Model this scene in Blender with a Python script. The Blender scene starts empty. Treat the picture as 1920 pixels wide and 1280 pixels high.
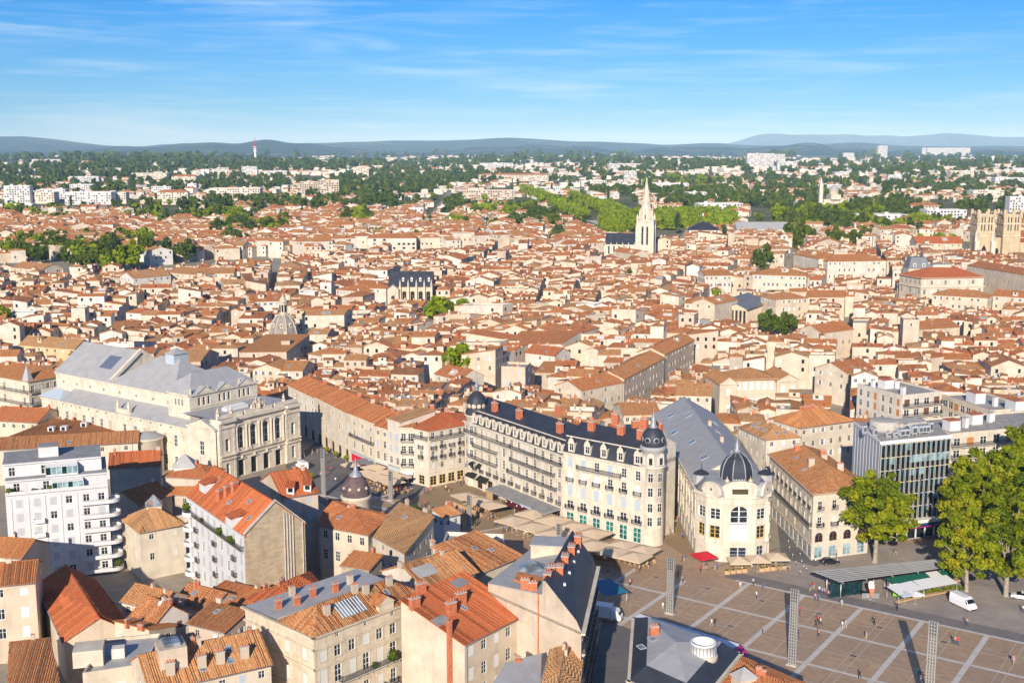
import bpy, math, random, bmesh
import numpy as np
from mathutils import Vector, Matrix, noise as mnoise
R = random.Random(11)
FST = ("first second third fourth fifth sixth seventh eighth ninth tenth eleventh twelfth thirteenth fourteenth fifteenth sixteenth seventeenth eighteenth nineteenth twentieth twenty-first "
       "twenty-second twenty-third twenty-fourth twenty-fifth twenty-sixth").split()
rad = math.radians
sc = bpy.context.scene
col = sc.collection
# ------------------------------------------------------------------ camera
CAM_H, FPX, HOR = 90.0, 2200.0, 283.0            # camera height, focal length and horizon row in photo pixels
PITCH = math.atan((640 - HOR) / FPX)
CP, SP = math.cos(PITCH), math.sin(PITCH)
cd = bpy.data.cameras.new("camera"); cam = bpy.data.objects.new("camera", cd); col.objects.link(cam)
cam.location = (0, 0, CAM_H); cam.rotation_euler = (math.pi / 2 - PITCH, 0, 0)
cd.sensor_width = 36; cd.lens = 36 * FPX / 1920; cd.clip_start = 1; cd.clip_end = 200000
sc.camera = cam
# ------------------------------------------------------------------ sky
SUN_EL, SUN_AZ = 22.0, 12.0                      # light comes from behind the camera, slightly from the left
w = bpy.data.worlds.new("World"); sc.world = w; w.use_nodes = True
nt = w.node_tree; nd = nt.nodes; nd.clear(); L = nt.links.new
out = nd.new("ShaderNodeOutputWorld"); bg = nd.new("ShaderNodeBackground"); bg.inputs["Strength"].default_value = 0.076
sky = nd.new("ShaderNodeTexSky"); sky.sky_type = 'NISHITA'; sky.sun_disc = False
sky.sun_elevation = rad(SUN_EL); sky.sun_rotation = rad(180 + SUN_AZ)
sky.altitude = 100; sky.air_density = 1.0; sky.dust_density = 0.1; sky.ozone_density = 2.5
hs = nd.new("ShaderNodeHueSaturation"); hs.inputs["Saturation"].default_value = 1.16; hs.inputs["Value"].default_value = 1.0
wb = nd.new("ShaderNodeMix"); wb.data_type = 'RGBA'; wb.blend_type = 'MULTIPLY'; wb.inputs[0].default_value = 1; wb.inputs[7].default_value = (.36, .68, 1.24, 1)   # white balance set for the warm sun
L(sky.outputs[0], wb.inputs[6]); L(wb.outputs[2], hs.inputs["Color"])
tc = nd.new("ShaderNodeTexCoord")
def cloud(scale, rot, lo, hi, detail, seed):
    mp = nd.new("ShaderNodeMapping"); mp.inputs["Scale"].default_value = scale; mp.inputs["Rotation"].default_value = (0, rot, 0)
    mp.inputs["Location"].default_value = (seed, seed * .7, seed * .3)
    L(tc.outputs["Generated"], mp.inputs["Vector"])
    n = nd.new("ShaderNodeTexNoise"); n.inputs["Scale"].default_value = 1; n.inputs["Detail"].default_value = detail
    n.inputs["Roughness"].default_value = .55; n.inputs["Distortion"].default_value = .5
    L(mp.outputs[0], n.inputs["Vector"])
    m = nd.new("ShaderNodeMapRange"); m.inputs["From Min"].default_value = lo; m.inputs["From Max"].default_value = hi
    L(n.outputs[0], m.inputs["Value"]); return m.outputs[0]
c1 = cloud((4.2, 4.2, 46), rad(-5), .50, .82, 7, 5.7)
c2 = cloud((9, 9, 150), rad(-7), .50, .84, 6, 8.4)
ad = nd.new("ShaderNodeMath"); ad.operation = 'ADD'; ad.use_clamp = True; L(c1, ad.inputs[0])
sm = nd.new("ShaderNodeMath"); sm.operation = 'MULTIPLY'; sm.inputs[1].default_value = .5; L(c2, sm.inputs[0]); L(sm.outputs[0], ad.inputs[1])
fm = nd.new("ShaderNodeMath"); fm.operation = 'MULTIPLY'; fm.inputs[1].default_value = .62; L(ad.outputs[0], fm.inputs[0])
mx = nd.new("ShaderNodeMix"); mx.data_type = 'RGBA'; L(fm.outputs[0], mx.inputs["Factor"])
L(hs.outputs[0], mx.inputs[6]); mx.inputs[7].default_value = (8.2, 10.2, 12.0, 1)
L(mx.outputs[2], bg.inputs["Color"]); L(bg.outputs[0], out.inputs["Surface"])
# ------------------------------------------------------------------ sun
sl = bpy.data.lights.new("sun", 'SUN'); sl.energy = 5.0; sl.angle = rad(.5); sl.color = (1, .905, .78)
sun = bpy.data.objects.new("sun", sl); col.objects.link(sun)
sun.rotation_euler = Vector((math.cos(rad(SUN_EL)) * math.sin(rad(SUN_AZ)), math.cos(rad(SUN_EL)) * math.cos(rad(SUN_AZ)), -math.sin(rad(SUN_EL)))).to_track_quat('-Z', 'Y').to_euler()
sun.location = (-100, -400, 300)
vs = sc.view_settings; vs.view_transform = 'Standard'; vs.look = 'None'; vs.gamma = 1; vs.exposure = 0.27; vs.use_curve_mapping = False

# ------------------------------------------------------------------ terrain and photo rays
def sstep(a, b, x):
    t = max(0., min(1., (x - a) / (b - a))); return t * t * (3 - 2 * t)
def G(x, y):
    """ground height: flat square, the old-town hill behind it, rolling suburbs beyond"""
    h = 13 * sstep(370, 760, y) + 6 * sstep(600, 1000, y + x * .35)
    h += 14 * sstep(1500, 3800, y) + 10 * sstep(4000, 9000, y)
    if y > 900:
        k = sstep(900, 2200, y)
        h += k * 11 * mnoise.noise((x / 900, y / 1300, .3)) + k * 4 * mnoise.noise((x / 300, y / 420, 4.3))
    return h
def P(px, py, z=0.):
    u = (px - 960) / FPX; v = (640 - py) / FPX
    dx, dy, dz = u, CP + v * SP, -SP + v * CP
    t = (z - CAM_H) / dz
    return (dx * t, dy * t)
def PG(px, py, h=0.):
    """point on the ray of a photo pixel that lies h metres above the ground"""
    x, y = P(px, py, h)
    for _ in range(12):
        x, y = P(px, py, min(CAM_H - 4, G(x, y) + h))
    return (x, y)
def Wpx(x, y, z):
    z -= CAM_H
    d = y * CP - z * SP
    if d < 1: return (-9999, -9999)
    return (960 + FPX * x / d, 640 - FPX * (y * SP + z * CP) / d)
# ------------------------------------------------------------------ materials
MATS = {}
def M(name): return MATS[name]
class NT:
    def __init__(s, name, rough=.85, spec=.3, metal=0.):
        m = bpy.data.materials.new(name); m.use_nodes = True; MATS[name] = m; s.m = m
        s.t = m.node_tree; s.b = s.t.nodes["Principled BSDF"]
        s.b.inputs["Roughness"].default_value = rough; s.b.inputs["Metallic"].default_value = metal
        s.b.inputs["Specular IOR Level"].default_value = spec
    def n(s, typ, **kw):
        o = s.t.nodes.new("ShaderNode" + typ)
        for k, v in kw.items():
            if k in o.inputs.keys(): o.inputs[k].default_value = v
            else: setattr(o, k, v)
        return o
    def l(s, a, b): s.t.links.new(a, b)
    def attr(s, name="rnd"): return s.n("Attribute", attribute_name=name).outputs["Fac"]
    def ramp(s, fac, stops, interp='LINEAR'):
        r = s.n("ValToRGB"); r.color_ramp.interpolation = interp
        e = r.color_ramp.elements
        while len(e) < len(stops): e.new(.5)
        for i, (p, c) in enumerate(stops): e[i].position = p; e[i].color = (*c, 1)
        s.l(fac, r.inputs[0]); return r.outputs[0]
    def math(s, op, a, b=None, clamp=False):
        o = s.n("Math", operation=op, use_clamp=clamp)
        for i, q in enumerate((a, b)):
            if q is None: continue
            if isinstance(q, (int, float)): o.inputs[i].default_value = q
            else: s.l(q, o.inputs[i])
        return o.outputs[0]
    def mix(s, f, a, b, blend='MIX'):
        o = s.n("Mix", data_type='RGBA', blend_type=blend)
        for i, q in ((0, f), (6, a), (7, b)):
            if isinstance(q, (int, float)): o.inputs[i].default_value = q
            elif isinstance(q, tuple): o.inputs[i].default_value = (*q, 1)
            else: s.l(q, o.inputs[i])
        return o.outputs[2]
    def noise(s, vec, scale, detail=4, rough=.55):
        o = s.n("TexNoise", Scale=scale, Detail=detail, Roughness=rough); s.l(vec, o.inputs["Vector"]); return o.outputs[0]
    def mapv(s, vec, scale):
        o = s.n("Mapping"); o.inputs["Scale"].default_value = scale; s.l(vec, o.inputs["Vector"]); return o.outputs[0]
    def rng(s, v, a, b, c=0., d=1.):
        o = s.n("MapRange"); s.l(v, o.inputs["Value"])
        for k, q in zip(("From Min", "From Max", "To Min", "To Max"), (a, b, c, d)): o.inputs[k].default_value = q
        return o.outputs[0]
    def bump(s, h, dist=.03, strength=.6):
        o = s.n("Bump"); o.inputs["Strength"].default_value = strength; o.inputs["Distance"].default_value = dist
        s.l(h, o.inputs["Height"]); s.l(o.outputs[0], s.b.inputs["Normal"])
    def col(s, c):
        if isinstance(c, tuple): s.b.inputs["Base Color"].default_value = (*c, 1)
        else: s.l(c, s.b.inputs["Base Color"])
    def uv(s, off=True):
        u = s.n("UVMap").outputs[0]
        if not off: return u
        o = s.n("VectorMath", operation='ADD'); s.l(u, o.inputs[0])
        q = s.math('MULTIPLY', s.attr(), 713.); c = s.n("CombineXYZ"); s.l(q, c.inputs[0]); s.l(q, c.inputs[2]); s.l(c.outputs[0], o.inputs[1])
        return o.outputs[0]
def plain(name, c, rough=.8, metal=0., spec=.3, var=.0, sc_=3.):
    k = NT(name, rough, spec, metal)
    if var:
        g = k.n("NewGeometry").outputs["Position"]
        f = k.noise(g, sc_, 5)
        k.col(k.mix(k.rng(f, .3, .7), tuple(q * (1 - var) for q in c), tuple(min(1, q * (1 + var)) for q in c)))
    else: k.col(c)
    return k
# rendered walls: the tone runs over "rnd" 0 white .. 1 ochre
def wallmat(name, stops, dirt=.8, bumpd=.02):
    k = NT(name, .9, .2); uv = k.uv()
    base = k.ramp(k.attr(), stops)
    st = k.noise(k.mapv(uv, (1.1, .13, 1)), 1., 5, .6)
    bl = k.noise(uv, .22, 6, .65)
    c = k.mix(k.math('MULTIPLY', k.rng(bl, .42, .75), dirt), base, k.mix(.55, base, (.26, .20, .14)))
    c = k.mix(k.math('MULTIPLY', k.rng(st, .52, .82), dirt * .9), c, k.mix(.5, c, (.16, .13, .10)))
    pt = k.noise(uv, .16, 2, .4); c = k.mix(k.rng(pt, .545, .56, 0, .22 * dirt), c, k.mix(.5, c, (.40, .33, .25))); c = k.mix(k.rng(pt, .40, .385, 0, .25 * dirt), c, (.74, .68, .58))
    fn = k.noise(uv, 5., 4, .7)
    c = k.mix(k.rng(fn, .3, .7, .0, .34), c, k.mix(.7, c, (.30, .24, .17)))
    k.col(c); k.bump(fn, bumpd, .5); return k
WST = [(0, (.76, .74, .69)), (.2, (.72, .63, .49)), (.4, (.68, .56, .41)), (.6, (.64, .52, .41)), (.8, (.50, .43, .34)), (1, (.70, .54, .29))]
wallmat("wall", WST)
wallmat("white_render", [(0, (.70, .70, .70)), (1, (.68, .68, .67))], .35, .01)
def stonemat(name, a, b):
    k = NT(name, .88, .2); uv = k.uv(False)
    br = k.n("TexBrick", Scale=1.); br.inputs["Color1"].default_value = (*a, 1); br.inputs["Color2"].default_value = (*b, 1)
    br.inputs["Mortar"].default_value = tuple(q * .72 for q in a) + (1,); br.inputs["Mortar Size"].default_value = .012
    br.inputs["Brick Width"].default_value = .95; br.inputs["Row Height"].default_value = .42; br.inputs["Bias"].default_value = -.2
    k.l(uv, br.inputs["Vector"])
    st = k.noise(k.mapv(uv, (.9, .12, 1)), 1., 5, .6); bl = k.noise(uv, .3, 6, .65)
    c = k.mix(k.rng(bl, .42, .7, 0, .7), br.outputs[0], k.mix(.5, br.outputs[0], (.22, .17, .12)))
    c = k.mix(k.rng(st, .5, .78, 0, .7), c, k.mix(.6, c, (.13, .11, .09)))
    k.col(c); k.bump(br.outputs["Fac"], .02, -.6); return k
stonemat("stone", (.68, .58, .43), (.62, .51, .36))
stonemat("pale_stone", (.74, .66, .53), (.68, .60, .46))
stonemat("rubble", (.52, .41, .27), (.40, .31, .20))
stonemat("tan_stone", (.62, .49, .31), (.54, .42, .26))
# canal tiles: the tone runs over "rnd" 0 brown .. .25 red .. .5 orange .. .75 salmon .. 1 tan
def tilemat(name, stops, moss=.5, mottled=.55):
    k = NT(name, .9, .15); uv = k.uv()
    base = k.ramp(k.attr(), stops)
    sp = k.n("SeparateXYZ"); k.l(uv, sp.inputs[0])
    cu = k.math('FLOOR', k.math('DIVIDE', sp.outputs[0], .36)); cv = k.math('FLOOR', k.math('DIVIDE', sp.outputs[1], .55))
    cb = k.n("CombineXYZ"); k.l(cu, cb.inputs[0]); k.l(cv, cb.inputs[1])
    wn = k.n("TexWhiteNoise", noise_dimensions='2D'); k.l(cb.outputs[0], wn.inputs["Vector"])
    wv = wn.outputs["Value"]
    tint = k.ramp(wv, [(0, (.36, .13, .05)), (.25, (.60, .17, .06)), (.55, (.68, .29, .10)), (.8, (.70, .44, .20)), (1, (.62, .48, .28))])
    c = k.mix(mottled * .6, base, tint)
    wc = k.n("TexWhiteNoise", noise_dimensions='1D'); k.l(cu, wc.inputs["W"]); c = k.mix(k.rng(wc.outputs["Value"], 0, 1, 0, .2), c, (.26, .12, .06))
    sk = k.noise(k.mapv(uv, (1.6, .22, 1)), 1., 5, .65); c = k.mix(k.rng(sk, .5, .75, 0, moss * 1.1), c, (.66, .40, .17))
    b1 = k.noise(uv, .35, 6, .6)
    c = k.mix(k.rng(b1, .48, .72, 0, moss), c, (.54, .32, .15))
    b2 = k.noise(uv, .9, 6, .7)
    c = k.mix(k.rng(b2, .52, .76, 0, moss * 1.1), c, (.21, .12, .065))
    b3 = k.noise(uv, .62, 7, .75); c = k.mix(k.rng(b3, .54, .68, 0, moss * .62), c, k.mix(.5, base, (.88, .47, .20)))
    b4 = k.noise(uv, 1.7, 5, .7); c = k.mix(k.rng(b4, .54, .70, 0, moss * 1.0), c, (.30, .10, .045))
    k.col(c)
    s = k.math('SINE', k.math('MULTIPLY', sp.outputs[0], 2 * math.pi / .36))
    k.bump(k.math('ADD', s, k.math('MULTIPLY', wv, .7)), .09, 1.); return k
TST = [(0, (.28, .105, .045)), (.2, (.50, .105, .030)), (.35, (.70, .125, .028)), (.55, (.78, .215, .048)), (.78, (.74, .32, .105)), (1, (.66, .42, .20))]
tilemat("tile", TST, .62, .75)
tilemat("mottled_tile", TST, .3, 1.25)
tilemat("new_tile", [(0, (.66, .12, .036)), (1, (.74, .175, .05))], .22, .4)
def seammat(name, c, period, rough, metal, axis=0, var=.12):
    k = NT(name, rough, .4, metal); uv = k.uv(False)
    f = k.noise(uv, .35, 5); sp = k.n("SeparateXYZ"); k.l(uv, sp.inputs[0])
    ln = k.math('PINGPONG', sp.outputs[axis], period / 2)
    e = k.rng(ln, 0, .05, 1, 0)
    cc = k.mix(k.rng(f, .3, .7), tuple(q * (1 - var) for q in c), tuple(q * (1 + var) for q in c))
    cell = k.math('FLOOR', k.math('DIVIDE', sp.outputs[axis], period)); wn = k.n("TexWhiteNoise", noise_dimensions='1D'); k.l(cell, wn.inputs["W"])
    cc = k.mix(k.rng(wn.outputs["Value"], 0, 1, 0, .16), cc, tuple(q * .6 for q in c))
    k.col(cc); k.bump(e, .03, .7); return k
seammat("zinc", (.40, .39, .38), .65, .65, .0)
seammat("light_zinc", (.43, .415, .39), .6, .65, .0)
seammat("dark_zinc", (.19, .195, .205), .7, .6, .0)
seammat("slate", (.040, .044, .056), .24, .5, 0., 1, .3)
seammat("louvre", (.46, .45, .42), .5, .5, .2)
plain("white_paint", (.74, .73, .70), .55); plain("shutter_grey", (.47, .48, .49), .6); plain("grey_paint", (.40, .42, .44), .55); plain("grey_blue_paint", (.44, .50, .56), .6)
plain("brown_paint", (.16, .08, .05), .6); plain("pale_paint", (.66, .64, .58), .6); plain("iron", (.035, .035, .04), .5, .3)
plain("concrete", (.47, .43, .37), .9, var=.15, sc_=.8); plain("roof_felt", (.30, .29, .275), .9, var=.2, sc_=.5); plain("gravel_roof", (.36, .33, .29), .95, var=.2, sc_=.7)
plain("brick", (.50, .16, .075), .9, var=.3, sc_=2.5); plain("terracotta_pot", (.58, .20, .09), .85, var=.2, sc_=4)
plain("steel", (.55, .55, .54), .4, .8); plain("pale_steel", (.40, .385, .35), .55, .2); plain("lead", (.13, .14, .16), .5, .4); plain("black", (.015, .015, .017), .5)
plain("parasol", (.66, .50, .33), .85, var=.06, sc_=.6); plain("white_cloth", (.76, .74, .70), .85, var=.04); plain("grey_cloth", (.18, .18, .19), .9, var=.08)
plain("red_cloth", (.62, .02, .035), .7, var=.08); plain("maroon_cloth", (.085, .012, .016), .8, var=.1); plain("green_cloth", (.012, .13, .085), .8, var=.1); plain("black_green_cloth", (.02, .026, .02), .8)
plain("blue_cloth", (.02, .18, .30), .8, var=.05); plain("solar_blue", (.13, .16, .22), .4); plain("navy", (.02, .035, .11), .5); plain("yellow", (.72, .5, .05), .6); plain("bright_green", (.22, .55, .03), .6)
plain("rubber", (.02, .02, .02), .8); plain("car_white", (.80, .80, .81), .25, spec=.5); plain("car_dark", (.02, .02, .025), .25, spec=.5); plain("car_red", (.45, .02, .02), .3); plain("car_silver", (.45, .46, .48), .3, .5)
plain("magenta", (.62, .02, .18), .35); plain("tram_blue", (.03, .05, .22), .35); plain("wood", (.52, .33, .17), .75, var=.15, sc_=2); plain("orange_wood", (.52, .22, .07), .7)
plain("skin", (.52, .31, .21), .6); plain("hair", (.045, .028, .018), .7); plain("dark_cloth", (.03, .032, .04), .9); plain("jeans", (.06, .09, .17), .9); plain("beige_cloth", (.48, .39, .28), .9)
plain("bronze", (.10, .075, .04), .55, .5); plain("statue_stone", (.55, .47, .36), .9, var=.25, sc_=1.5); plain("dark_stone", (.15, .13, .115), .9, var=.3, sc_=1); plain("grey_stone_roof", (.30, .26, .22), .9, var=.35, sc_=.6); plain("dark_grey_roof", (.20, .205, .215), .6, .1, var=.12, sc_=.3)
plain("ochre_metal", (.62, .42, .10), .6); plain("purple_slate", (.13, .085, .085), .65, var=.35, sc_=.9); plain("lead_grey", (.30, .31, .33), .5, .3, var=.1)
k = NT("shirt", .85, .2); k.l(k.n("ObjectInfo").outputs["Color"], k.b.inputs["Base Color"])
def glassmat(name, c, rough=.08):
    k = NT(name, rough, .32); g = k.n("NewGeometry").outputs["Position"]; k.col(k.mix(k.rng(k.noise(g, .6, 2), .35, .65), tuple(q * .5 for q in c), tuple(q * 1.5 for q in c)))
glassmat("glass", (.026, .030, .036)); glassmat("teal_glass", (.008, .034, .038), .25); glassmat("olive_glass", (.018, .018, .008), .15); glassmat("pale_glass", (.22, .33, .34), .15); glassmat("skylight_glass", (.20, .23, .25), .15); glassmat("dark_glass", (.010, .014, .018), .2); glassmat("green_glass", (.02, .16, .13))
def folmat(name, stops, trans=.28):
    k = NT(name, .7, .15); oi = k.n("ObjectInfo").outputs["Random"]
    f = k.math('ADD', k.math('MULTIPLY', k.attr(), .78), k.math('MULTIPLY', oi, .22))
    c = k.ramp(f, stops); k.col(c)
    tr = k.n("BsdfTranslucent"); k.l(k.mix(.5, c, (.20, .24, .02)), tr.inputs[0])
    ms = k.n("MixShader"); ms.inputs[0].default_value = trans
    k.l(k.b.outputs[0], ms.inputs[1]); k.l(tr.outputs[0], ms.inputs[2])
    k.l(ms.outputs[0], k.t.nodes["Material Output"].inputs[0])
folmat("plane_leaf", [(0, (.07, .11, .006)), (.35, (.21, .265, .008)), (.7, (.37, .385, .012)), (.9, (.50, .42, .02)), (1, (.44, .24, .03))], .38)
folmat("green_leaf", [(0, (.045, .085, .012)), (.5, (.105, .155, .016)), (1, (.20, .225, .026))])
folmat("dark_leaf", [(0, (.035, .070, .018)), (.5, (.085, .130, .026)), (1, (.165, .195, .040))], .25)
folmat("bright_leaf", [(0, (.14, .21, .008)), (.5, (.26, .34, .010)), (1, (.38, .42, .018))], .3)
plain("bark", (.33, .28, .21), .9, var=.35, sc_=2); plain("dark_bark", (.10, .075, .05), .95)
# ------------------------------------------------------------------ mesh helper
class MB:
    def __init__(s, r=.5): s.v = []; s.f = []; s.m = []; s.uv = []; s.r = []; s.sm = []; s.cur = r
    def face(s, pts, m=0):
        i = len(s.v); n = len(pts); s.v.extend(pts); s.f.append(tuple(range(i, i + n))); s.m.append(m); s.r.append(s.cur); s.sm.append(False)
        a, b, c = pts[0], pts[1], pts[2]
        ux, uy, uz = b[0] - a[0], b[1] - a[1], b[2] - a[2]; vx, vy, vz = c[0] - a[0], c[1] - a[1], c[2] - a[2]
        nx, ny, nz = uy * vz - uz * vy, uz * vx - ux * vz, ux * vy - uy * vx
        h = math.hypot(nx, ny)
        if h < 1e-9:
            for p in pts: s.uv.append((p[0], p[1]))
        else:
            tx, ty = -ny / h, nx / h; l = math.sqrt(h * h + nz * nz) or 1
            k = h / l if h / l > .05 else 1
            wx, wy, wz = -nz / l * nx / h, -nz / l * ny / h, h / l
            for p in pts: s.uv.append((p[0] * tx + p[1] * ty, p[0] * wx + p[1] * wy + p[2] * wz))
    def box(s, x0, x1, y0, y1, z0, z1, m=0, bot=False):
        a, b, c, d = (x0, y0), (x1, y0), (x1, y1), (x0, y1)
        s.prism([a, b, c, d], z0, z1, m, m, bot)
    def prism(s, poly, z0, z1, m=0, mt=None, bot=False):
        n = len(poly)
        for i in range(n):
            a, b = poly[i], poly[(i + 1) % n]
            s.face([(a[0], a[1], z0), (b[0], b[1], z0), (b[0], b[1], z1), (a[0], a[1], z1)], m)
        s.face([(p[0], p[1], z1) for p in poly], m if mt is None else mt)
        if bot: s.face([(p[0], p[1], z0) for p in reversed(poly)], m)
    def slab(s, pts, th, m=0, ms=None):
        """a sloped plate: top face, underside and edges"""
        ms = m if ms is None else ms
        lo = [(p[0], p[1], p[2] - th) for p in pts]; n = len(pts)
        s.face(pts, m)
        s.face(list(reversed(lo)), ms)
        for i in range(n):
            j = (i + 1) % n; s.face([lo[i], lo[j], pts[j], pts[i]], ms)
    def ebox(s, A, B, z0, z1, o0, o1, m=0, ext=0.):
        """box along the edge A-B of a footprint, from o0 to o1 metres outside of it"""
        dx, dy = B[0] - A[0], B[1] - A[1]; l = math.hypot(dx, dy)
        if l < 1e-5: return
        dx /= l; dy /= l; nx, ny = dy, -dx
        a = (A[0] - dx * ext, A[1] - dy * ext); b = (B[0] + dx * ext, B[1] + dy * ext)
        q = [(a[0] + nx * o1, a[1] + ny * o1), (b[0] + nx * o1, b[1] + ny * o1), (b[0] + nx * o0, b[1] + ny * o0), (a[0] + nx * o0, a[1] + ny * o0)]
        s.prism(q, z0, z1, m, m, True)
    def lathe(s, prof, n=24, cx=0, cy=0, m=0, a0=0., a1=None, flat=False):
        """surface of revolution: prof is a list of (radius, z) from bottom to top"""
        full = a1 is None; a1 = 2 * math.pi if full else a1
        base = len(s.v); k = n if full else n + 1
        for (r, z) in prof:
            for i in range(k):
                a = a0 + (a1 - a0) * i / n; s.v.append((cx + r * math.cos(a), cy + r * math.sin(a), z))
        for j in range(len(prof) - 1):
            for i in range(n):
                i2 = (i + 1) % k
                f = (base + j * k + i, base + j * k + i2, base + (j + 1) * k + i2, base + (j + 1) * k + i)
                s.f.append(f); s.m.append(m); s.r.append(s.cur); s.sm.append(not flat)
                for q in ((i, j), (i + 1, j), (i + 1, j + 1), (i, j + 1)): s.uv.append((q[0] * .5, prof[q[1]][1]))
    def tube(s, path, n=6, m=0):
        """path: list of (x, y, z, r)"""
        base = len(s.v)
        for i, (x, y, z, r) in enumerate(path):
            a = Vector(path[max(0, i - 1)][:3]); b = Vector(path[min(len(path) - 1, i + 1)][:3]); d = (b - a).normalized()
            u = d.orthogonal().normalized(); v = d.cross(u)
            for k in range(n):
                t = 2 * math.pi * k / n; q = Vector((x, y, z)) + (u * math.cos(t) + v * math.sin(t)) * r; s.v.append(tuple(q))
        for j in range(len(path) - 1):
            for i in range(n):
                i2 = (i + 1) % n; s.f.append((base + j * n + i, base + j * n + i2, base + (j + 1) * n + i2, base + (j + 1) * n + i))
                s.m.append(m); s.r.append(s.cur); s.sm.append(True)
                for q in range(4): s.uv.append((i * .1, path[j][2]))
        s.f.append(tuple(base + (len(path) - 1) * n + i for i in range(n))); s.m.append(m); s.r.append(s.cur); s.sm.append(False)
        for i in range(n): s.uv.append((0, 0))
    def mesh(s, name, mats):
        me = bpy.data.meshes.new(name); me.from_pydata(s.v, [], s.f)
        for q in mats: me.materials.append(M(q) if isinstance(q, str) else q)
        me.polygons.foreach_set("material_index", s.m); me.polygons.foreach_set("use_smooth", s.sm)
        me.uv_layers.new(name="UVMap").data.foreach_set("uv", np.array(s.uv, dtype=np.float32).ravel())
        me.attributes.new("rnd", 'FLOAT', 'FACE').data.foreach_set("value", np.array(s.r, dtype=np.float32))
        me.update(); return me
    def build(s, name, mats, parent=None, loc=None, rotz=0.):
        return add(name, s.mesh(name, mats), parent, loc, rotz)
def add(name, me, parent=None, loc=None, rotz=0., scale=None):
    o = bpy.data.objects.new(name, me); col.objects.link(o)
    if parent is not None: o.parent = parent
    if loc is not None: o.location = loc
    if rotz: o.rotation_euler = (0, 0, rotz)
    if scale is not None: o.scale = scale
    return o
def tag(o, label, cat, group=None, kind=None):
    if label: o["label"] = label
    if cat: o["category"] = cat
    if group: o["group"] = group
    if kind: o["kind"] = kind
    return o
def thing(name, label, cat, loc=(0, 0, 0), rotz=0., group=None):
    return tag(add(name, None, None, loc, rotz), label, cat, group)
def dup(root, loc, rotz=0., label=None, scale=None):
    r = root.copy(); col.objects.link(r); r.location = loc; r.rotation_euler = (0, 0, rotz)
    if label: r["label"] = label
    if scale: r.scale = (scale,) * 3
    for c in root.children:
        q = c.copy(); col.objects.link(q); q.parent = r
        for g in c.children:
            e = g.copy(); col.objects.link(e); e.parent = q
    return r

class Trim(MB):
    """mouldings of a building: long runs become cornices of their own, the small window surrounds stay together"""
    def __init__(s, r=.5): MB.__init__(s, r); s.long = []
    def ebox(s, A, B, z0, z1, o0, o1, m=0, ext=0.):
        if math.hypot(B[0] - A[0], B[1] - A[1]) > 3.2: q = MB(s.cur); q.ebox(A, B, z0, z1, o0, o1, m, ext); s.long.append(q)
        else: MB.ebox(s, A, B, z0, z1, o0, o1, m, ext)
# ------------------------------------------------------------------ ground and hills
def sheet(name, ys, us, hf, mats, xf):
    ny, nx = len(ys), len(us); V = []
    for y in ys:
        for u in us:
            x = xf(u, y); V.append((x, y, hf(x, y, u)))
    F = [(j * nx + i, j * nx + i + 1, (j + 1) * nx + i + 1, (j + 1) * nx + i) for j in range(ny - 1) for i in range(nx - 1)]
    me = bpy.data.meshes.new(name); me.from_pydata(V, [], F); me.materials.append(M(mats)); me.polygons.foreach_set("use_smooth", [True] * len(F)); me.update()
    return tag(add(name, me), None, None, None, "structure")
k = NT("ground", .95, .1); g = k.n("NewGeometry").outputs["Position"]; sp = k.n("SeparateXYZ"); k.l(g, sp.inputs[0])
n1 = k.noise(g, .004, 6, .6); n2 = k.noise(g, .03, 6, .65); n3 = k.noise(g, .5, 5, .6)
town = k.mix(k.rng(n2, .35, .65), (.46, .39, .30), (.33, .28, .22))
grass = k.mix(k.rng(n2, .35, .68), (.085, .115, .032), k.mix(k.rng(n1, .45, .6), (.20, .18, .07), (.36, .30, .19)))
far = k.rng(k.math('ADD', sp.outputs[1], k.math('MULTIPLY', n1, 500)), 950, 1500)
k.col(k.mix(k.rng(n3, .3, .7, 0, .35), k.mix(far, town, grass), (.12, .11, .07)))
k = NT("hill_cover", .95, .1); g = k.n("NewGeometry").outputs["Position"]
h1 = k.noise(g, .0011, 8, .62); h2 = k.noise(g, .006, 6, .65)
k.col(k.mix(k.rng(h2, .40, .62), (.016, .036, .022), k.mix(k.rng(h1, .50, .66), (.050, .066, .028), (.25, .21, .15))))
ys = [-260, -100, 0, 80, 140, 180, 220, 260, 300, 340, 370]; y = 385
while y < 10200: ys.append(y); y *= 1.028
us = [(-1 + 2 * i / 130) for i in range(131)]
sheet("ground", ys, us, lambda x, y, u: G(x, y), "ground", lambda u, y: u * (max(0, y) * .72 + 420))
def hill(x, y, u):
    n = lambda s, o: mnoise.noise((u * s + o, o * 1.7, .2))
    r = 38 + 14 * sstep(9000, 12000, y)
    r += math.exp(-((y - 12200) / 1500) ** 2) * (70 + 100 * n(5, 2) + 70 * n(14, 9) + 30 * n(37, 4))
    r += math.exp(-((y - 16800) / 2300) ** 2) * (160 + 110 * n(4.2, 4.6) + 95 * n(11, 1.4) + 34 * n(31, 5.5)) * (1 - .22 * sstep(-.22, -.05, u) + .16 * sstep(.3, .44, u))
    r += math.exp(-((y - 31000) / 3800) ** 2) * ((150 + 60 * n(7, 3)) + sstep(.165, .215, u + .01 * n(9, 1)) * (300 + 80 * n(9, 7.7) + 60 * n(24, 3.2) + 22 * n(60, 3.2)))
    r += 16 * mnoise.noise((x / 1500, y / 1500, 1.1)) + 7 * mnoise.noise((x / 420, y / 420, 2.1))
    return max(r, 22) if y > 9800 else G(x, y) - 2
yh = [9700 + 240 * i for i in range(46)] + [21000 + 480 * i for i in range(36)] + [46000, 60000]
sheet("hills", yh, [(-.62 + 1.24 * i / 330) for i in range(331)], hill, "hill_cover", lambda u, y: u * y)
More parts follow.
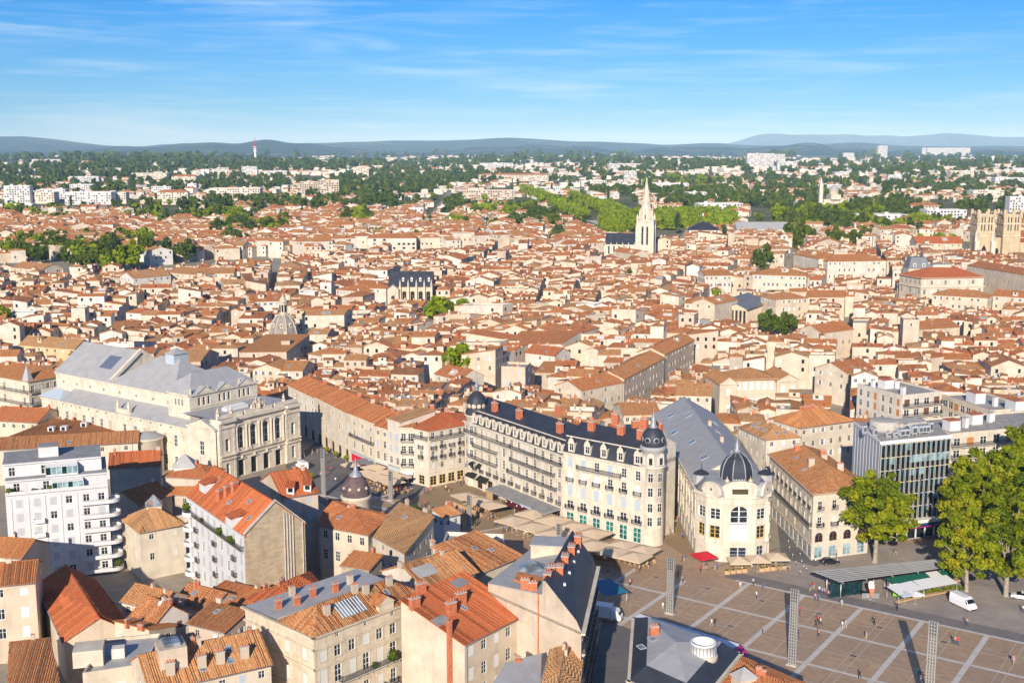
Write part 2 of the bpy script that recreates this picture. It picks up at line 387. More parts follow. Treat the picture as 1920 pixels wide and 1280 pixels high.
# ------------------------------------------------------------------ the square
k = NT("square_paving", .62, .35); g = k.n("NewGeometry").outputs["Position"]
mp = k.n("Mapping"); mp.inputs["Rotation"].default_value = (0, 0, rad(34.3)); k.l(g, mp.inputs["Vector"])
br = k.n("TexBrick", Scale=1.); br.inputs["Color1"].default_value = (.42, .27, .155, 1); br.inputs["Color2"].default_value = (.50, .335, .195, 1); br.inputs["Mortar"].default_value = (.34, .22, .14, 1)
br.inputs["Brick Width"].default_value = 1.2; br.inputs["Row Height"].default_value = .6; br.inputs["Mortar Size"].default_value = .015; k.l(mp.outputs[0], br.inputs["Vector"])
a = k.noise(g, .09, 6, .62); b = k.noise(g, .9, 6, .7)
c = k.mix(k.rng(a, .38, .68, 0, .6), br.outputs[0], (.34, .26, .19)); c = k.mix(k.rng(b, .5, .8, 0, .5), c, (.22, .155, .115))
sp2 = k.n("SeparateXYZ"); k.l(mp.outputs[0], sp2.inputs[0]); cb2 = k.n("CombineXYZ")
k.l(k.math('FLOOR', k.math('DIVIDE', k.math('ADD', sp2.outputs[0], 67.7), 5.975)), cb2.inputs[0]); k.l(k.math('FLOOR', k.math('DIVIDE', k.math('SUBTRACT', sp2.outputs[1], 208.), 7.8)), cb2.inputs[1])
w2 = k.n("TexWhiteNoise", noise_dimensions='2D'); k.l(cb2.outputs[0], w2.inputs["Vector"]); c = k.mix(k.rng(w2.outputs["Value"], 0, 1, 0, .32), c, (.29, .20, .135))
st2 = k.noise(g, .35, 7, .7); c = k.mix(k.rng(st2, .56, .68, 0, .45), c, (.55, .40, .27)); c = k.mix(k.rng(st2, .42, .33, 0, .5), c, (.19, .135, .10))
k.col(c); k.l(k.rng(b, .3, .7, .5, .8), k.b.inputs["Roughness"])
def pave(name, c1, c2, bw, rh, rot=34.3):
    k = NT(name, .8, .25); g = k.n("NewGeometry").outputs["Position"]; mp = k.n("Mapping"); mp.inputs["Rotation"].default_value = (0, 0, rad(rot)); k.l(g, mp.inputs["Vector"])
    br = k.n("TexBrick", Scale=1.); br.inputs["Color1"].default_value = (*c1, 1); br.inputs["Color2"].default_value = (*c2, 1); br.inputs["Mortar"].default_value = tuple(q * .7 for q in c1) + (1,)
    br.inputs["Brick Width"].default_value = bw; br.inputs["Row Height"].default_value = rh; br.inputs["Mortar Size"].default_value = .02; k.l(mp.outputs[0], br.inputs["Vector"])
    b = k.noise(g, .35, 6, .7); k.col(k.mix(k.rng(b, .42, .75, 0, .55), br.outputs[0], tuple(q * .6 for q in c1)))
pave("pale_strip", (.66, .60, .53), (.58, .525, .46), .9, .45); pave("dark_setts", (.21, .185, .17), (.27, .235, .21), .55, .3); pave("warm_paving", (.38, .265, .145), (.32, .225, .125), .9, .6, 10)
for nm, c in (("asphalt", (.17, .16, .15)), ("worn_asphalt", (.36, .30, .25)), ("sandy_ground", (.60, .46, .32))):
    k = NT(nm, .92, .2); g = k.n("NewGeometry").outputs["Position"]; a = k.noise(g, .12, 6, .65); b = k.noise(g, 1.6, 6, .7)
    k.col(k.mix(k.rng(b, .45, .75, 0, .4), k.mix(k.rng(a, .35, .65), tuple(q * .8 for q in c), tuple(q * 1.2 for q in c)), tuple(q * .55 for q in c)))
def flat_poly(name, pts, z, mat, parent=None):
    mb = MB(); a = sum(pts[i][0] * pts[(i + 1) % len(pts)][1] - pts[(i + 1) % len(pts)][0] * pts[i][1] for i in range(len(pts)))
    if a < 0: pts = pts[::-1]
    mb.face([(p[0], p[1], z) for p in pts]); o = mb.build(name, [mat], parent)
    if parent is None: o["kind"] = "structure"
    return o
SQ = [P(*q) for q in [(520, 868), (592, 826), (656, 862), (775, 900), (872, 888), (1060, 978), (1245, 1012), (1300, 1030), (1480, 1030), (1560, 1040), (1700, 1005), (1950, 985), (2300, 985), (2300, 1560), (1000, 1560), (1085, 1120), (900, 1050), (690, 960), (560, 925)]]
plaza = flat_poly("plaza", SQ, .02, "square_paving")
OX, OY = 61.2, 210.1; E1 = (.826, -.563); E2 = (.563, .826)
def PL(a, b): return (OX + E1[0] * a + E2[0] * b, OY + E1[1] * a + E2[1] * b)
def strip(name, a0, a1, b0, b1, z, mat): return flat_poly(name, [PL(a0, b0), PL(a1, b0), PL(a1, b1), PL(a0, b1)], z, mat, plaza)
strip("paved_band", -30, 110, 15.7, 19.8, .028, "dark_setts")
flat_poly("roadway", [PL(-27, 19.8), PL(110, 19.8), PL(110, 80), PL(20, 80), PL(-27, 40)], .026, "worn_asphalt")
flat_poly("sandy_esplanade", [PL(31, 19.8), PL(120, 19.8), PL(120, 30), PL(60, 31), PL(30, 26)], .030, "sandy_ground")
for k2, a0, a1 in ((-31.2, -20, 90), (-15.8, -40, 100), (0, -52, 110), (15.3, -27, 110)):
    strip("paving_strip", a0, a1, k2 - .42, k2 + .42, .036, "pale_strip")
for i in range(-4, 9):
    a = i * 11.95; strip("paving_strip", a - .5, a + .5, -60, 15.3 if i > -3 else 9, .032, "pale_strip")
    for d in (-.75, .75): strip("paving_line", a + 5.97 + d - .04, a + 5.97 + d + .04, -60, 14.8 if i > -3 else 9, .030, "pale_strip")
    for b in (-23.5, -7.9, 7.6): strip("drain_cover", a + 5.4, a + 6.5, b - .3, b + .3, .040, "lead")
for b in (-23.5, -7.9, 7.6):
    for d in (-.9, .9): strip("paving_line", -40, 105, b + d - .04, b + d + .04, .030, "pale_strip")
flat_poly("forecourt_asphalt", [P(*q) for q in [(535, 872), (592, 829), (656, 868), (800, 912), (770, 938), (690, 930), (615, 948), (560, 925)]], .032, "asphalt")
flat_poly("terrace_paving", [P(*q) for q in [(770, 935), (872, 893), (1060, 983), (1245, 1020), (1215, 1058), (1100, 1048), (960, 985), (860, 1000), (790, 968)]], .030, "warm_paving")
def band_px(p, q, wd, z=.038, mat="pale_strip"):
    a, b = P(*p), P(*q); dx, dy = b[0] - a[0], b[1] - a[1]; l = math.hypot(dx, dy); nx, ny = -dy / l * wd / 2, dx / l * wd / 2
    flat_poly("paving_strip", [(a[0] + nx, a[1] + ny), (a[0] - nx, a[1] - ny), (b[0] - nx, b[1] - ny), (b[0] + nx, b[1] + ny)], z, mat, plaza)
band_px((590, 925), (760, 962), 1.0); band_px((690, 938), (775, 915), 1.0, .042); band_px((700, 930), (800, 965), .9, .046); band_px((810, 965), (880, 942), .9); band_px((880, 1000), (960, 985), .8)
band_px((1325, 1068), (1500, 1015), .5, .042, "dark_setts")
flat_poly("street", [P(*q) for q in [(1465, 1045), (1530, 1062), (1545, 1055), (1470, 950), (1455, 900), (1448, 905)]], .034, "asphalt")
flat_poly("street", [P(*q) for q in [(1248, 1020), (1300, 1050), (1315, 1046), (1262, 930), (1240, 860), (1232, 865)]], .034, "warm_paving")
flat_poly("street", [P(*q) for q in [(1130, 1160), (1185, 1180), (1180, 1330), (1090, 1330)]], .034, "asphalt")
# ------------------------------------------------------------------ shared window, chimney, skylight meshes
CACHE = {}
def cached(key, fn):
    if key not in CACHE: CACHE[key] = fn()
    return CACHE[key]
INS = .13
def win_frame(kind, fm):
    def f():
        mb = MB(); b = .07
        if kind == 'arch': pass
        for x0, x1, z0, z1 in ((-.5, -.5 + b, 0, 1), (.5 - b, .5, 0, 1), (-.5 + b, .5 - b, 0, b * .7), (-.5 + b, .5 - b, 1 - b * .7, 1)): mb.box(x0, x1, -.06, 0, z0, z1, 0, True)
        mb.box(-.035, .035, -.05, 0, b * .7, 1 - b * .7, 0)
        for z in ((.36, .68) if kind == 'tall' else (.62,)):
            mb.box(-.5 + b, -.035, -.045, 0, z - .015, z + .015, 0); mb.box(.035, .5 - b, -.045, 0, z - .015, z + .015, 0)
        return mb.mesh("window", [fm])
    return cached(("wf", kind, fm), f)
def pane_mesh(gm):
    def f():
        mb = MB(); mb.face([(-.5, -.012, 0), (.5, -.012, 0), (.5, -.012, 1), (-.5, -.012, 1)]); return mb.mesh("pane", [gm])
    return cached(("pane", gm), f)
def shut_closed(cm):
    def f():
        mb = MB()
        for x0, x1 in ((-.49, -.01), (.01, .49)):
            mb.box(x0, x1, -.12, -.08, .01, .99, 0, True)
            for z in (.12, .5, .86): mb.box(x0 + .02, x1 - .02, -.135, -.12, z - .03, z + .03, 0)
        return mb.mesh("shutter", [cm])
    return cached(("sc", cm), f)
def shut_open(cm, side):
    def f():
        mb = MB(); x0, x1 = ((-1.0, -.53), (.53, 1.0))[side]; y = -INS
        mb.box(x0, x1, y - .07, y - .02, .0, 1, 0, True)
        for z in (.1, .5, .88): mb.box(x0 + .03, x1 - .03, y - .085, y - .07, z - .03, z + .03, 0)
        return mb.mesh("shutter", [cm])
    return cached(("so", cm, side), f)
def small_win(kind, cm):
    """window of a distant house: frame, panes and any shutters in one mesh"""
    def f():
        mb = MB()
        if kind == 'c':
            for x0, x1 in ((-.49, -.01), (.01, .49)): mb.box(x0, x1, -.10, -.04, .01, .99, 2)
        else:
            mb.face([(-.5, -.01, 0), (.5, -.01, 0), (.5, -.01, 1), (-.5, -.01, 1)], 1)
            for x0, x1, z0, z1 in ((-.5, -.42, 0, 1), (.42, .5, 0, 1), (-.42, .42, .94, 1), (-.04, .04, 0, .94)): mb.box(x0, x1, -.05, 0, z0, z1, 0)
        if kind == 'o':
            for x0, x1 in ((-1.0, -.53), (.53, 1.0)): mb.box(x0, x1, -.2, -.14, 0, 1, 2, True)
        return mb.mesh("window", ["white_paint", "glass", cm])
    return cached(("sw", kind, cm), f)
SHC = ("pale_paint", "pale_paint", "white_paint", "grey_blue_paint", "grey_paint", "brown_paint")
def chim_mesh(kind):
    def f():
        mb = MB(R.random())
        mb.box(-.5, .5, -.5, .5, -.35, .82, 0); mb.box(-.56, .56, -.56, .56, .82, .90, 1, True)
        for i in range(3):
            x = -.32 + .32 * i; mb.lathe([(.11, .9), (.09, 1.12), (.10, 1.14)], 7, x, 0, 2); mb.lathe([(.10, 1.14), (0.001, 1.15)], 7, x, 0, 2)
        return mb.mesh("chimney", [("brick", "wall", "wall", "brick")[kind], "concrete", "terracotta_pot"])
    return cached(("ch", kind), f)
def sky_mesh():
    def f():
        mb = MB()
        for b in ((-.5, .5, -.62, -.5), (-.5, .5, .5, .62), (-.6, -.5, -.62, .62), (.5, .6, -.62, .62)): mb.box(*b, 0, .12, 0)
        mb.face([(-.5, -.5, .07), (.5, -.5, .07), (.5, .5, .07), (-.5, .5, .07)], 1); return mb.mesh("skylight", ["grey_paint", "skylight_glass"])
    return cached("sky", f)
def rail_mesh(l, h=.95):
    l = max(.6, round(l * 2) / 2)
    def f():
        mb = MB(); mb.box(-l / 2, l / 2, -.03, .03, h - .06, h, 0, True); mb.box(-l / 2, l / 2, -.02, .02, .08, .12, 0, True)
        n = max(3, int(l / .22))
        for i in range(n + 1):
            x = -l / 2 + .02 + (l - .04) * i / n; mb.box(x - .022, x + .022, -.02, .02, 0, h - .06, 0)
        return mb.mesh("railing", ["iron"])
    return cached(("rl", l, h), f)
# ------------------------------------------------------------------ roofs over four-cornered footprints
def lerp(a, b, t): return tuple(a[i] + (b[i] - a[i]) * t for i in range(len(a)))
def grow(poly, o):
    """offset every edge of a convex footprint outwards by o"""
    n = len(poly); res = []
    for i in range(n):
        a, b, c = poly[i - 1], poly[i], poly[(i + 1) % n]
        d1 = (b[0] - a[0], b[1] - a[1]); d2 = (c[0] - b[0], c[1] - b[1]); l1 = math.hypot(*d1) or 1; l2 = math.hypot(*d2) or 1
        n1 = (d1[1] / l1, -d1[0] / l1); n2 = (d2[1] / l2, -d2[0] / l2); k = 1 + n1[0] * n2[0] + n1[1] * n2[1]
        k = max(k, .35); res.append((b[0] + (n1[0] + n2[0]) / k * o, b[1] + (n1[1] + n2[1]) / k * o))
    return res
def roof(rm, wm, poly, ze, kind, rise, ov=.3, th=.16, m=0, ms=None, wmat=0):
    """adds roof plates to rm and gable walls to wm; returns (plates, ridge points)"""
    k, i = kind[0], int(kind[1]) if len(kind) > 1 else 0
    p = poly[i:] + poly[:i]; q = grow(p, ov)
    z3 = lambda a, z: (a[0], a[1], z)
    def mid(a, b): return ((a[0] + b[0]) / 2, (a[1] + b[1]) / 2)
    plates = []
    if k in 'gh':
        wdt = (math.hypot(p[2][0] - p[1][0], p[2][1] - p[1][1]) + math.hypot(p[3][0] - p[0][0], p[3][1] - p[0][1])) / 2
        ln = (math.hypot(p[1][0] - p[0][0], p[1][1] - p[0][1]) + math.hypot(p[2][0] - p[3][0], p[2][1] - p[3][1])) / 2
        sl = rise / (wdt / 2 + 1e-6); zo = ze - ov * sl; zr = ze + rise + th
        zo += th
        if k == 'g':
            r1, r0 = mid(q[1], q[2]), mid(q[3], q[0])
            plates = [[z3(q[0], zo), z3(q[1], zo), z3(r1, zr), z3(r0, zr)], [z3(q[2], zo), z3(q[3], zo), z3(r0, zr), z3(r1, zr)]]
            if wm is not None:
                wm.face([z3(p[1], ze), z3(p[2], ze), z3(mid(p[1], p[2]), ze + rise)], wmat); wm.face([z3(p[3], ze), z3(p[0], ze), z3(mid(p[3], p[0]), ze + rise)], wmat)
        else:
            a = min(.47, .5 * wdt / max(ln, .1))
            m1, m0 = mid(q[1], q[2]), mid(q[3], q[0]); r1, r0 = lerp(m1, m0, a), lerp(m0, m1, a)
            plates = [[z3(q[0], zo), z3(q[1], zo), z3(r1, zr), z3(r0, zr)], [z3(q[2], zo), z3(q[3], zo), z3(r0, zr), z3(r1, zr)],
                      [z3(q[1], zo), z3(q[2], zo), z3(r1, zr)], [z3(q[3], zo), z3(q[0], zo), z3(r0, zr)]]
        ridge = [z3(r0, zr), z3(r1, zr)]
        for f in plates: rm.slab(f, th, m, ms)
        d = (r1[0] - r0[0], r1[1] - r0[1]); l = math.hypot(*d)
        if l > 1:
            nx, ny = -d[1] / l * .14, d[0] / l * .14
            rm.slab([(r0[0] - nx, r0[1] - ny, zr + .07), (r1[0] - nx, r1[1] - ny, zr + .07), (r1[0] + nx, r1[1] + ny, zr + .07), (r0[0] + nx, r0[1] + ny, zr + .07)][::1], .12, m, ms)
    elif k == 's':
        sl = rise / max(1, math.hypot(p[2][0] - p[1][0], p[2][1] - p[1][1])); zo = ze - ov * sl + th; zr = ze + rise + ov * sl + th
        plates = [[z3(q[0], zo), z3(q[1], zo), z3(q[2], zr), z3(q[3], zr)]]
        rm.slab(plates[0], th, m, ms); ridge = [plates[0][3], plates[0][2]]
        if wm is not None:
            wm.face([z3(p[1], ze), z3(p[2], ze), z3(p[2], ze + rise)], wmat); wm.face([z3(p[3], ze), z3(p[0], ze), z3(p[3], ze + rise)], wmat)
            wm.face([z3(p[2], ze), z3(p[3], ze), z3(p[3], ze + rise), z3(p[2], ze + rise)], wmat)
    elif k == 'p':
        c = (sum(a[0] for a in p) / len(p), sum(a[1] for a in p) / len(p)); zo = ze + th - ov * .3
        n = len(p)
        plates = [[z3(q[j], zo), z3(q[(j + 1) % n], zo), z3(c, ze + rise + th)] for j in range(n)]
        for f in plates: rm.slab(f, th, m, ms)
        ridge = [z3(c, ze + rise)] * 2
    elif k == 'm':
        n = len(p); ins = grow(p, -rise * .38); b = grow(p, ov)
        zt = ze + rise; ins2 = grow(ins, -2.5)
        for j in range(n):
            j2 = (j + 1) % n; f = [z3(b[j], ze + .05), z3(b[j2], ze + .05), z3(ins[j2], zt), z3(ins[j], zt)]; plates.append(f); rm.slab(f, .1, m, ms)
            f2 = [z3(ins[j], zt + .06), z3(ins[j2], zt + .06), z3(ins2[j2], zt + .75), z3(ins2[j], zt + .75)]; rm.face(f2, m)
        rm.face([z3(a, zt + .75) for a in ins2], m); ridge = [z3(ins2[0], zt + .75), z3(ins2[1], zt + .75)]
    else:
        rm.face([z3(a, ze - .02) for a in p], m); plates = [[z3(a, ze - .02) for a in p]]; ridge = [z3(lerp(p[0], p[2], .3), ze), z3(lerp(p[0], p[2], .7), ze)]
        inn = grow(p, -.25); pt = max(.15, rise)
        for j in range(len(p)):
            j2 = (j + 1) % len(p)
            wm.face([z3(p[j], ze), z3(p[j2], ze), z3(p[j2], ze + pt), z3(p[j], ze + pt)], wmat); wm.face([z3(inn[j2], ze), z3(inn[j], ze), z3(inn[j], ze + pt), z3(inn[j2], ze + pt)], wmat)
            wm.face([z3(p[j], ze + pt), z3(p[j2], ze + pt), z3(inn[j2], ze + pt), z3(inn[j], ze + pt)], wmat)
    return plates, ridge
def tile_rows(mb, pl, m=0, step=.36, h=.055):
    """rounded cover tiles running straight up a roof plate, each row ending at the hip or ridge"""
    a, b = Vector(pl[0]), Vector(pl[1]); x = (b - a).normalized(); n_ = (b - a).cross(Vector(pl[2]) - a).normalized(); y = n_.cross(x); r0 = mb.cur
    Q = [((Vector(p) - a).dot(x), (Vector(p) - a).dot(y)) for p in pl]; u0, u1 = min(q[0] for q in Q), max(q[0] for q in Q); n = max(2, int((u1 - u0) / step))
    def span(u):
        vs = []
        for i in range(len(Q)):
            p, q = Q[i - 1], Q[i]
            if (p[0] - u) * (q[0] - u) <= 0 and abs(p[0] - q[0]) > 1e-6: vs.append(p[1] + (q[1] - p[1]) * (u - p[0]) / (q[0] - p[0]))
        return (min(vs), max(vs)) if len(vs) > 1 else None
    for i in range(n):
        us = [u0 + (u1 - u0) * (i + f) / n for f in (.14, .36, .64, .86)]; sp = span((us[1] + us[2]) / 2)
        if not sp or sp[1] - sp[0] < .3: continue
        f = lambda u, v, k: tuple(a + x * u + y * v + n_ * k)
        mb.cur = min(1, max(0, r0 + R.uniform(-.09, .09))); v0, v1 = sp[0], sp[1] - .1
        for p, q, u, v in ((us[0], .004, us[1], h), (us[1], h, us[2], h), (us[2], h, us[3], .004)): mb.face([f(p, v0, q), f(u, v0, v), f(u, v1, v), f(p, v1, q)], m)
    mb.cur = r0
def slope_frame(pl, s, t):
    """matrix on a roof plate at fractions s along the eave and t up the slope"""
    a, b = Vector(pl[0]), Vector(pl[1]); c = Vector(pl[2]); d = Vector(pl[3]) if len(pl) > 3 else c
    pos = a.lerp(b, s).lerp(d.lerp(c, s), t); x = (b - a).normalized(); n = (b - a).cross(c - a).normalized(); y = n.cross(x)
    return pos, Matrix((x, y, n)).transposed().to_euler()
# ------------------------------------------------------------------ buildings
def even(l, n, marg=None):
    marg = l / n / 2 if marg is None else marg
    return [l / 2] if n == 1 else [marg + (l - 2 * marg) * i / (n - 1) for i in range(n)]
class Bld:
    """one building: an Empty at its base that parents walls, roof, windows, balconies, chimneys"""
    def __init__(s, name, label, cat, poly, z0=0., wr=.2, rr=.5, group=None, wmat="wall", tmat="pale_stone"):
        s.c = (sum(p[0] for p in poly) / len(poly), sum(p[1] for p in poly) / len(poly)); s.z0 = z0
        s.root = thing(name, label, cat, (s.c[0], s.c[1], z0), 0., group)
        s.p = [(p[0] - s.c[0], p[1] - s.c[1]) for p in poly]
        s.wall = MB(wr); s.trim = Trim(wr); s.rf = MB(rr); s.wmat = wmat; s.tmat = tmat; s.wins = []
    def loc(s, p): return (p[0] - s.c[0], p[1] - s.c[1])
    def faces_cam(s, A, B):
        nx, ny = B[1] - A[1], -(B[0] - A[0]); mx, my = (A[0] + B[0]) / 2 + s.c[0], (A[1] + B[1]) / 2 + s.c[1]
        return (nx * -mx + ny * -my) / (math.hypot(nx, ny) * math.hypot(mx, my)) > -.12
    def window(s, A, B, x, z, w_, h, st='g', cm="pale_paint", fm="white_paint", gm="glass", simple=False, kind='norm', ins=INS):
        dx, dy = B[0] - A[0], B[1] - A[1]; l = math.hypot(dx, dy); dx /= l; dy /= l
        loc = (A[0] + dx * x - dy * ins, A[1] + dy * x + dx * ins, z); rz = math.atan2(dy, dx)
        if simple: return add("window", small_win(st, cm), s.root, loc, rz, (w_, 1, h))
        o = add("window", win_frame('tall' if h > 2.1 else 'norm', fm), s.root, loc, rz, (w_, 1, h))
        if st == 'c': add("shutter", shut_closed(cm), o)
        else:
            add("pane", pane_mesh(gm), o)
            if st == 'o': add("shutter", shut_open(cm, 0), o); add("shutter", shut_open(cm, 1), o)
        return o
    def facade(s, A, B, z0, z1, rows, mb=None, m=0, simple=False, ins=INS):
        """wall from A to B with real openings. rows: dicts z, h, w, xs (centres), st (states), cm, fm, gm, bal, lintel, arch"""
        mb = mb or s.wall; dx, dy = B[0] - A[0], B[1] - A[1]; l = math.hypot(dx, dy); dx /= l; dy /= l; ix, iy = -dy * ins, dx * ins
        pt = lambda x, z: (A[0] + dx * x, A[1] + dy * x, z); pin = lambda x, z: (A[0] + dx * x + ix, A[1] + dy * x + iy, z)
        def rect(x0, x1, za, zb):
            if x1 - x0 > .01 and zb - za > .01: mb.face([pt(x0, za), pt(x1, za), pt(x1, zb), pt(x0, zb)], m)
        cur = z0
        for r in sorted(rows, key=lambda r: r['z']):
            za, zb = r['z'], min(r['z'] + r['h'], z1 - .1); w_ = r['w']
            if za < cur or zb <= za: continue
            xs = [x for x in r['xs'] if x - w_ / 2 > .12 and x + w_ / 2 < l - .12]
            if not xs: continue
            rect(0, l, cur, za); x = 0
            for i, xc in enumerate(xs):
                a, b = xc - w_ / 2, xc + w_ / 2
                if a < x: continue
                rect(x, a, za, zb); x = b
                if r.get('arch'):
                    # round-headed opening: the spandrels are part of the wall
                    n = 8; rr = w_ / 2; zs = zb - rr; arc = [(xc - rr * math.cos(math.pi * q / n), zs + rr * math.sin(math.pi * q / n)) for q in range(n + 1)]
                    for q in range(n):
                        e, f = arc[q], arc[q + 1]
                        mb.face([pt(e[0], e[1]), pt(f[0], f[1]), pt(f[0], zb), pt(e[0], zb)], m); mb.face([pt(f[0], f[1]), pt(e[0], e[1]), pin(e[0], e[1]), pin(f[0], f[1])], m)
                    zj = zs
                else: mb.face([pt(a, zb), pin(a, zb), pin(b, zb), pt(b, zb)], m); zj = zb
                mb.face([pt(a, za), pin(a, za), pin(a, zj), pt(a, zj)], m); mb.face([pin(b, za), pt(b, za), pt(b, zj), pin(b, zj)], m); mb.face([pt(a, za), pt(b, za), pin(b, za), pin(a, za)], m)
                st = r.get('st', 'g'); st = st[i % len(st)] if len(st) > 1 else st
                if st == 'r': st = R.choice('ggco' if not simple else 'gggco')
                if st != '-': s.window(A, B, xc, za, w_, zb - za, st, r.get('cm', "pale_paint"), r.get('fm', "white_paint"), r.get('gm', "glass"), simple, ins=ins)
                if r.get('sur') and not simple:
                    t = .17; s.trim.ebox(pt(a - t, 0)[:2], pt(a, 0)[:2], za, zb, 0, .05); s.trim.ebox(pt(b, 0)[:2], pt(b + t, 0)[:2], za, zb, 0, .05)
                    s.trim.ebox(pt(a - t - .08, 0)[:2], pt(b + t + .08, 0)[:2], zb, zb + .24, 0, .12); s.trim.ebox(pt(a - t, 0)[:2], pt(b + t, 0)[:2], za - .16, za, 0, .14)
                if r.get('bal') == 'each' or (r.get('bal') == 'alt' and i % 3 == 1): s.balcony(pt(a - .35, 0)[:2], pt(b + .35, 0)[:2], za - .02, r.get('bd', .55))
            rect(x, l, za, zb)
            cur = zb
            if r.get('bal') == 'long':
                for (f0, f1) in r.get('seg', [(0, 1)]): s.balcony(pt(max(.2, l * f0), 0)[:2], pt(min(l - .2, l * f1), 0)[:2], za - .02, r.get('bd', .8))
        rect(0, l, cur, z1)
    def balcony(s, A, B, z, d=.8, mat="concrete"):
        dx, dy = B[0] - A[0], B[1] - A[1]; l = math.hypot(dx, dy); dx /= l; dy /= l
        mb = MB(); mb.box(-l / 2, l / 2, -d, 0, -.2, 0, 0, True)
        for x in [(-l / 2 + .3 + (l - .6) * i / max(1, int(l / 3))) for i in range(max(1, int(l / 3)) + 1)]: mb.box(x - .1, x + .1, -d * .7, 0, -.55, -.2, 0, True)
        o = mb.build("balcony", [mat], s.root, ((A[0] + B[0]) / 2, (A[1] + B[1]) / 2, z), math.atan2(dy, dx))
        lr = max(.6, round(l * 2) / 2)
        add("railing", rail_mesh(l), o, (0, -d + .05, 0), 0., (l / lr, 1, 1))
        for x in (-l / 2 + .04, l / 2 - .04):
            if d > .5: add("railing", rail_mesh(d), o, (x, -d / 2, 0), math.pi / 2, (d * .9 / max(.6, round(d * 2) / 2), 1, 1))
    def cornice(s, A, B, z, h=.35, o=.35): s.trim.ebox(A, B, z - h, z - h * .45, 0, o * .55, 0, .0); s.trim.ebox(A, B, z - h * .45, z, 0, o, 0, o)
    def course(s, A, B, z, h=.2, o=.1): s.trim.ebox(A, B, z - h, z, 0, o, 0, o)
    def done(s, rmat="tile", wname="wall", rname="roof"):
        if s.wall.f: s.wall.build(wname, [s.wmat], s.root)
        if s.trim.f: s.trim.build("stone_trim", [s.tmat], s.root)["kind"] = "stuff"
        for q in s.trim.long: q.build("cornice", [s.tmat], s.root)
        s.roof_o = s.rf.build(rname, rmat if isinstance(rmat, list) else [rmat], s.root) if s.rf.f else None
        return s.root
    def chimney(s, x, y, z, w_=.9, d=.6, h=1.3, rz=0., kind=None):
        add("chimney", chim_mesh(R.randrange(4) if kind is None else kind), s.roof_o, (x, y, z), rz, (w_, d, h))
    def skylight(s, pl, u, v, w_=.8, h=1.0):
        pos, e = slope_frame(pl, u, v); o = add("skylight", sky_mesh(), s.roof_o, pos); o.rotation_euler = e; o.scale = (w_, h, 1)
def rectf(A, B, depth):
    dx, dy = B[0] - A[0], B[1] - A[1]; l = math.hypot(dx, dy); nx, ny = -dy / l * depth, dx / l * depth
    return [A, B, (B[0] + nx, B[1] + ny), (A[0] + nx, A[1] + ny)]
def edge_rows(l, eave, rng_, step=2.7, floor=3.1, w_=1.0, h=1.65, st='r', cm="pale_paint", base=None, low=0.0, sur=False, n=None):
    nf = max(1, int((eave - low - .3) / floor)); n = n or max(1, int(l / step)); rows = []
    for f in range(nf):
        zt = eave - .75 - f * floor
        hh = h if f else h * .75
        if zt - hh < low + .6: break
        rows.append(dict(z=zt - hh, h=hh, w=w_, xs=even(l, n), st=st, cm=cm, sur=sur))
    return rows
def gutter(b, f):
    mb = MB(); a, c = f[0], f[1]; d_ = Vector((c[0] - a[0], c[1] - a[1], 0)).normalized(); n_ = (d_.y * .1, -d_.x * .1)
    mb.tube([(a[0] + n_[0], a[1] + n_[1], a[2] - .12, .09), (c[0] + n_[0], c[1] + n_[1], c[2] - .12, .09)], 6); mb.build("gutter", ["lead_grey"], b.root)
    e = lerp(a, c, R.choice([.04, .96])); mb = MB(); mb.tube([(e[0] - d_.y * .18, e[1] + d_.x * .18, -2, .06), (e[0] - d_.y * .18, e[1] + d_.x * .18, e[2] - .2, .06)], 6); mb.build("downpipe", ["lead_grey"], b.root)
def roof_hut(b, f, wr):
    (x, y, z), e = slope_frame(f, R.uniform(.25, .75), R.uniform(.3, .6)); w_, d_, h = R.uniform(1.0, 1.9), R.uniform(.9, 1.5), R.uniform(.9, 1.9); mb = MB(min(1, wr + R.uniform(0, .2)))
    mb.box(-w_, w_, -d_, d_, -1.4, h, 0); mb.cur = R.random(); mb.slab([(-w_ - .15, -d_ - .2, h + .1), (w_ + .15, -d_ - .2, h + .1), (w_ + .15, d_ + .2, h + .55), (-w_ - .15, d_ + .2, h + .55)], .1, 1); mb.box(-.4, .4, -d_ - .02, -d_, h - 1.1, h - .25, 2)
    mb.build("roof_hut", ["wall", "tile", "glass"], b.roof_o, (x, y, z), math.atan2(f[1][1] - f[0][1], f[1][0] - f[0][0]))
def terr_mesh(k):
    def f():
        mb = MB(); mb.box(-1.7, 1.7, -1.2, 1.2, .0, .22, 0); mb.box(-1.5, 1.5, -1.0, 1.0, .22, .24, 1); mb.box(-1.7, 1.7, 1.1, 1.2, .22, 1.0, 0); mb.box(-.9, .1, -.4, .4, .24, .75, 2); return mb.mesh("roof_terrace", ["wall", ("concrete", "white_paint", "grey_paint")[k], ("white_cloth", "green_leaf", "grey_blue_paint")[k]])
    return cached(("terr", k), f)
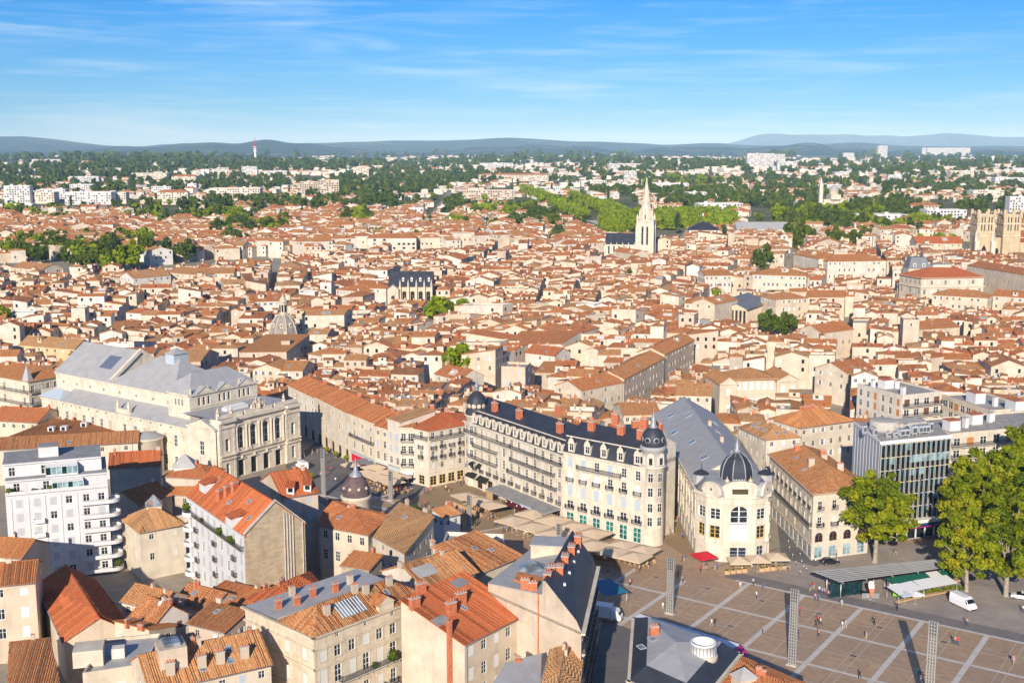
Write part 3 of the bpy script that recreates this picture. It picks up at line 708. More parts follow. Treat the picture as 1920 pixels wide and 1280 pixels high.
def house(poly, z0, eave, kind, rise, wr, rr, label, group=None, name="house", cat="house", simple=True, wins=True, step=None, chims=1, sky=0, rmat="tile", wmat="wall", floor=3.1, maxrows=2, ov=.3, st='r', cm=None, sur=False, w_=1.0, h=1.6, edges=None, ckind=None):
    b = Bld(name, label, cat, poly, z0, wr, rr, group, wmat)
    cm = cm or R.choice(SHC); n = len(b.p)
    for i in range(n):
        A, B = b.p[i], b.p[(i + 1) % n]; l = math.hypot(B[0] - A[0], B[1] - A[1])
        if l < .3: continue
        if wins and b.faces_cam(A, B) and l > 2.6 and (edges is None or i in edges):
            rows = edge_rows(l, eave, R, step or R.uniform(2.3, 3.4), floor, w_, h, st, cm, sur=sur)[:maxrows]
            if simple:
                for r in rows: r['xs'] = [x for x in r['xs'] if R.random() > .12]
            b.facade(A, B, -3, eave, rows, simple=simple)
        else: b.wall.face([(A[0], A[1], -3), (B[0], B[1], -3), (B[0], B[1], eave), (A[0], A[1], eave)])
    pls, rg = roof(b.rf, b.wall, b.p, eave, kind, rise, ov)
    if not simple and 'tile' in rmat and kind != 'f':
        for f in pls: tile_rows(b.rf, f)
    b.done(rmat)
    if kind != 'f' and not simple:
        for f in pls[:2]: gutter(b, f)
    if simple and kind != 'f':
        for f in pls:
            r_ = R.random()
            if len(f) < 4 or (Vector(f[1]) - Vector(f[0])).length < 5: continue
            if r_ < .22: roof_hut(b, f, wr)
            elif r_ < .36: pos, e_ = slope_frame(f, R.uniform(.25, .75), R.uniform(.35, .65)); o = add("roof_terrace", terr_mesh(R.randrange(3)), b.roof_o, pos); o.rotation_euler = e_
    for _ in range(chims):
        t = R.random(); x, y, z = lerp(rg[0], rg[1], t); ang = math.atan2(rg[1][1] - rg[0][1], rg[1][0] - rg[0][0]) + (0 if R.random() < .5 else math.pi / 2)
        b.chimney(x + R.uniform(-.5, .5), y + R.uniform(-.5, .5), z - .2, R.uniform(.6, 1.2), R.uniform(.45, .6), R.uniform(.8, 1.4), ang, R.choice([1, 1, 2, 0]) if ckind is None and simple else ckind)
    for _ in range(sky):
        pl = R.choice(pls[:2]); b.skylight(pl, R.uniform(.2, .8), R.uniform(.3, .7))
    b.pls = pls; b.rg = rg
    return b
EXC = []                                            # footprints the infill must keep clear of
def inside(p, poly):
    c = False; n = len(poly)
    for i in range(n):
        a, b = poly[i], poly[i - 1]
        if (a[1] > p[1]) != (b[1] > p[1]) and p[0] < (b[0] - a[0]) * (p[1] - a[1]) / (b[1] - a[1]) + a[0]: c = not c
    return c
# ------------------------------------------------------------------ hand-placed buildings round the square
def dome_obj(b, name, cx, cy, prof, mat, n=24, flat=False):
    mb = MB(); mb.lathe(prof, n, 0, 0, 0, flat=flat); return mb.build(name, [mat], b.root, (cx, cy, 0))
def grid(l, n, marg): return [marg + (l - 2 * marg) * i / max(1, n - 1) for i in range(n)]
def elen(b, i):
    A, B = b.p[i], b.p[(i + 1) % len(b.p)]; return A, B, math.hypot(B[0] - A[0], B[1] - A[1])
def plainwall(b, i, z1, z0=-3, mb=None):
    A, B = b.p[i], b.p[(i + 1) % len(b.p)]; (mb or b.wall).face([(A[0], A[1], z0), (B[0], B[1], z0), (B[0], B[1], z1), (A[0], A[1], z1)])
def dormer(b, A, B, x, z, set_=.6, w_=1.3, h=1.9, mats=("pale_stone", "slate"), style=0):
    """dormer window standing on a mansard: stone front, pane, little roof"""
    dx, dy = B[0] - A[0], B[1] - A[1]; l = math.hypot(dx, dy); dx /= l; dy /= l
    mb = MB(); t = .22; d = 1.7
    mb.box(-w_ / 2 - t, -w_ / 2, -.12, d, 0, h, 0); mb.box(w_ / 2, w_ / 2 + t, -.12, d, 0, h, 0); mb.box(-w_ / 2 - t - .1, w_ / 2 + t + .1, -.2, d, h, h + .25, 0, True)
    if style == 0: mb.prism([(-w_ / 2 - t, 0), (w_ / 2 + t, 0), (w_ / 2 + t, d), (-w_ / 2 - t, d)], h + .25, h + .3, 1)
    top = [(-w_ / 2 - t, h + .25), (w_ / 2 + t, h + .25)]
    n = 7; hh = .55 if style == 0 else 1.15; arc = [(math.cos(math.pi * q / n) * (w_ / 2 + t), h + .25 + hh * math.sin(math.pi * q / n)) for q in range(n + 1)]
    mb.face([(x_, -.14, z_) for x_, z_ in arc], 0)
    for q in range(n):
        e, f = arc[q], arc[q + 1]; mb.face([(e[0], -.14, e[1]), (e[0], d, e[1]), (f[0], d, f[1]), (f[0], -.14, f[1])], 1)
    if style: mb.lathe([(.16, h + 1.35), (.22, h + 1.6), (.02, h + 1.9)], 8, 0, 0, 0)
    mb.box(-w_ / 2, w_ / 2, .02, .1, 0, .25, 0)
    o = mb.build("dormer", list(mats), b.root, (A[0] + dx * x - dy * set_, A[1] + dy * x + dx * set_, z), math.atan2(dy, dx))
    f = add("window", win_frame('norm', "white_paint"), o, (0, .12, .25), 0, (w_, 1, h - .25)); pn = add("pane", pane_mesh("glass"), o, (0, .13, .25), 0, (w_, 1, h - .25)); return o
def reg(poly, m=1.0): EXC.append(grow(poly, m)); return poly
Z = lambda z, *pts: [P(a, b, z) for a, b in pts]

# --- opera house --------------------------------------------------
OA, OB = (-80.6, 312.8), (-62.9, 337.0)
op = reg(rectf(OA, OB, 84), 2)
b = Bld("opera_house", "pale stone opera house with grey zinc roofs and columned front on the square", "opera house", op, 0, .15, .5, None, "pale_stone", "pale_stone")
ux, uy = (OB[0] - OA[0]) / 30, (OB[1] - OA[1]) / 30; ul = math.hypot(ux, uy); ux /= ul; uy /= ul
def OL(x, y):
    p = (OA[0] + ux * x - uy * y, OA[1] + uy * x + ux * y); return b.loc(p)
def orect(x0, x1, y0, y1): return [OL(x0, y0), OL(x1, y0), OL(x1, y1), OL(x0, y1)]
W_ = 30.0; ZC = 17.4
# front: side pavilions project half a metre
for (x0, x1, pav) in ((0, 5.6, 1), (24.4, 30, 1), (5.6, 24.4, 0)):
    y0 = -.7 if pav else 0; A, B = OL(x0, y0), OL(x1, y0); l = x1 - x0
    if pav:
        rows = [dict(z=1.2, h=3.6, w=1.3, xs=[l / 2], gm="dark_glass"), dict(z=8.2, h=3.6, w=1.5, xs=[l / 2], sur=True)]
        for q in (0.35, l - .35):
            mbp = MB(.15)
            for i_ in range(14): mbp.box(-.38, .38, -.12 if i_ % 2 else -.06, 0, i_ * 1.15 + .3, i_ * 1.15 + 1.3, 0, True)
            d = OL(x0 + q, y0); mbp.build("quoin", ["pale_stone"], b.root, (d[0], d[1], 0), math.atan2(uy, ux))
        b.wall.face([(*OL(x0, y0), 0), (*OL(x0, 3), 0), (*OL(x0, 3), ZC), (*OL(x0, y0), ZC)][::-1]); b.wall.face([(*OL(x1, y0), 0), (*OL(x1, 3), 0), (*OL(x1, 3), ZC), (*OL(x1, y0), ZC)])
    else:
        rows = [dict(z=.1, h=4.8, w=2.2, xs=[2.5 + 4.6 * i for i in range(4)], gm="dark_glass", fm="green_paint" if "green_paint" in MATS else "iron"),
                dict(z=7.6, h=6.4, w=2.5, xs=[2.5 + 4.6 * i for i in range(4)], arch=True, fm="grey_blue_paint", gm="dark_glass")]
    b.facade(A, B, -1, ZC, rows, ins=.6)
    for z, h, o in ((6.4, .45, .5), (7.3, .25, .7), (15.2, .4, .4), (ZC, .9, 1.0)): b.trim.ebox(A, B, z - h, z, 0, o, 0, 0 if pav else -.05)
    if not pav:
        for i in range(5):
            for dx_ in (-.55, .55):
                c = OL(x0 + .2 + 4.6 * i + dx_, -.45); mb = MB(); mb.box(-.42, .42, -.42, .42, 7.3, 8.1, 0); mb.lathe([(.36, 8.1), (.40, 8.3), (.33, 8.5), (.29, 13.7), (.40, 14.0), (.46, 14.6)], 12, 0, 0); mb.box(-.45, .45, -.45, .45, 14.6, 14.8, 0, True)
                mb.build("column", ["pale_stone"], b.root, (c[0], c[1], 0), math.atan2(uy, ux))
        for i in range(4):
            c = OL(x0 + 2.5 + 4.6 * i, -.35); mb = MB()
            mb.box(-1.7, 1.7, -.25, .1, 7.3, 7.5, 0)
            for j in range(9): mb.lathe([(.07, 7.5), (.12, 7.75), (.06, 8.1)], 6, -1.5 + .375 * j, 0)
            mb.box(-1.7, 1.7, -.2, .1, 8.1, 8.28, 0, True); mb.build("balustrade", ["pale_stone"], b.root, (c[0], c[1], 0), math.atan2(uy, ux))
            if i < 4:
                c = OL(x0 + 2.5 + 4.6 * i, -.2); mb = MB(); mb.box(-1.3, 1.3, -.15, 0, 4.9, 5.3, 0); mb.lathe([(.1, 5.2), (.5, 5.6), (.1, 6.1)], 8, 0, -.1); mb.build("door_surround", ["pale_stone"], b.root, (c[0], c[1], 0), math.atan2(uy, ux))
# parapet with statue group and the flat roof behind it
for (x0, x1) in ((0, 9), (10, 20), (21, 30)):
    A, B = OL(x0, -.1), OL(x1, -.1); b.trim.ebox(A, B, ZC, ZC + 1.1, -.5, .1)
b.rf.face([(*q, ZC + .05) for q in orect(0, 30, 0, 15)], 0)
mb = MB()
rs = random.Random(4)
for (x, y, h, r) in ((-1.6, 0, 2.1, .5), (-.6, .2, 2.9, .55), (.5, 0, 3.1, .5), (1.5, .1, 2.2, .5), (0, -.4, 1.6, .6), (-2.3, .1, 1.3, .45), (2.3, 0, 1.4, .45)):
    mb.lathe([(r * 1.05, 0), (r * .85, h * .35), (r * 1.0, h * .55), (r * .95, h * .7), (r * .35, h * .8), (r * .42, h * .9), (.02, h)], 9, x, y)
    mb.tube([(x, y, h * .7, .16), (x + rs.uniform(-.8, .8), y - .4, h * .6, .13), (x + rs.uniform(-1, 1), y - .5, h * .95, .08)], 5)
c = OL(15, .2); mb.build("statue_group", ["statue_stone"], b.root, (c[0], c[1], ZC + 1.0), math.atan2(uy, ux))
for x in (0.6, 5.2, 24.8, 29.4):
    mb = MB(); mb.box(-.45, .45, -.45, .45, 0, .7, 0); mb.lathe([(.25, .7), (.5, 1.1), (.42, 1.5), (.15, 1.7), (.22, 2.0), (.02, 2.4)], 8, 0, 0); c = OL(x, .3); mb.build("roof_urn", ["statue_stone"], b.root, (c[0], c[1], ZC + 1.05))
mb = MB(); mb.box(-4, 4, -1, 1, 0, .9, 0); 
for i in range(6): mb.slab([(-3.7 + 1.25 * i, -1.1, .95), (-2.7 + 1.25 * i, -1.1, .95), (-2.7 + 1.25 * i, 1.1, 1.35), (-3.7 + 1.25 * i, 1.1, 1.35)], .06, 0)
c = OL(12.5, 7); mb.build("roof_ventilator", ["white_paint"], b.root, (c[0], c[1], ZC + .1), math.atan2(uy, ux))
# attic storey with three pediments
A, B = OL(2.5, 14.5), OL(27.5, 14.5); b.facade(A, B, ZC - 2, 22.2, [dict(z=18.6, h=2.3, w=.95, xs=[3.5 + 7.4 * i + 1.7 * j for i in range(3) for j in range(3)], fm="grey_paint", gm="dark_glass")], ins=.35)
b.facade(OL(2.5, 24), OL(2.5, 14.5), ZC - 3, 22.2, [dict(z=18.6, h=2.0, w=.8, xs=[3.3, 4.75, 6.2])])
b.wall.face([(*OL(27.5, 14.5), ZC - 3), (*OL(27.5, 24), ZC - 3), (*OL(27.5, 24), 22.2), (*OL(27.5, 14.5), 22.2)])
for z, h, o in ((22.3, .5, .55), (18.3, .3, .2)): b.trim.ebox(A, B, z - h, z, 0, o); b.trim.ebox(OL(2.5, 24), OL(2.5, 14.5), z - h, z, 0, o)
for i in range(3):
    c = OL(2.5 + 5.2 + 7.4 * i, 14.2); mb = MB(); mb.face([(-3, -.3, 0), (3, -.3, 0), (0, -.3, 1.6)], 0); mb.slab([(-3.2, -.5, 0), (0, -.5, 1.75), (0, 2, 1.75), (-3.2, 2, 0)], .15, 1); mb.slab([(0, -.5, 1.75), (3.2, -.5, 0), (3.2, 2, 0), (0, 2, 1.75)], .15, 1); mb.build("pediment", ["pale_stone", "zinc"], b.root, (c[0], c[1], 22.3), math.atan2(uy, ux))
for i in range(5):
    c = OL(3 + 5.9 * i, 14.5); mb = MB(); mb.box(-.3, .3, -.3, .3, 0, .8, 0); mb.lathe([(.2, .8), (.3, 1.3), (.12, 1.7), (.02, 2.3)], 8); mb.build("roof_finial", ["statue_stone"], b.root, (c[0], c[1], 22.2))
for z0_, poly, kd, rs_ in ((22.3, orect(2.5, 27.5, 14.5, 27), 'h0', 4.6),):
    roof(b.rf, None, poly, z0_, kd, rs_, .4, .15, 0)
# great roof over the hall and stage
hall = orect(5.5, 27.5, 25, 84)
for A, B in ((hall[3], hall[0]),):
    l = 59; b.facade(A, B, 12, 20.6, [dict(z=17.6, h=.8, w=.9, xs=[4, 11, 18, 25, 33, 41, 49, 56], gm="dark_glass")]); b.trim.ebox(A, B, 20.1, 20.6, 0, .4)
for A, B in ((hall[0], hall[1]), (hall[1], hall[2]), (hall[2], hall[3])): b.wall.face([(*A, 12), (*B, 12), (*B, 20.6), (*A, 20.6)])
roof(b.rf, b.wall, orect(5.5, 27.5, 25, 56), 20.6, 'h1', 7.6, .4, .15, 0)
roof(b.rf, b.wall, orect(5.5, 27.5, 55, 84), 20.9, 'g1', 7.9, .4, .15, 0)
for s_ in (0, 1):
    a, c = ((5.2, 20.9), (16.5, 28.9)) if s_ == 0 else ((16.5, 28.9), (27.8, 20.9))
    b.trim.face([(*OL(a[0], 54.4), a[1] + .7), (*OL(c[0], 54.4), c[1] + .7), (*OL(c[0], 55.4), c[1] + .7), (*OL(a[0], 55.4), a[1] + .7)])
    b.trim.face([(*OL(a[0], 54.4), a[1] - .5), (*OL(c[0], 54.4), c[1] - .5), (*OL(c[0], 54.4), c[1] + .7), (*OL(a[0], 54.4), a[1] + .7)])
# low side wing along the street: lean-to zinc roof, arched windows, end pavilion, central pavilion
A, B = OL(0, 84), OL(0, 3); l = 81
xs1 = [13.5 + 4.4 * i for i in range(6)]; xs2 = [47.5 + 4.6 * i for i in range(5)]
b.facade(A, B, -1, 13.6, [dict(z=7.3, h=3.5, w=1.35, xs=[2.6, 5.0, 7.4] + xs1 + [42.4] + xs2, st='ggggcgggcggcgcgc', sur=True, cm="beige_cloth"), dict(z=1.6, h=3.0, w=1.4, xs=[2.6, 5, 7.4] + xs1 + xs2, st='r'), dict(z=12.4, h=.55, w=.9, xs=[11.5 + 4.4 * i for i in range(6)] + [45.5 + 4.6 * i for i in range(5)], gm="dark_glass")])
for i in xs1 + xs2:
    c = OL(0, 84 - i); mb = MB(); n = 7; mb.face([(math.cos(math.pi * q / n) * .95, -.16, .6 * math.sin(math.pi * q / n)) for q in range(n + 1)], 0)
    for q in range(n):
        e, f = [(math.cos(math.pi * t / n) * .95, .6 * math.sin(math.pi * t / n)) for t in (q, q + 1)]; mb.face([(e[0], -.16, e[1]), (e[0], 0, e[1]), (f[0], 0, f[1]), (f[0], -.16, f[1])])
    mb.build("window_hood", ["pale_stone"], b.root, (c[0], c[1], 11.05), math.atan2(-ux, uy))
for z, h, o in ((13.7, .5, .5), (6.6, .3, .2), (12.1, .2, .15)): b.trim.ebox(A, B, z - h, z, 0, o)
b.rf.slab([(*OL(-.5, 74), 13.75), (*OL(-.5, 12), 13.75), (*OL(5.6, 12), 16.6), (*OL(5.6, 74), 16.6)][::1], .15, 0)
roof(b.rf, None, orect(0, 6.2, 73.5, 84), 14.2, 'h1', 1.9, .5, .15, 1)
b.wall.face([(*OL(0, 84), 13.6), (*OL(0, 73.5), 13.6), (*OL(0, 73.5), 14.2), (*OL(0, 84), 14.2)])
c = OL(-.1, 41.6); mb = MB(); mb.box(-3.2, 3.2, -.3, .5, 12, 15.0, 0); mb.box(-3.4, 3.4, -.5, .5, 15.0, 15.3, 0, True)
for x in (-2.6, 2.6): mb.lathe([(.3, 15.3), (.5, 15.9), (.4, 16.6), (.2, 16.8), (.3, 17.2), (.02, 17.7)], 8, x, 0)
mb.build("side_pavilion", ["pale_stone"], b.root, (c[0], c[1], 0), math.atan2(-ux, uy))
# corner pavilion on the side with its pediment and tall window
c = OL(-.25, 7.5); A, B = OL(-.6, 12), OL(-.6, 0)
b.facade(A, B, -1, 14.8, [dict(z=6.8, h=4.2, w=1.8, xs=[6], fm="white_paint", gm="dark_glass", sur=True)]); b.trim.ebox(A, B, 14.4, 14.9, 0, .5); b.wall.face([(*OL(-.6, 12), 14.8), (*OL(-.6, 0), 14.8), (*OL(-.6, 6), 17.0)])
b.wall.face([(*OL(0, 12), -1), (*OL(-.6, 12), -1), (*OL(-.6, 12), 14.8), (*OL(0, 12), 14.8)])
b.rf.slab([(*OL(-.9, 12.4), 14.8), (*OL(-.9, 6), 17.2), (*OL(5.5, 6), 17.2), (*OL(5.5, 12.4), 14.8)], .12, 0); b.rf.slab([(*OL(-.9, 6), 17.2), (*OL(-.9, -.4), 14.8), (*OL(5.5, -.4), 14.8), (*OL(5.5, 6), 17.2)], .12, 0)
for A, B in ((OL(30, 0), OL(30, 84)), (OL(30, 84), OL(0, 84))): b.wall.face([(*A, -1), (*B, -1), (*B, 16), (*A, 16)])
b.rf.face([(*q, 16) for q in orect(27.4, 30, 15, 84)], 0)
# roof lantern box and solar panels
mb = MB(); mb.box(-2.6, 2.6, -2, 2, -2.5, 2.6, 0); mb.face([(-3, -2.4, 2.6), (3, -2.4, 2.6), (0, 0, 4.3)], 1); mb.face([(3, -2.4, 2.6), (3, 2.4, 2.6), (0, 0, 4.3)], 1); mb.face([(3, 2.4, 2.6), (-3, 2.4, 2.6), (0, 0, 4.3)], 1); mb.face([(-3, 2.4, 2.6), (-3, -2.4, 2.6), (0, 0, 4.3)], 1)
c = OL(17, 38); mb.build("roof_lantern", ["grey_blue_paint", "zinc"], b.root, (c[0], c[1], 27.2), math.atan2(uy, ux))
b.done(["zinc", "grey_blue_paint"])
mb = MB(); mb.face([(*OL(9, 66), 23.6), (*OL(9, 60), 23.6), (*OL(13.5, 60), 26.85), (*OL(13.5, 66), 26.85)]); mb.build("solar_panel", ["solar_blue"], b.roof_o)
OPERA = b
# --- terraces of houses on the far side of the square -------------------
ROWH = []
def row_house(label, A, B, eave, dep, kind, rise, wr, rr, rows, name="town_house", cat="town house", rmat="tile", left=False, chims=2, sky=0, cor=True, wmat="wall"):
    poly = reg(rectf(A, B, dep)); b = Bld(name, label, cat, poly, 0, wr, rr, None, wmat)
    A_, B_, l = elen(b, 0); b.facade(A_, B_, -1, eave, rows(l))
    for i in (1, 2, 3): plainwall(b, i, eave)
    if cor: b.cornice(A_, B_, eave, .45, .4); b.course(A_, B_, 4.3, .25, .12)
    pls, rg = roof(b.rf, b.wall, b.p, eave, kind, rise, .35)
    for f in pls: tile_rows(b.rf, f, 0, .5)
    b.done(rmat); b.pls = pls; b.rg = rg
    for i in range(chims):
        x, y, z = lerp(rg[0], rg[1], (i + .3) / chims); b.chimney(x, y, z - .2, 1.2, .6, 1.4, R.random())
    ROWH.append(b); return b
def px2(a, b_, z): return P(a[0], a[1], z), P(b_[0], b_[1], z)
def R4(n, sts, w_=1.35, ground='arch', sh=("grey_blue_paint",), bal=None, h=1.9, zf=(4.9, 8.4, 11.9), gm="dark_glass", hs=(2.3, 2.1, 1.1)):
    def f(l):
        xs = grid(l, n, l / n / 2); rows = []
        if ground == 'arch': rows.append(dict(z=.1, h=3.6, w=min(1.9, l / n * .6), xs=xs, arch=True, fm="brown_paint", gm=gm))
        elif ground == 'shop': rows.append(dict(z=.2, h=2.9, w=min(2.4, l / n * .75), xs=xs, fm="grey_paint", gm=gm))
        for z, hh, s_ in zip(zf, hs, sts): rows.append(dict(z=z, h=hh, w=w_, xs=xs, st=s_, cm=sh[0], sur=True, bal=bal.get(z) if bal else None))
        return rows
    return f
e0 = P(540, 722, 14.2); e1_ = P(592, 746, 14.3); e2_ = P(656, 775, 14.8); e3 = P(702, 792, 15.); e4 = P(727, 799, 15.); e5 = P(750, 804, 15.3); e6 = P(776, 801, 15.8)
row_house("pale house half in shadow beside the opera house", e0, e1_, 14.2, 13, 'g0', 2.4, .1, .45, R4(4, ('gc', 'gg', 'g')))
row_house("cream house with three arches at street level and pale blue shutters", e1_, e2_, 14.6, 14, 'g0', 2.5, .22, .5, R4(5, ('cgccg', 'cgcgc', 'g')))
row_house("cream house with red and grey shop front and first floor balcony", e2_, e3, 14.8, 13, 'g0', 2.6, .2, .48, R4(3, ('g', 'gcg', 'g'), ground='shop', bal={8.4: 'long'}))
row_house("narrow pinkish house above dark blue shop front", e3, e4, 14.2, 12, 'g0', 2.8, .3, .35, R4(2, ('g', 'cg', 'g'), ground='shop', gm="navy"))
row_house("narrow pale grey house between blue shop front and balconied neighbour", e4, e5, 17.2, 12, 's0', 1.5, .12, .95, R4(2, ('g', 'c', 'c'), ground='shop', zf=(4.9, 8.4, 11.8), hs=(2, 2, 1.9)))
row_house("narrow cream house with three long balconies next to the corner house", e5, e6, 15.8, 11, 's0', 1.4, .18, .8, R4(2, ('g', 'g', 'g'), ground='shop', bal={4.9: 'long', 8.4: 'long', 11.9: 'long'}, hs=(2.2, 2.2, 2.2)))
# red-roofed corner house with yellow shop base
c1 = P(776, 801, 15.8); c2 = P(803, 807, 15.8); c3 = P(871, 795, 15.8)
poly = reg([c1, c2, c3, (c3[0] + 3, c3[1] + 13), (c1[0] + 4, c1[1] + 16)])
b = Bld("corner_house", "cream corner house with red hipped roof and colourful shop windows", "town house", poly, 0, .16, .25)
for i, n in ((0, 1), (1, 4)):
    A, B, l = elen(b, i); xs = grid(l, n, l / n / 2)
    b.facade(A, B, -1, 15.8, [dict(z=.4, h=2.6, w=2.2, xs=xs, fm="ochre_metal", gm="dark_glass"), dict(z=5.0, h=1.5, w=1.1, xs=xs, st='cg', sur=True), dict(z=7.6, h=2.1, w=1.1, xs=xs, st='g', sur=True, bal='each'), dict(z=10.4, h=2.0, w=1.1, xs=xs, st='cg', sur=True, bal='each'), dict(z=13.2, h=1.9, w=1.1, xs=xs, st='g', bal='long')])
    b.course(A, B, 4.3, .4, .15); b.cornice(A, B, 15.8, .4, .4)
for i in (2, 3, 4): plainwall(b, i, 15.8)
roof(b.rf, b.wall, b.p, 15.8, 'p', 2.6, .5); b.done("new_tile"); b.chimney(1, 2, 17.6, 1.6, .7, 1.2); b.chimney(-3, 3, 17, 1.2, .7, 1.2)

# --- long mansard block with a slate dome at its left corner ----------
A0, B0 = (-12.8, 312.), (12.4, 275.0)
def mansard_block(label, A, B, dep, eave, rows, ndorm, dstyle, chs, rise=3.3, name="mansard_building"):
    poly = reg(rectf(A, B, dep), 1.5); b = Bld(name, label, "apartment building", poly, 0, .14, .5, None, "pale_stone", "pale_stone")
    A_, B_, l = elen(b, 0); b.facade(A_, B_, -1, eave, rows(l)); b.cornice(A_, B_, eave, .6, .55); b.course(A_, B_, 4.4, .3, .2); b.course(A_, B_, 7.7, .2, .12)
    for i in (1, 2, 3): plainwall(b, i, eave)
    for i in range(int(l / 7.5) + 1):        # pilasters
        x = .4 + (l - .8) * i / int(l / 7.5); q = lerp(A_, B_, (x - .3) / l); q2 = lerp(A_, B_, (x + .3) / l); b.trim.ebox(q, q2, .0, eave - .6, 0, .14)
    # steep slate front, lower slope behind
    ins = [OLp for OLp in rectf(A_, B_, dep)]
    d = ((B_[0] - A_[0]) / l, (B_[1] - A_[1]) / l); n_ = (-d[1], d[0])
    q = lambda x, y, z: (A_[0] + d[0] * x + n_[0] * y, A_[1] + d[1] * x + n_[1] * y, z)
    b.rf.slab([q(0, .1, eave), q(l, .1, eave), q(l, 1.3, eave + rise), q(0, 1.3, eave + rise)], .1, 0)
    b.rf.slab([q(0, 1.2, eave + rise + .05), q(l, 1.2, eave + rise + .05), q(l, 7.5, eave + rise + 2.3), q(0, 7.5, eave + rise + 2.3)], .12, 0)
    b.rf.slab([q(0, 7.5, eave + rise + 2.3), q(l, 7.5, eave + rise + 2.3), q(l, dep, eave + rise - .2), q(0, dep, eave + rise - .2)], .12, 1)
    for x in (0, l): b.wall.face([q(x, .1, eave - 1), q(x, 1.3, eave + rise), q(x, 7.5, eave + rise + 2.2), q(x, dep, eave + rise - .3), q(x, dep, eave - 1)])
    b.trim.ebox(q(0, 1.2, 0)[:2], q(l, 1.2, 0)[:2], eave + rise - .05, eave + rise + .2, -.1, .12)
    b.done(["slate", "zinc"])
    for i in range(ndorm): dormer(b, A_, B_, l * (i + .5) / ndorm, eave + .25, .05, 1.15 if not dstyle else 1.3, 2.0, ("pale_stone", "slate"), dstyle)
    for t, y, k_ in chs:
        c = q(l * t, y, 0); b.chimney(c[0], c[1], eave + rise + y * .3, 1.8, 1.0, 2.4, math.atan2(d[1], d[0]), 0)
    b.A, b.B, b.l, b.q = A_, B_, l, q
    return b
def rowsA(l):
    xs = grid(l, 13, 1.6); seg = [(.02, .33), (.40, .98)]
    return [dict(z=.3, h=3.2, w=2.3, xs=grid(l, 9, 2.4), fm="brown_paint", gm="dark_glass"), dict(z=4.9, h=2.2, w=1.2, xs=xs, st='ggcggggcggggg', fm="white_paint", sur=True, bal='each'),
            dict(z=8.1, h=2.5, w=1.2, xs=xs, st='g', sur=True, bal='long', seg=[(.05, .36), (.47, .95)]), dict(z=11.5, h=2.4, w=1.2, xs=xs, st='gcg', sur=True, bal='long', seg=[(.10, .36), (.5, .93)]), dict(z=14.7, h=2.2, w=1.2, xs=xs, st='gggcg', bal='long', seg=[(0, .49), (.5, 1)])]
bA = mansard_block("long cream mansard block with slate roof, onion dome at left, behind café parasols", A0, B0, 14, 17.6, rowsA, 14, 0, [(.22, 3.2, 0), (.47, 3.4, 0), (.87, 3.2, 0), (.65, 10, 0)])
def turret(b, cx, cy, r, z0, zt, prof, mat, n=20, wins=(), wm="pale_stone"):
    mb = MB(.14); mb.lathe([(r, z0), (r, zt - .5), (r + .35, zt - .3), (r + .35, zt), (r, zt)], n, 0, 0); o = mb.build("turret", [wm], b.root, (cx, cy, 0))
    m2 = MB(); m2.lathe(prof, n, 0, 0, 0); m2.build("turret_dome", [mat], o)
    for a, z, w_, h in wins:
        f = add("window", win_frame('norm', "white_paint"), o, (r * 1.005 * math.cos(a), r * 1.005 * math.sin(a), z), a + math.pi / 2, (w_, 1, h))
        add("pane", pane_mesh("glass"), o, (r * 1.002 * math.cos(a), r * 1.002 * math.sin(a), z), a + math.pi / 2, (w_, 1, h))
    return o
cx, cy = bA.loc((-9.6, 311.6))
an = math.atan2(-26, -37)
o = turret(bA, cx, cy, 3.0, 0, 19.6, [(3.0, 19.6), (3.1, 20.2), (2.7, 21.2), (2.85, 22.1), (2.7, 23.3), (2.1, 24.6), (1.1, 25.5), (.5, 25.9)], "slate", 24, [(math.radians(a), z, 1.1, 2.1) for a in (-150, -115, -80) for z in (5, 8.2, 11.6, 14.8)])
mb = MB(); mb.lathe([(.75, 26.1), (.65, 26.8), (.9, 27.0), (.35, 27.8), (.1, 28.4), (.05, 31.0)], 10); mb.build("dome_lantern", ["lead_grey"], o)
for a in (-165, -135, -105, -75, -45):
    t = math.radians(a); mb = MB(); mb.lathe([(.62, 0), (.62, .16), (.4, .18), (.02, .19)], 12); q_ = mb.build("oculus", ["statue_stone"], o, (2.68 * math.cos(t), 2.68 * math.sin(t), 22.1)); q_.rotation_euler = (0, math.pi / 2, t)
def rowsB(l):
    xs = grid(l, 6, 2.1)
    return [dict(z=.2, h=3.7, w=2.3, xs=xs, fm="pale_paint", gm="green_glass"), dict(z=4.8, h=2.0, w=1.9, xs=xs, st='g', sur=True, bal='each'), dict(z=8.0, h=2.6, w=1.5, xs=xs, st='c', cm="grey_blue_paint", sur=True),
            dict(z=11.6, h=2.5, w=1.4, xs=xs, st='cccggc', cm="white_paint", sur=True, bal='each'), dict(z=15.1, h=2.3, w=1.4, xs=xs, st='ccgcgg', cm="grey_blue_paint", bal='long', seg=[(.18, .72)])]
B1 = (30.6, 260.2)
bB = mansard_block("ornate cream mansard block with white arched dormers and green shop windows", B0, B1, 13, 18.6, rowsB, 5, 1, [(.2, 5, 0), (.55, 5.5, 0), (.8, 5, 0), (.35, 10, 0), (.7, 10, 0), (.9, 9, 0)], 3.6)
cx, cy = bB.loc((32.4, 262.3)); wa = [(math.radians(a), z, 1.2, 2.2) for a in (-150, -105, -60) for z in (4.8, 8.1, 11.8, 15.2)]
o = turret(bB, cx, cy, 2.85, 0, 18.9, [(3.1, 18.9), (2.95, 19.2), (2.75, 22.4), (3.0, 22.6), (3.0, 23.2), (2.55, 23.3)], "zinc", 24, wa)
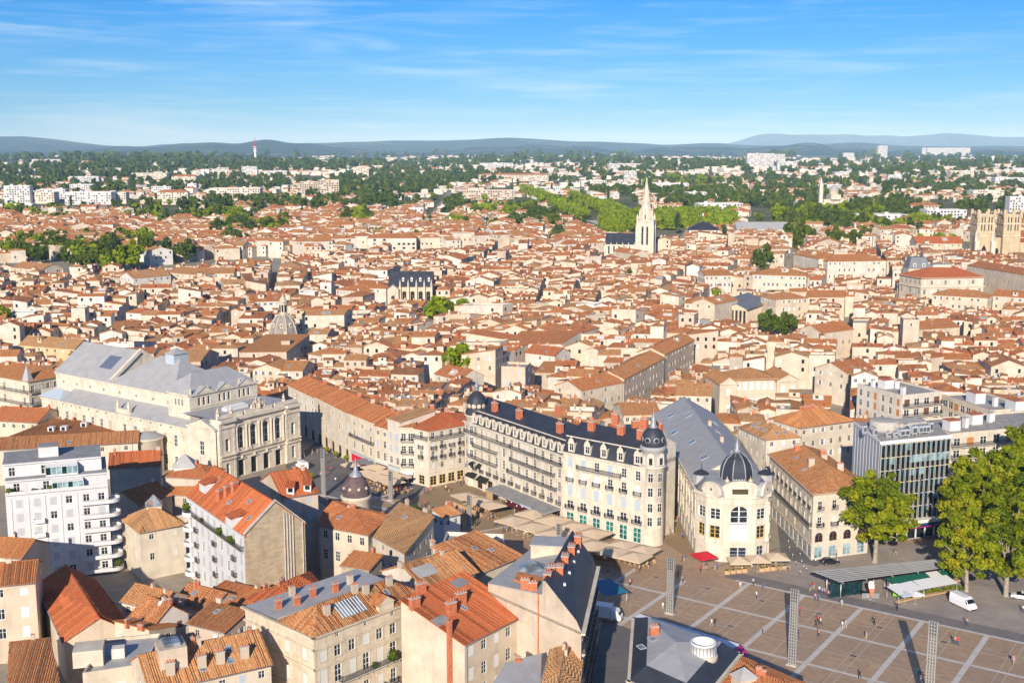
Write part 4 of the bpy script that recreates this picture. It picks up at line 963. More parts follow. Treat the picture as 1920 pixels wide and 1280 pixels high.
mb = MB(); mb.lathe([(2.5, 23.2), (2.75, 24.2), (2.6, 25.6), (1.9, 26.8), (1.0, 27.5)], 24, m=0); mb.lathe([(1.0, 27.4), (1.1, 27.8), (.6, 28.4), (.75, 29.4), (.5, 30), (.12, 30.5), (.06, 32)], 12, m=1); mb.build("dome_cap", ["slate", "lead_grey"], o)
for a in (-170, -125, -80, -35):
    t = math.radians(a); mb = MB(); mb.lathe([(.75, 0), (.75, .2), (.5, .22)], 14); mb.lathe([(.5, .15), (.02, .16)], 14, m=1); q_ = mb.build("oculus", ["lead_grey", "glass"], o, (2.5 * math.cos(t), 2.5 * math.sin(t), 24.9)); q_.rotation_euler = (0, math.pi / 2, t)
for a in (-150, -105, -60):
    t = math.radians(a); mb = MB(); mb.box(-.8, .8, -.3, .6, 0, 2.1, 0); n = 7
    mb.face([(math.cos(math.pi * q / n) * .8, -.3, 2.1 + .8 * math.sin(math.pi * q / n)) for q in range(n + 1)]); mb.box(-.4, .4, -.33, -.3, .2, 1.8, 1); mb.build("dormer", ["pale_stone", "glass"], o, (2.9 * math.cos(t), 2.9 * math.sin(t), 19.2), t + math.pi / 2)
# street side of the block beyond the turret
S0, S1 = (34.6, 264.5), (36.2, 292.); poly = [S0, S1, (26, 292), (26, 274)]
reg(poly, 1); bs = Bld("town_house", "cream building in shade along the alley behind the corner turret", "town house", poly, 0, .15, .5, None, "pale_stone")
A, B, l = elen(bs, 0); bs.facade(A, B, -1, 18.4, [dict(z=z, h=2.1, w=1.1, xs=grid(l, 8, 1.8), st='gc') for z in (4.8, 8.1, 11.7, 15.1)])
for i in (1, 2, 3): plainwall(bs, i, 18.4)
roof(bs.rf, bs.wall, bs.p, 18.4, 'm0', 3.0, .2); bs.done("slate"); bs.chimney(0, 4, 22, 2, 1, 2.2, .3, 0); bs.chimney(2, -4, 22, 2, 1, 2.2, .3, 0)

# --- domed corner building between two streets ------------------------
poly = [(41.4, 254.2), (43.2, 251.0), (46.6, 249.3), (53.6, 249.3), (56.8, 251.0), (58.2, 254.4), (60, 300), (58, 331), (41.3, 331)]
reg(poly, 1)
b = Bld("domed_corner_building", "cream rounded corner building with black ribbed dome and white shop hoarding", "building", poly, 0, .12, .5, None, "pale_stone", "pale_stone")
rowsF = {2: [dict(z=.6, h=2.7, w=4.0, xs=[3.5], fm="grey_blue_paint", gm="glass"), dict(z=8.8, h=4.0, w=4.2, xs=[3.5], arch=True, fm="white_paint")]}
for i_ in (0, 1, 3, 4):
    l_ = elen(b, i_)[2]; rowsF[i_] = [dict(z=5.2, h=2.9, w=2.4, xs=[l_ / 2], fm="ochre_metal", gm="glass"), dict(z=9.5, h=2.5, w=2.4, xs=[l_ / 2], fm="white_paint")] + ([dict(z=.2, h=3.3, w=2.0, xs=[l_ / 2], fm="grey_blue_paint")] if i_ > 2 else [])
for i in range(9):
    A, B, l = elen(b, i)
    if i in rowsF: b.facade(A, B, -1, 15.2, rowsF[i], ins=.4); ee = .25
    elif i == 8:
        xs = grid(l, 17, 3); b.facade(A, B, -1, 15.2, [dict(z=.3, h=3, w=2.2, xs=xs, fm="grey_paint"), dict(z=5.2, h=3.2, w=1.5, xs=xs, st='gc'), dict(z=10, h=3, w=1.5, xs=xs, st='gcg')]); ee = 0
        for x in grid(l, 18, 1): b.trim.ebox(lerp(A, B, (x - .3) / l), lerp(A, B, (x + .3) / l), 4.4, 14.4, 0, .2)
    else: plainwall(b, i, 15.2); ee = 0
    if i < 5 or i == 8:
        for z, h, o_ in ((4.5, .45, .35), (8.6, .25, .2), (13.2, .25, .2), (15.3, .7, .6)): b.trim.ebox(A, B, z - h, z, 0, o_, 0, 0)
for (x, y) in ((46.9, 249.2), (53.3, 249.2), (43.4, 250.8), (56.6, 250.8)):
    lx, ly = b.loc((x, y)); mb = MB(.12); mb.box(-.4, .4, -.25, .2, 4.5, 13.0, 0); mb.box(-.5, .5, -.32, .2, 13, 13.4, 0, True); mb.box(-.5, .5, -.32, .2, 4.5, 5.0, 0, True); mb.build("pilaster", ["pale_stone"], b.root, (lx, ly, 0))
# round-topped gables above the cornice
for (x, y, w_, h, rz, pn) in ((50.1, 249.25, 3.9, 2.6, 0, 1), (44.2, 250.2, 2.6, 2.3, -.95, 0), (56.0, 250.2, 2.6, 2.3, .95, 0)):
    lx, ly = b.loc((x, y)); mb = MB(.12); n = 10; base = 1.4 if pn else .4
    arc = [(math.cos(math.pi * q / n) * w_, base + (h if not pn else 1.7) * math.sin(math.pi * q / n)) for q in range(n + 1)]
    pr = [(-w_, 0)] + arc[::-1] + [(w_, 0)]; pr = pr[::-1]
    mb.face([(a, -.35, z) for a, z in reversed(pr)], 0); mb.face([(a, 1.0, z) for a, z in pr], 0)
    for q in range(len(pr) - 1):
        e, f = pr[q], pr[q + 1]; mb.face([(e[0], -.35, e[1]), (e[0], 1., e[1]), (f[0], 1., f[1]), (f[0], -.35, f[1])], 1)
        if 0 < q < len(pr) - 2: mb.slab([(e[0] * 1.06, -.6, e[1] + .25), (e[0] * 1.06, 0, e[1] + .25), (f[0] * 1.06, 0, f[1] + .25), (f[0] * 1.06, -.6, f[1] + .25)], .3, 0)
    o = mb.build("arched_gable", ["pale_stone", "zinc"], b.root, (lx, ly, 15.3), rz)
    if pn: m2 = MB(); m2.box(-1.75, 1.75, -.45, -.3, .35, 1.5, 0, True); m2.build("name_panel", ["bronze"], o)
    else: m2 = MB(); m2.lathe([(.3, 0), (.3, .1), (.02, .1)], 10); q_ = m2.build("oculus", ["lead"], o, (0, -.33, 1.2)); q_.rotation_euler = (math.pi / 2, 0, 0)
mb = MB(); mb.box(-1.85, 1.85, -.25, 0, 0, 3.7, 0, True); mb.box(-1.95, 1.95, -.3, 0, 3.7, 3.85, 1, True); lx, ly = b.loc((50.1, 249.25)); mb.build("hoarding", ["white_cloth", "grey_paint"], b.root, (lx, ly, 5.0))
# dome
lx, ly = b.loc((50.4, 255.5)); prof = [(3.8, 16.2), (3.7, 17.2), (3.75, 18.2), (3.6, 19.6), (3.2, 21.0), (2.5, 22.1), (1.6, 22.9), (.8, 23.4)]
mb = MB(); mb.lathe(prof, 8, 0, 0, 0, a0=math.radians(22.5), a1=math.radians(382.5), flat=True); mb.lathe([(.85, 23.4), (1.05, 23.9), (.55, 24.5), (.65, 25.2), (.3, 25.8), (.08, 26.5), (.05, 29)], 10, m=1); dm = mb.build("dome", ["slate", "lead_grey"], b.root, (lx, ly, 0))
for i in range(8):
    a = math.radians(22.5 + 45 * i); mb = MB(); mb.tube([(r * math.cos(a), r * math.sin(a), z + .05, .16) for r, z in prof], 5); mb.build("rib", ["lead_grey"], dm)
mb = MB(); mb.slab([(-1.3, -.35, 0), (1.3, -.35, 0), (1.05, .95, 3.1), (-1.05, .95, 3.1)], .3, 0); 
for i in range(4):
    for j in range(4): 
        u0, u1 = (i + .12) / 4, (i + .88) / 4; v0, v1 = (j + .1) / 4, (j + .9) / 4
        f = lambda u, v: (-1.3 + 2.6 * u + (.25 - .5 * u) * v, -.37 + 1.3 * v, 3.1 * v + .03); mb.face([f(u0, v0), f(u1, v0), f(u1, v1), f(u0, v1)], 1)
mb.build("dome_window", ["pale_stone", "pale_glass"], dm, (0, -3.42, 17.4))
for x in (-2.6, 2.6): mb = MB(); mb.box(-.25, .25, -.25, .25, 0, .6, 0); mb.lathe([(.5, .6), (.5, 1.4), (.15, 1.6), (.02, 2.2)], 9); mb.build("roof_urn", ["statue_stone"], dm, (x, -3.2, 16.6))
# small black-capped side turrets and zinc roofs
for x, y in ((43.0, 258.5), (57.6, 258.5)):
    lx2, ly2 = b.loc((x, y)); mb = MB(); mb.lathe([(1.8, 15.3), (1.7, 17.5), (1.8, 17.7)], 8, m=1, flat=True); mb.lathe([(1.9, 17.7), (1.0, 18.3), (.1, 18.7), (.05, 20.4)], 8, m=0, flat=True); mb.build("turret_roof", ["slate", "zinc"], b.root, (lx2, ly2, 0))
fr = [b.loc(q) for q in ((41.6, 254.4), (43.4, 251.6), (46.6, 250.0), (53.6, 250.0), (56.7, 251.6), (58, 254.6), (58.3, 264), (41.6, 264))]
ti = grow(fr, -2.0)
for i in range(8): b.rf.face([(*fr[i], 15.3), (*fr[(i + 1) % 8], 15.3), (*ti[(i + 1) % 8], 17.6), (*ti[i], 17.6)], 1)
b.rf.face([(*q, 17.6) for q in ti], 0)
long_ = [b.loc(q) for q in ((41.3, 262), (58.6, 262), (58.0, 331), (41.2, 331))]; pls, rg = roof(b.rf, b.wall, long_, 15.2, 'g1', 4.8, .4); b.done(["zinc", "dark_zinc"])
for u, v in ((.16, .4), (.4, .25), (.62, .5), (.85, .55), (.28, .8)): b.skylight(pls[1], u, v, 2.6, 1.6)
for u, v in ((.2, .5), (.5, .6), (.7, .4)): b.skylight(pls[0], u, v, 2.0, 1.4)
for t in (.1, .3, .55): x, y, z = lerp(rg[0], rg[1], t); b.chimney(x + 2, y, z - .9, .9, .9, 1.2, 0, 1)

# --- building right of the domed corner ------------------------------
poly = reg([(66.6, 250.4), (80.6, 255.2), (78, 289), (64.4, 285)], 1)
b = Bld("town_house", "cream house with orange tile roof and arched ground floor behind the plane tree", "town house", poly, 0, .18, .7)
for i, n in ((0, 4), (3, 10)):
    A, B, l = elen(b, i); xs = grid(l, n, l / n / 2)
    rows = [dict(z=.3, h=2.6, w=2.1, xs=xs, fm="grey_blue_paint", gm="pale_glass" if i == 0 else "glass"), dict(z=4.0, h=2.2, w=2.0, xs=xs, arch=True, fm="brown_paint") if i == 0 else dict(z=4.3, h=1.8, w=1.1, xs=xs, st='gc'), dict(z=7.6, h=2.2, w=1.1, xs=xs, st='gcg', sur=True, bal='each' if i == 0 else 'long', bd=.7), dict(z=11.3, h=2.1, w=1.1, xs=xs, st='gg', sur=True, bal='each', bd=.4)]
    b.facade(A, B, -1, 15.3, rows); b.cornice(A, B, 15.3, .4, .5); b.course(A, B, 7.3, .25, .15); b.course(A, B, 3.6, .25, .15)
plainwall(b, 1, 15.3); plainwall(b, 2, 15.3)
pls, rg = roof(b.rf, b.wall, b.p, 15.3, 'h1', 3.4, .5); b.done("tile"); b.skylight(pls[1], .3, .5); b.skylight(pls[1], .6, .4)
for t, dx_ in ((.1, 2.5), (.3, -2.8), (.7, 2.6), (.95, -2), (.5, 1.5)): x, y, z = lerp(rg[0], rg[1], t); b.chimney(x + dx_, y, z - 1.2, 1.4, .7, 1.7)
# --- houses behind it -----------------------------------------------
b = house(reg(rectf(P(1437, 824, 13), P(1500, 819, 13), 16)), 0, 13, 'h1', 2.6, .15, .92, "cream house with tan roof and two rows of skylights behind the long zinc roof", None, "town_house", "town house", False, True, 2.8, 2, 4, floor=3.6, maxrows=3)
for u in (.2, .4, .6, .8): b.skylight(b.pls[1], u, .45)
for u in (.35, .7): b.skylight(b.pls[3 if len(b.pls) > 3 else 0], u, .4)
house(reg(rectf(P(1500, 802, 15.5), P(1602, 788, 15.5), 13)), 0, 15.5, 'h0', 3, .22, .68, "cream house with balconies and many brick chimneys left of the glass office tower", None, "town_house", "town house", False, True, 2.9, 8, 1, floor=3.3, maxrows=3, ckind=0)
# --- glass office tower --------------------------------------------
C_, B_, L_ = P(1652, 830, 24), P(1783, 817, 24), P(1602, 793, 24)
poly = reg([C_, B_, (B_[0] + L_[0] - C_[0], B_[1] + L_[1] - C_[1]), L_], 1)
b = Bld("office_tower", "glass office block with coloured mullion dots and air-conditioning units on its roof", "office building", poly, 0, .1, .5, None, "white_render", "white_paint")
A, B, l = elen(b, 0); d = ((B[0] - A[0]) / l, (B[1] - A[1]) / l)
rf_ = random.Random(5)
b.wall.cur = .1
for i in (1, 2): plainwall(b, i, 24)
A3, B3, l3 = elen(b, 3); plainwall(b, 3, 24)
core = MB(); core.ebox(A, B, 4.6, 23.7, -.6, -.25); core.build("core_wall", ["black"], b.root)
ang = math.atan2(d[1], d[0]); NB = 14; fl = 6; fh = (23.4 - 4.9) / fl
for f in range(fl):
    for i in range(NB):
        x0 = l * i / NB; z0_ = 4.9 + f * fh
        g1 = rf_.choice(["teal_glass", "teal_glass", "dark_glass", "dark_glass", "pale_glass" if rf_.random() < .35 else "teal_glass"])
        if f == 4 and i > 5: g1 = "pale_glass"
        for z_, h_, g_ in ((z0_, fh * .42, "olive_glass"), (z0_ + fh * .44, fh * .54, g1)):
            c = (A[0] + d[0] * (x0 + l / NB / 2), A[1] + d[1] * (x0 + l / NB / 2)); add("pane", pane_mesh(g_), b.root, (c[0], c[1], z_), ang, (l / NB * .97, 1, h_))
for i in range(NB + 1):
    for dx_ in (-.17, .17):
        mb = MB(); mb.box(-.03, .03, -.2, 0, 4.7, 23.7, 0, True); x0 = min(l - .05, max(.05, l * i / NB + dx_)); mb.build("mullion", ["shutter_grey"], b.root, (A[0] + d[0] * x0, A[1] + d[1] * x0, 0), ang)
for f in range(fl + 1):
    mb = MB(); mb.box(0, l, -.1, 0, -.05, .05, 0, True); z_ = 4.9 + f * fh; mb.build("transom", ["pale_paint"], b.root, (A[0], A[1], z_ - .04), ang)
    for i in range(NB):
        mb = cached(("dot", (i * 3 + f) % 3), lambda: None)
        c = rf_.choice(["yellow", "tram_blue", "ochre_metal", "grey_blue_paint"])
        me = cached(("dotm", c), lambda: (lambda q: (q.box(-.16, .16, -.06, 0, -.16, .16, 0, True), q.mesh("accent_panel", [c]))[1])(MB()))
        x0 = l * i / NB + .3; add("accent_panel", me, b.root, (A[0] + d[0] * x0 + d[1] * .15, A[1] + d[1] * x0 - d[0] * .15, z_ + .05), ang)
for i in range(9):
    x0 = l3 * (i + .5) / 9; q = lerp(A3, B3, (x0 - l3 / 9 * .36) / l3); q2 = lerp(A3, B3, (x0 + l3 / 9 * .36) / l3); mb = MB(); mb.ebox(q, q2, 3, 23.8, .02, .22); mb.build("cladding_fin", ["grey_blue_paint" if i % 3 == 0 else "shutter_grey"], b.root)
b.trim.ebox(A, B, 23.6, 24.4, -.1, .35, 0, .2); b.trim.ebox(A3, B3, 23.8, 24.4, -.1, .3, 0, .2); b.trim.ebox(A, B, 4.1, 4.9, 0, 1.6, 0, .3)
b.rf.face([(*q, 24.05) for q in b.p])
mb = MB(); mb.ebox(A, B, 3.2, 4.05, 0, 1.5, 0, .25); mb.ebox(A, B, 3.05, 3.19, 0, 1.52, 1, .25); mb.build("sign_band", ["navy", "magenta"], b.root)
b.facade(lerp(A, B, .02), lerp(A, B, .98), 0, 3.2, [dict(z=.1, h=2.8, w=2.2, xs=grid(l * .96, 7, 1.6), fm="iron", gm="dark_glass")])
b.done("gravel_roof")
n_ = (-d[1], d[0]); q = lambda x, y: (A[0] + d[0] * x + n_[0] * y, A[1] + d[1] * x + n_[1] * y)
for (x, y, w_, dd, h) in ((4.2, 3, .9, .8, 1.1), (5.6, 2.2, .9, .8, 1.1), (2.0, 5, .8, .8, 1.6), (1.2, 8, .8, .8, 1.7), (3.2, 7.2, .7, .7, 1.4), (8.2, 3, 2.6, 2.0, 1.5), (14.6, 4.2, 3.0, 2.2, 1.6), (11.6, 3.4, 1.4, 1.2, 1.8), (17.4, 4.5, .9, .9, 2.0), (12.0, 6.8, 1.3, 1, 1.5)):
    mb = MB(); mb.box(-w_ / 2, w_ / 2, -dd / 2, dd / 2, .45, h + .45, 0, True)
    for sx in (-1, 1):
        for sy in (-1, 1): mb.box(sx * (w_ / 2 - .15) - .06, sx * (w_ / 2 - .15) + .06, sy * (dd / 2 - .15) - .06, sy * (dd / 2 - .15) + .06, 0, .45, 0)
    for i in range(max(1, int(w_ / .9))): mb.lathe([(.32, h + .45), (.32, h + .58), (.02, h + .6)], 10, -w_ / 2 + w_ * (i + .5) / max(1, int(w_ / .9)), 0, 1); mb.box(-w_ / 2 + w_ * (i + .1) / max(1, int(w_ / .9)), -w_ / 2 + w_ * (i + .9) / max(1, int(w_ / .9)), -dd / 2 - .03, -dd / 2, .7, h * .85 + .3, 1)
    c = q(x, y); mb.build("air_conditioner", ["shutter_grey", "lead"], b.roof_o, (c[0], c[1], 24.05), ang)
mb = MB(); mb.lathe([(3.4, 0), (3.4, 2.2), (3.2, 2.25), (.02, 2.3)], 20); c = q(9, 11); mb.build("plant_room", ["concrete"], b.roof_o, (c[0], c[1], 24.05))
mb = MB(); mb.box(-3.8, 3.8, -2.5, 2.5, 0, 2.0, 0); c = q(14.5, 9.5); mb.build("plant_room", ["concrete"], b.roof_o, (c[0], c[1], 24.05), ang)

# --- modern blocks behind the tower ----------------------------------
def modern(label, A, B, dep, h, z0=0., name="apartment_block", boxes=(), rows=3, wr=.2, step=3.6, st='gcb', redtop=True, bal=True):
    poly = reg(rectf(A, B, dep), 1); b = Bld(name, label, "apartment block", poly, z0, wr, .5, None, "wall", "concrete")
    for i in range(4):
        Aa, Bb, l = elen(b, i)
        if i in (0,) or (i == 3 and b.faces_cam(Aa, Bb)):
            n = max(1, int(l / step)); xs = grid(l, n, l / n / 2); rw = []
            for f in range(rows):
                zt = h - .9 - f * 3.0; rw.append(dict(z=zt - 2.0, h=2.0, w=2.0 if i == 0 else 1.2, xs=xs, st=R.choice(['gcg', 'ggc', 'cgg']), cm=R.choice(["brown_paint", "pale_paint", "orange_wood"]), bal='long' if (bal and i == 0) else None, bd=1.1))
            b.facade(Aa, Bb, -2, h, rw)
        else: plainwall(b, i, h)
    roof(b.rf, b.wall, b.p, h, 'f', .5); b.done("gravel_roof")
    A_, B_, l = elen(b, 0); d = ((B_[0] - A_[0]) / l, (B_[1] - A_[1]) / l); n_ = (-d[1], d[0])
    for (x, y, w_, dd, hh, tp) in boxes:
        mb = MB(.0); mb.box(-w_ / 2, w_ / 2, -dd / 2, dd / 2, 0, hh, 0); mb.box(-w_ / 2 - .12, w_ / 2 + .12, -dd / 2 - .12, dd / 2 + .12, hh, hh + .15, 1, True)
        mb.build("lift_housing" if w_ > 2 else "vent_shaft", ["white_render", "brick" if tp else "concrete"], b.roof_o, (A_[0] + d[0] * x + n_[0] * y, A_[1] + d[1] * x + n_[1] * y, h), math.atan2(d[1], d[0]))
    return b
modern("long cream flat-roofed block with awninged balconies right of the glass tower", P(1783, 816, 20.5), P(2000, 797, 20.5), 16, 20.5, boxes=[(4, 5, 3.2, 3, 2.6, 1), (9, 6, 1, 1.4, 2.6, 0), (14, 9, 3.2, 3, 2.6, 1), (19, 9, 1, 1.2, 2.4, 0), (20.5, 10, 1, 1.2, 2.4, 0)], rows=5)
modern("pale flat-roofed apartment block with blank end wall behind the office tower", P(1692, 744, 21), P(1766, 736, 21), 19, 21, boxes=[(2, 2, 1, 1.2, 2.4, 0), (4.5, 12, 3.4, 3, 2.6, 1), (1.5, 14, 1, 1, 2.3, 0), (7, 10, 1, 1, 2.3, 0)], rows=4, wr=.12, step=3)
modern("pale long apartment block with small square windows behind the office tower", P(1767, 742, 19), P(1856, 772, 19), 14, 19, boxes=[(10, 4, 4.5, 3.2, 3, 1), (22, 8, 4.5, 3.2, 3, 1), (16, 6, 1, 1.2, 2.6, 0)], rows=3, wr=.25, step=2.6, bal=False)
# --- neo-classical hall with pedimented wings ---------------------------
zb = 12.5
poly = reg(rectf(P(1377, 711, zb), P(1455, 709, zb), 14), 1)
b = Bld("classical_hall", "cream classical building with tall shuttered windows between two pedimented wings", "building", poly, 0, .34, .8)
A, B, l = elen(b, 0); xs = grid(l, 6, 1.6); b.facade(A, B, -2, zb, [dict(z=8.6, h=2.7, w=1.3, xs=xs, st='c', cm="white_paint", sur=True), dict(z=2.4, h=3.4, w=1.5, xs=xs, st='c', cm="white_paint", sur=True)]); b.cornice(A, B, zb, .5, .6); b.course(A, B, 7.6, .3, .2)
for i in (1, 2, 3): plainwall(b, i, zb)
roof(b.rf, b.wall, b.p, zb, 'h0', 2.6, .8)
for (xa, xb, yo) in ((-6.2, 0, -3.5), (l, l + 8, -1)):
    d = ((B[0] - A[0]) / l, (B[1] - A[1]) / l); n_ = (-d[1], d[0]); q = lambda x, y: (A[0] + d[0] * x + n_[0] * y, A[1] + d[1] * x + n_[1] * y)
    wp = [q(xa, yo), q(xb, yo), q(xb, 13), q(xa, 13)]; ll = xb - xa
    b.facade(wp[0], wp[1], -2, zb - .6, [dict(z=7.6, h=2.4, w=1.3, xs=[ll / 2] if ll < 7 else [2.2, 5.8], st='c', cm="white_paint", sur=True), dict(z=1.5, h=3, w=1.3, xs=[ll / 2] if ll < 7 else [2.2, 5.8], st='c', cm="white_paint")])
    for i in (1, 2, 3): b.wall.face([(*wp[i], -2), (*wp[(i + 1) % 4], -2), (*wp[(i + 1) % 4], zb - .6), (*wp[i], zb - .6)])
    b.trim.ebox(wp[0], wp[1], zb - 1, zb - .5, 0, .4); roof(b.rf, b.wall, wp, zb - .6, 'g1', 2.2, .5)
    reg([(p_[0] + b.c[0], p_[1] + b.c[1]) for p_ in wp], .5)
b.done("tile")
# ------------------------------------------------------------------ roofs in the foreground
# white apartment block at the left edge
A,B=(-105.6,236.2),(-86.6,243.2)
poly=reg(rectf(A,B,16),1)
b=Bld("apartment_block","white apartment block with rounded balcony ends and glazed rooftop terraces at left edge","apartment block",poly,0,.1,.5,None,"white_render","white_render")
A_,B_,l=elen(b,0); d=((B_[0]-A_[0])/l,(B_[1]-A_[1])/l); n_=(-d[1],d[0]); ang=math.atan2(d[1],d[0])
q=lambda x,y: (A_[0]+d[0]*x+n_[0]*y,A_[1]+d[1]*x+n_[1]*y)
xs=[l*f for f in(.13,.30,.456,.61,.78,.93)]; fh=3.05; rows=[]
for f in range(6):
    z=18.9-1.0-1.65-f*fh; rows.append(dict(z=z,h=1.65,w=1.35,xs=xs,st=R.choice(['cccggg','gcccgg','cgcgcg','ccgcgc']),cm="shutter_grey",gm="glass"))
b.facade(A_,B_,-1,18.9,rows)
for i in(1,2,3):
    Aa,Bb,ll=elen(b,i)
    if i==1: b.facade(Aa,Bb,-1,18.9,[dict(z=18.9-2.65-f*fh,h=1.65,w=1.2,xs=[3,7,11],st='gcg',cm="white_paint")for f in range(6)])
    else: plainwall(b,i,18.9)
for x in(l*.05,l*.215,l*.375,l*.53,l*.69): b.trim.ebox(q(x-.12,0),q(x+.12,0),0,18.4,0,.12)
for f in range(6):
    z=18.9-2.7-f*fh
    mb=MB(.1)  # small balcony in the second bay
    if f: mb.box(-1.1,1.1,-1.0,0,-.15,0,0,True); mb.box(-1.1,1.1,-1.0,-.92,0,.75,0,True); mb.box(-1.1,-1.02,-.92,0,0,.75,0,True); mb.box(1.02,1.1,-.92,0,0,.75,0,True); c=q(l*.31,0); mb.build("balcony",["white_render"],b.root,(c[0],c[1],z-.3),ang)
    mb=MB(.1)  # long balcony with a round nose past the corner
    n=10; rr=2.0; pts=[(-5.8,0),(-5.8,-1.3),(.4,-1.3)]+[(.4+rr*math.sin(math.pi*t/n)*1.0,.7-rr*math.cos(math.pi*t/n))for t in range(n+1)]
    mb.prism(pts+[(.3,2.7),(.3,0)],-.18,0,0,0,True)
    for t in range(1,len(pts)-1):
        a_,b_=pts[t],pts[t+1]; mb.ebox(a_,b_,0,.62,-.08,0)
    c=q(l,0); o=mb.build("balcony",["white_render"],b.root,(c[0],c[1],z-.3),ang)
    rb=MB();
    for t in range(1,len(pts)-1): rb.ebox(pts[t],pts[t+1],.92,.97,-.06,-.01)
    rb.build("railing",["steel"],o)
# set-back upper floors, conservatories, planters
for(y0,z0_,z1_,x0,x1)in((1.8,18.9,21.7,0,l),(4.6,21.7,24.6,-.5,l-1)):
    pl=[q(x0,y0),q(x1,y0),q(x1,16),q(x0,16)]
    b.facade(pl[0],pl[1],z0_-.1,z1_,[dict(z=z0_+.2,h=2.0,w=1.3,xs=[2.2,5.2,8.0]if z0_<20 else[1.8,5.6,8.2],st='gcg',cm="white_paint")])
    for i in(1,2,3): b.wall.face([(*pl[i],z0_-.1),(*pl[(i+1)%4],z0_-.1),(*pl[(i+1)%4],z1_),(*pl[i],z1_)])
    b.trim.ebox(pl[0],pl[1],z1_-.15,z1_+.15,-.1,.5)
    b.rf.face([(*p_,z1_+.05)for p_ in pl],0)
b.rf.face([(*p_,18.92)for p_ in b.p],0)
for(xc,y,z_,w_)in((12.3,.2,18.95,6.2),(11.2,2.6,21.75,6.4)):
    c=q(xc,y); mb=MB(); mb.box(-w_/2,w_/2,0,.08,0,.3,0)
    for i in range(7): mb.box(-w_/2+w_*i/6-.04,-w_/2+w_*i/6+.04,0,.08,.3,1.9,0)
    mb.box(-w_/2,w_/2,-.02,.1,1.9,2.0,0,True); mb.slab([(-w_/2,-.1,2.0),(w_/2,-.1,2.0),(w_/2,2.2,2.45),(-w_/2,2.2,2.45)],.06,0)
    o=mb.build("conservatory",["white_paint"],b.root,(c[0],c[1],z_),ang)
    for i in range(6): add("pane",pane_mesh("pale_glass" if i%3 else "teal_glass"),o,(-w_/2+w_*(i+.5)/6,.06,.3),0,(w_/6*.92,1,1.6))
mb=MB(); mb.ebox(q(0,0),q(l,0),19.0,19.75,-.1,0); mb.build("parapet",["white_render"],b.root)
mb=MB(); mb.box(-2,2,-1.8,1.8,0,2.2,0); mb.box(-2.1,2.1,-1.9,1.9,2.2,2.35,1,True); c=q(8.6,10); mb.build("lift_housing",["white_render","roof_felt"],b.root,(c[0],c[1],24.6),ang)
b.done("roof_felt")
def shrub(b,x,y,z,s=.6):
    o=add("roof_plant",cached("shrub",lambda: leaf_blob(160,1,.28,"green_leaf")),b.root,(x,y,z)); o.scale=(s,s,s)
def leaf_blob(n,r,ls,mat,seed=1):
    g=np.random.default_rng(seed); d=g.normal(size=(n,3)); d/=np.linalg.norm(d,axis=1)[:,None]; c=d*(r*g.random(n)[:,None]**.35); c[:,2]+=r
    return quads_mesh("foliage",c,d,ls*(.7+.6*g.random(n)),g.random(n),mat,g)
def quads_mesh(name,c,nrm,size,rnd,mat,g,jit=.8):
    V,=(leaf_quads(c,nrm,size,g,jit),); return mesh_quads(name,V,rnd,[mat])
def leaf_quads(c,nrm,size,g,jit=.8):
    n=len(c); m=nrm+g.normal(size=(n,3))*jit; m/=np.linalg.norm(m,axis=1)[:,None]
    t=np.cross(m,g.normal(size=(n,3))); t/=np.linalg.norm(t,axis=1)[:,None]; s=np.cross(m,t)
    size=np.asarray(size)[:,None]; a,b_=t*size,s*size*.7
    return np.stack([c-a-b_,c+a-b_,c+a+b_,c-a+b_],1)
def mesh_quads(name,V,rnd,mats,mi=None):
    n=len(V); me=bpy.data.meshes.new(name); me.vertices.add(n*4); me.vertices.foreach_set("co",V.reshape(-1).astype(np.float32)); me.loops.add(n*4); me.loops.foreach_set("vertex_index",np.arange(n*4,dtype=np.int32))
    me.polygons.add(n); me.polygons.foreach_set("loop_start",np.arange(n,dtype=np.int32)*4)
    for q in mats: me.materials.append(M(q))
    if mi is not None: me.polygons.foreach_set("material_index",np.asarray(mi,dtype=np.int32))
    me.update(calc_edges=True); me.attributes.new("rnd",'FLOAT','FACE').data.foreach_set("value",np.asarray(rnd,dtype=np.float32)); return me
for x,s in((.8,1.0),(1.8,.5),(3.2,.5),(5.5,.7),(6.6,.4),(7.3,.6),(8.8,.9),(9.3,.7)): c=q(x,.7); shrub(b,c[0],c[1],18.95,s*.75)
c=q(l+1.4,.4); shrub(b,c[0],c[1],1.0,.7)
# beige house cut by the left edge
b=house(reg(rectf(P(-70,1104,14.5),P(66,1091,14.5),11)),0,14.5,'g0',2.2,.42,.55,"beige house with shuttered windows cut by the left edge, near corner",None,"town_house","town house",False,True,3.4,1,0,floor=3.6,maxrows=5,st='cg',cm="white_paint",w_=1.25,h=2.0)
house(reg(rectf(P(-40,1040,12.5),P(40,1046,12.5),9)),0,12.5,'g0',2.2,.4,.6,"narrow house with brown and orange roof behind the beige corner house",None,"town_house","town house",False,False,chims=1)
house(reg(Z(8,(16,1306),(112,1296),(92,1214),(22,1222)),.1),0,8,'s0',1.6,.35,.5,"small mottled orange roof in the bottom left corner below the beige house",None,"town_house","town house",False,False,chims=1,rmat="mottled_tile")
# big hall with hipped terracotta roof
poly=reg(Z(8,(121,1202),(254,1185),(179,1088),(71,1095)),.3)
b=house(poly,0,8,'g1',3.4,.4,.3,"large hall with plain terracotta gabled roof at lower left",None,"hall","hall",False,True,5,0,0,rmat="new_tile",maxrows=1)
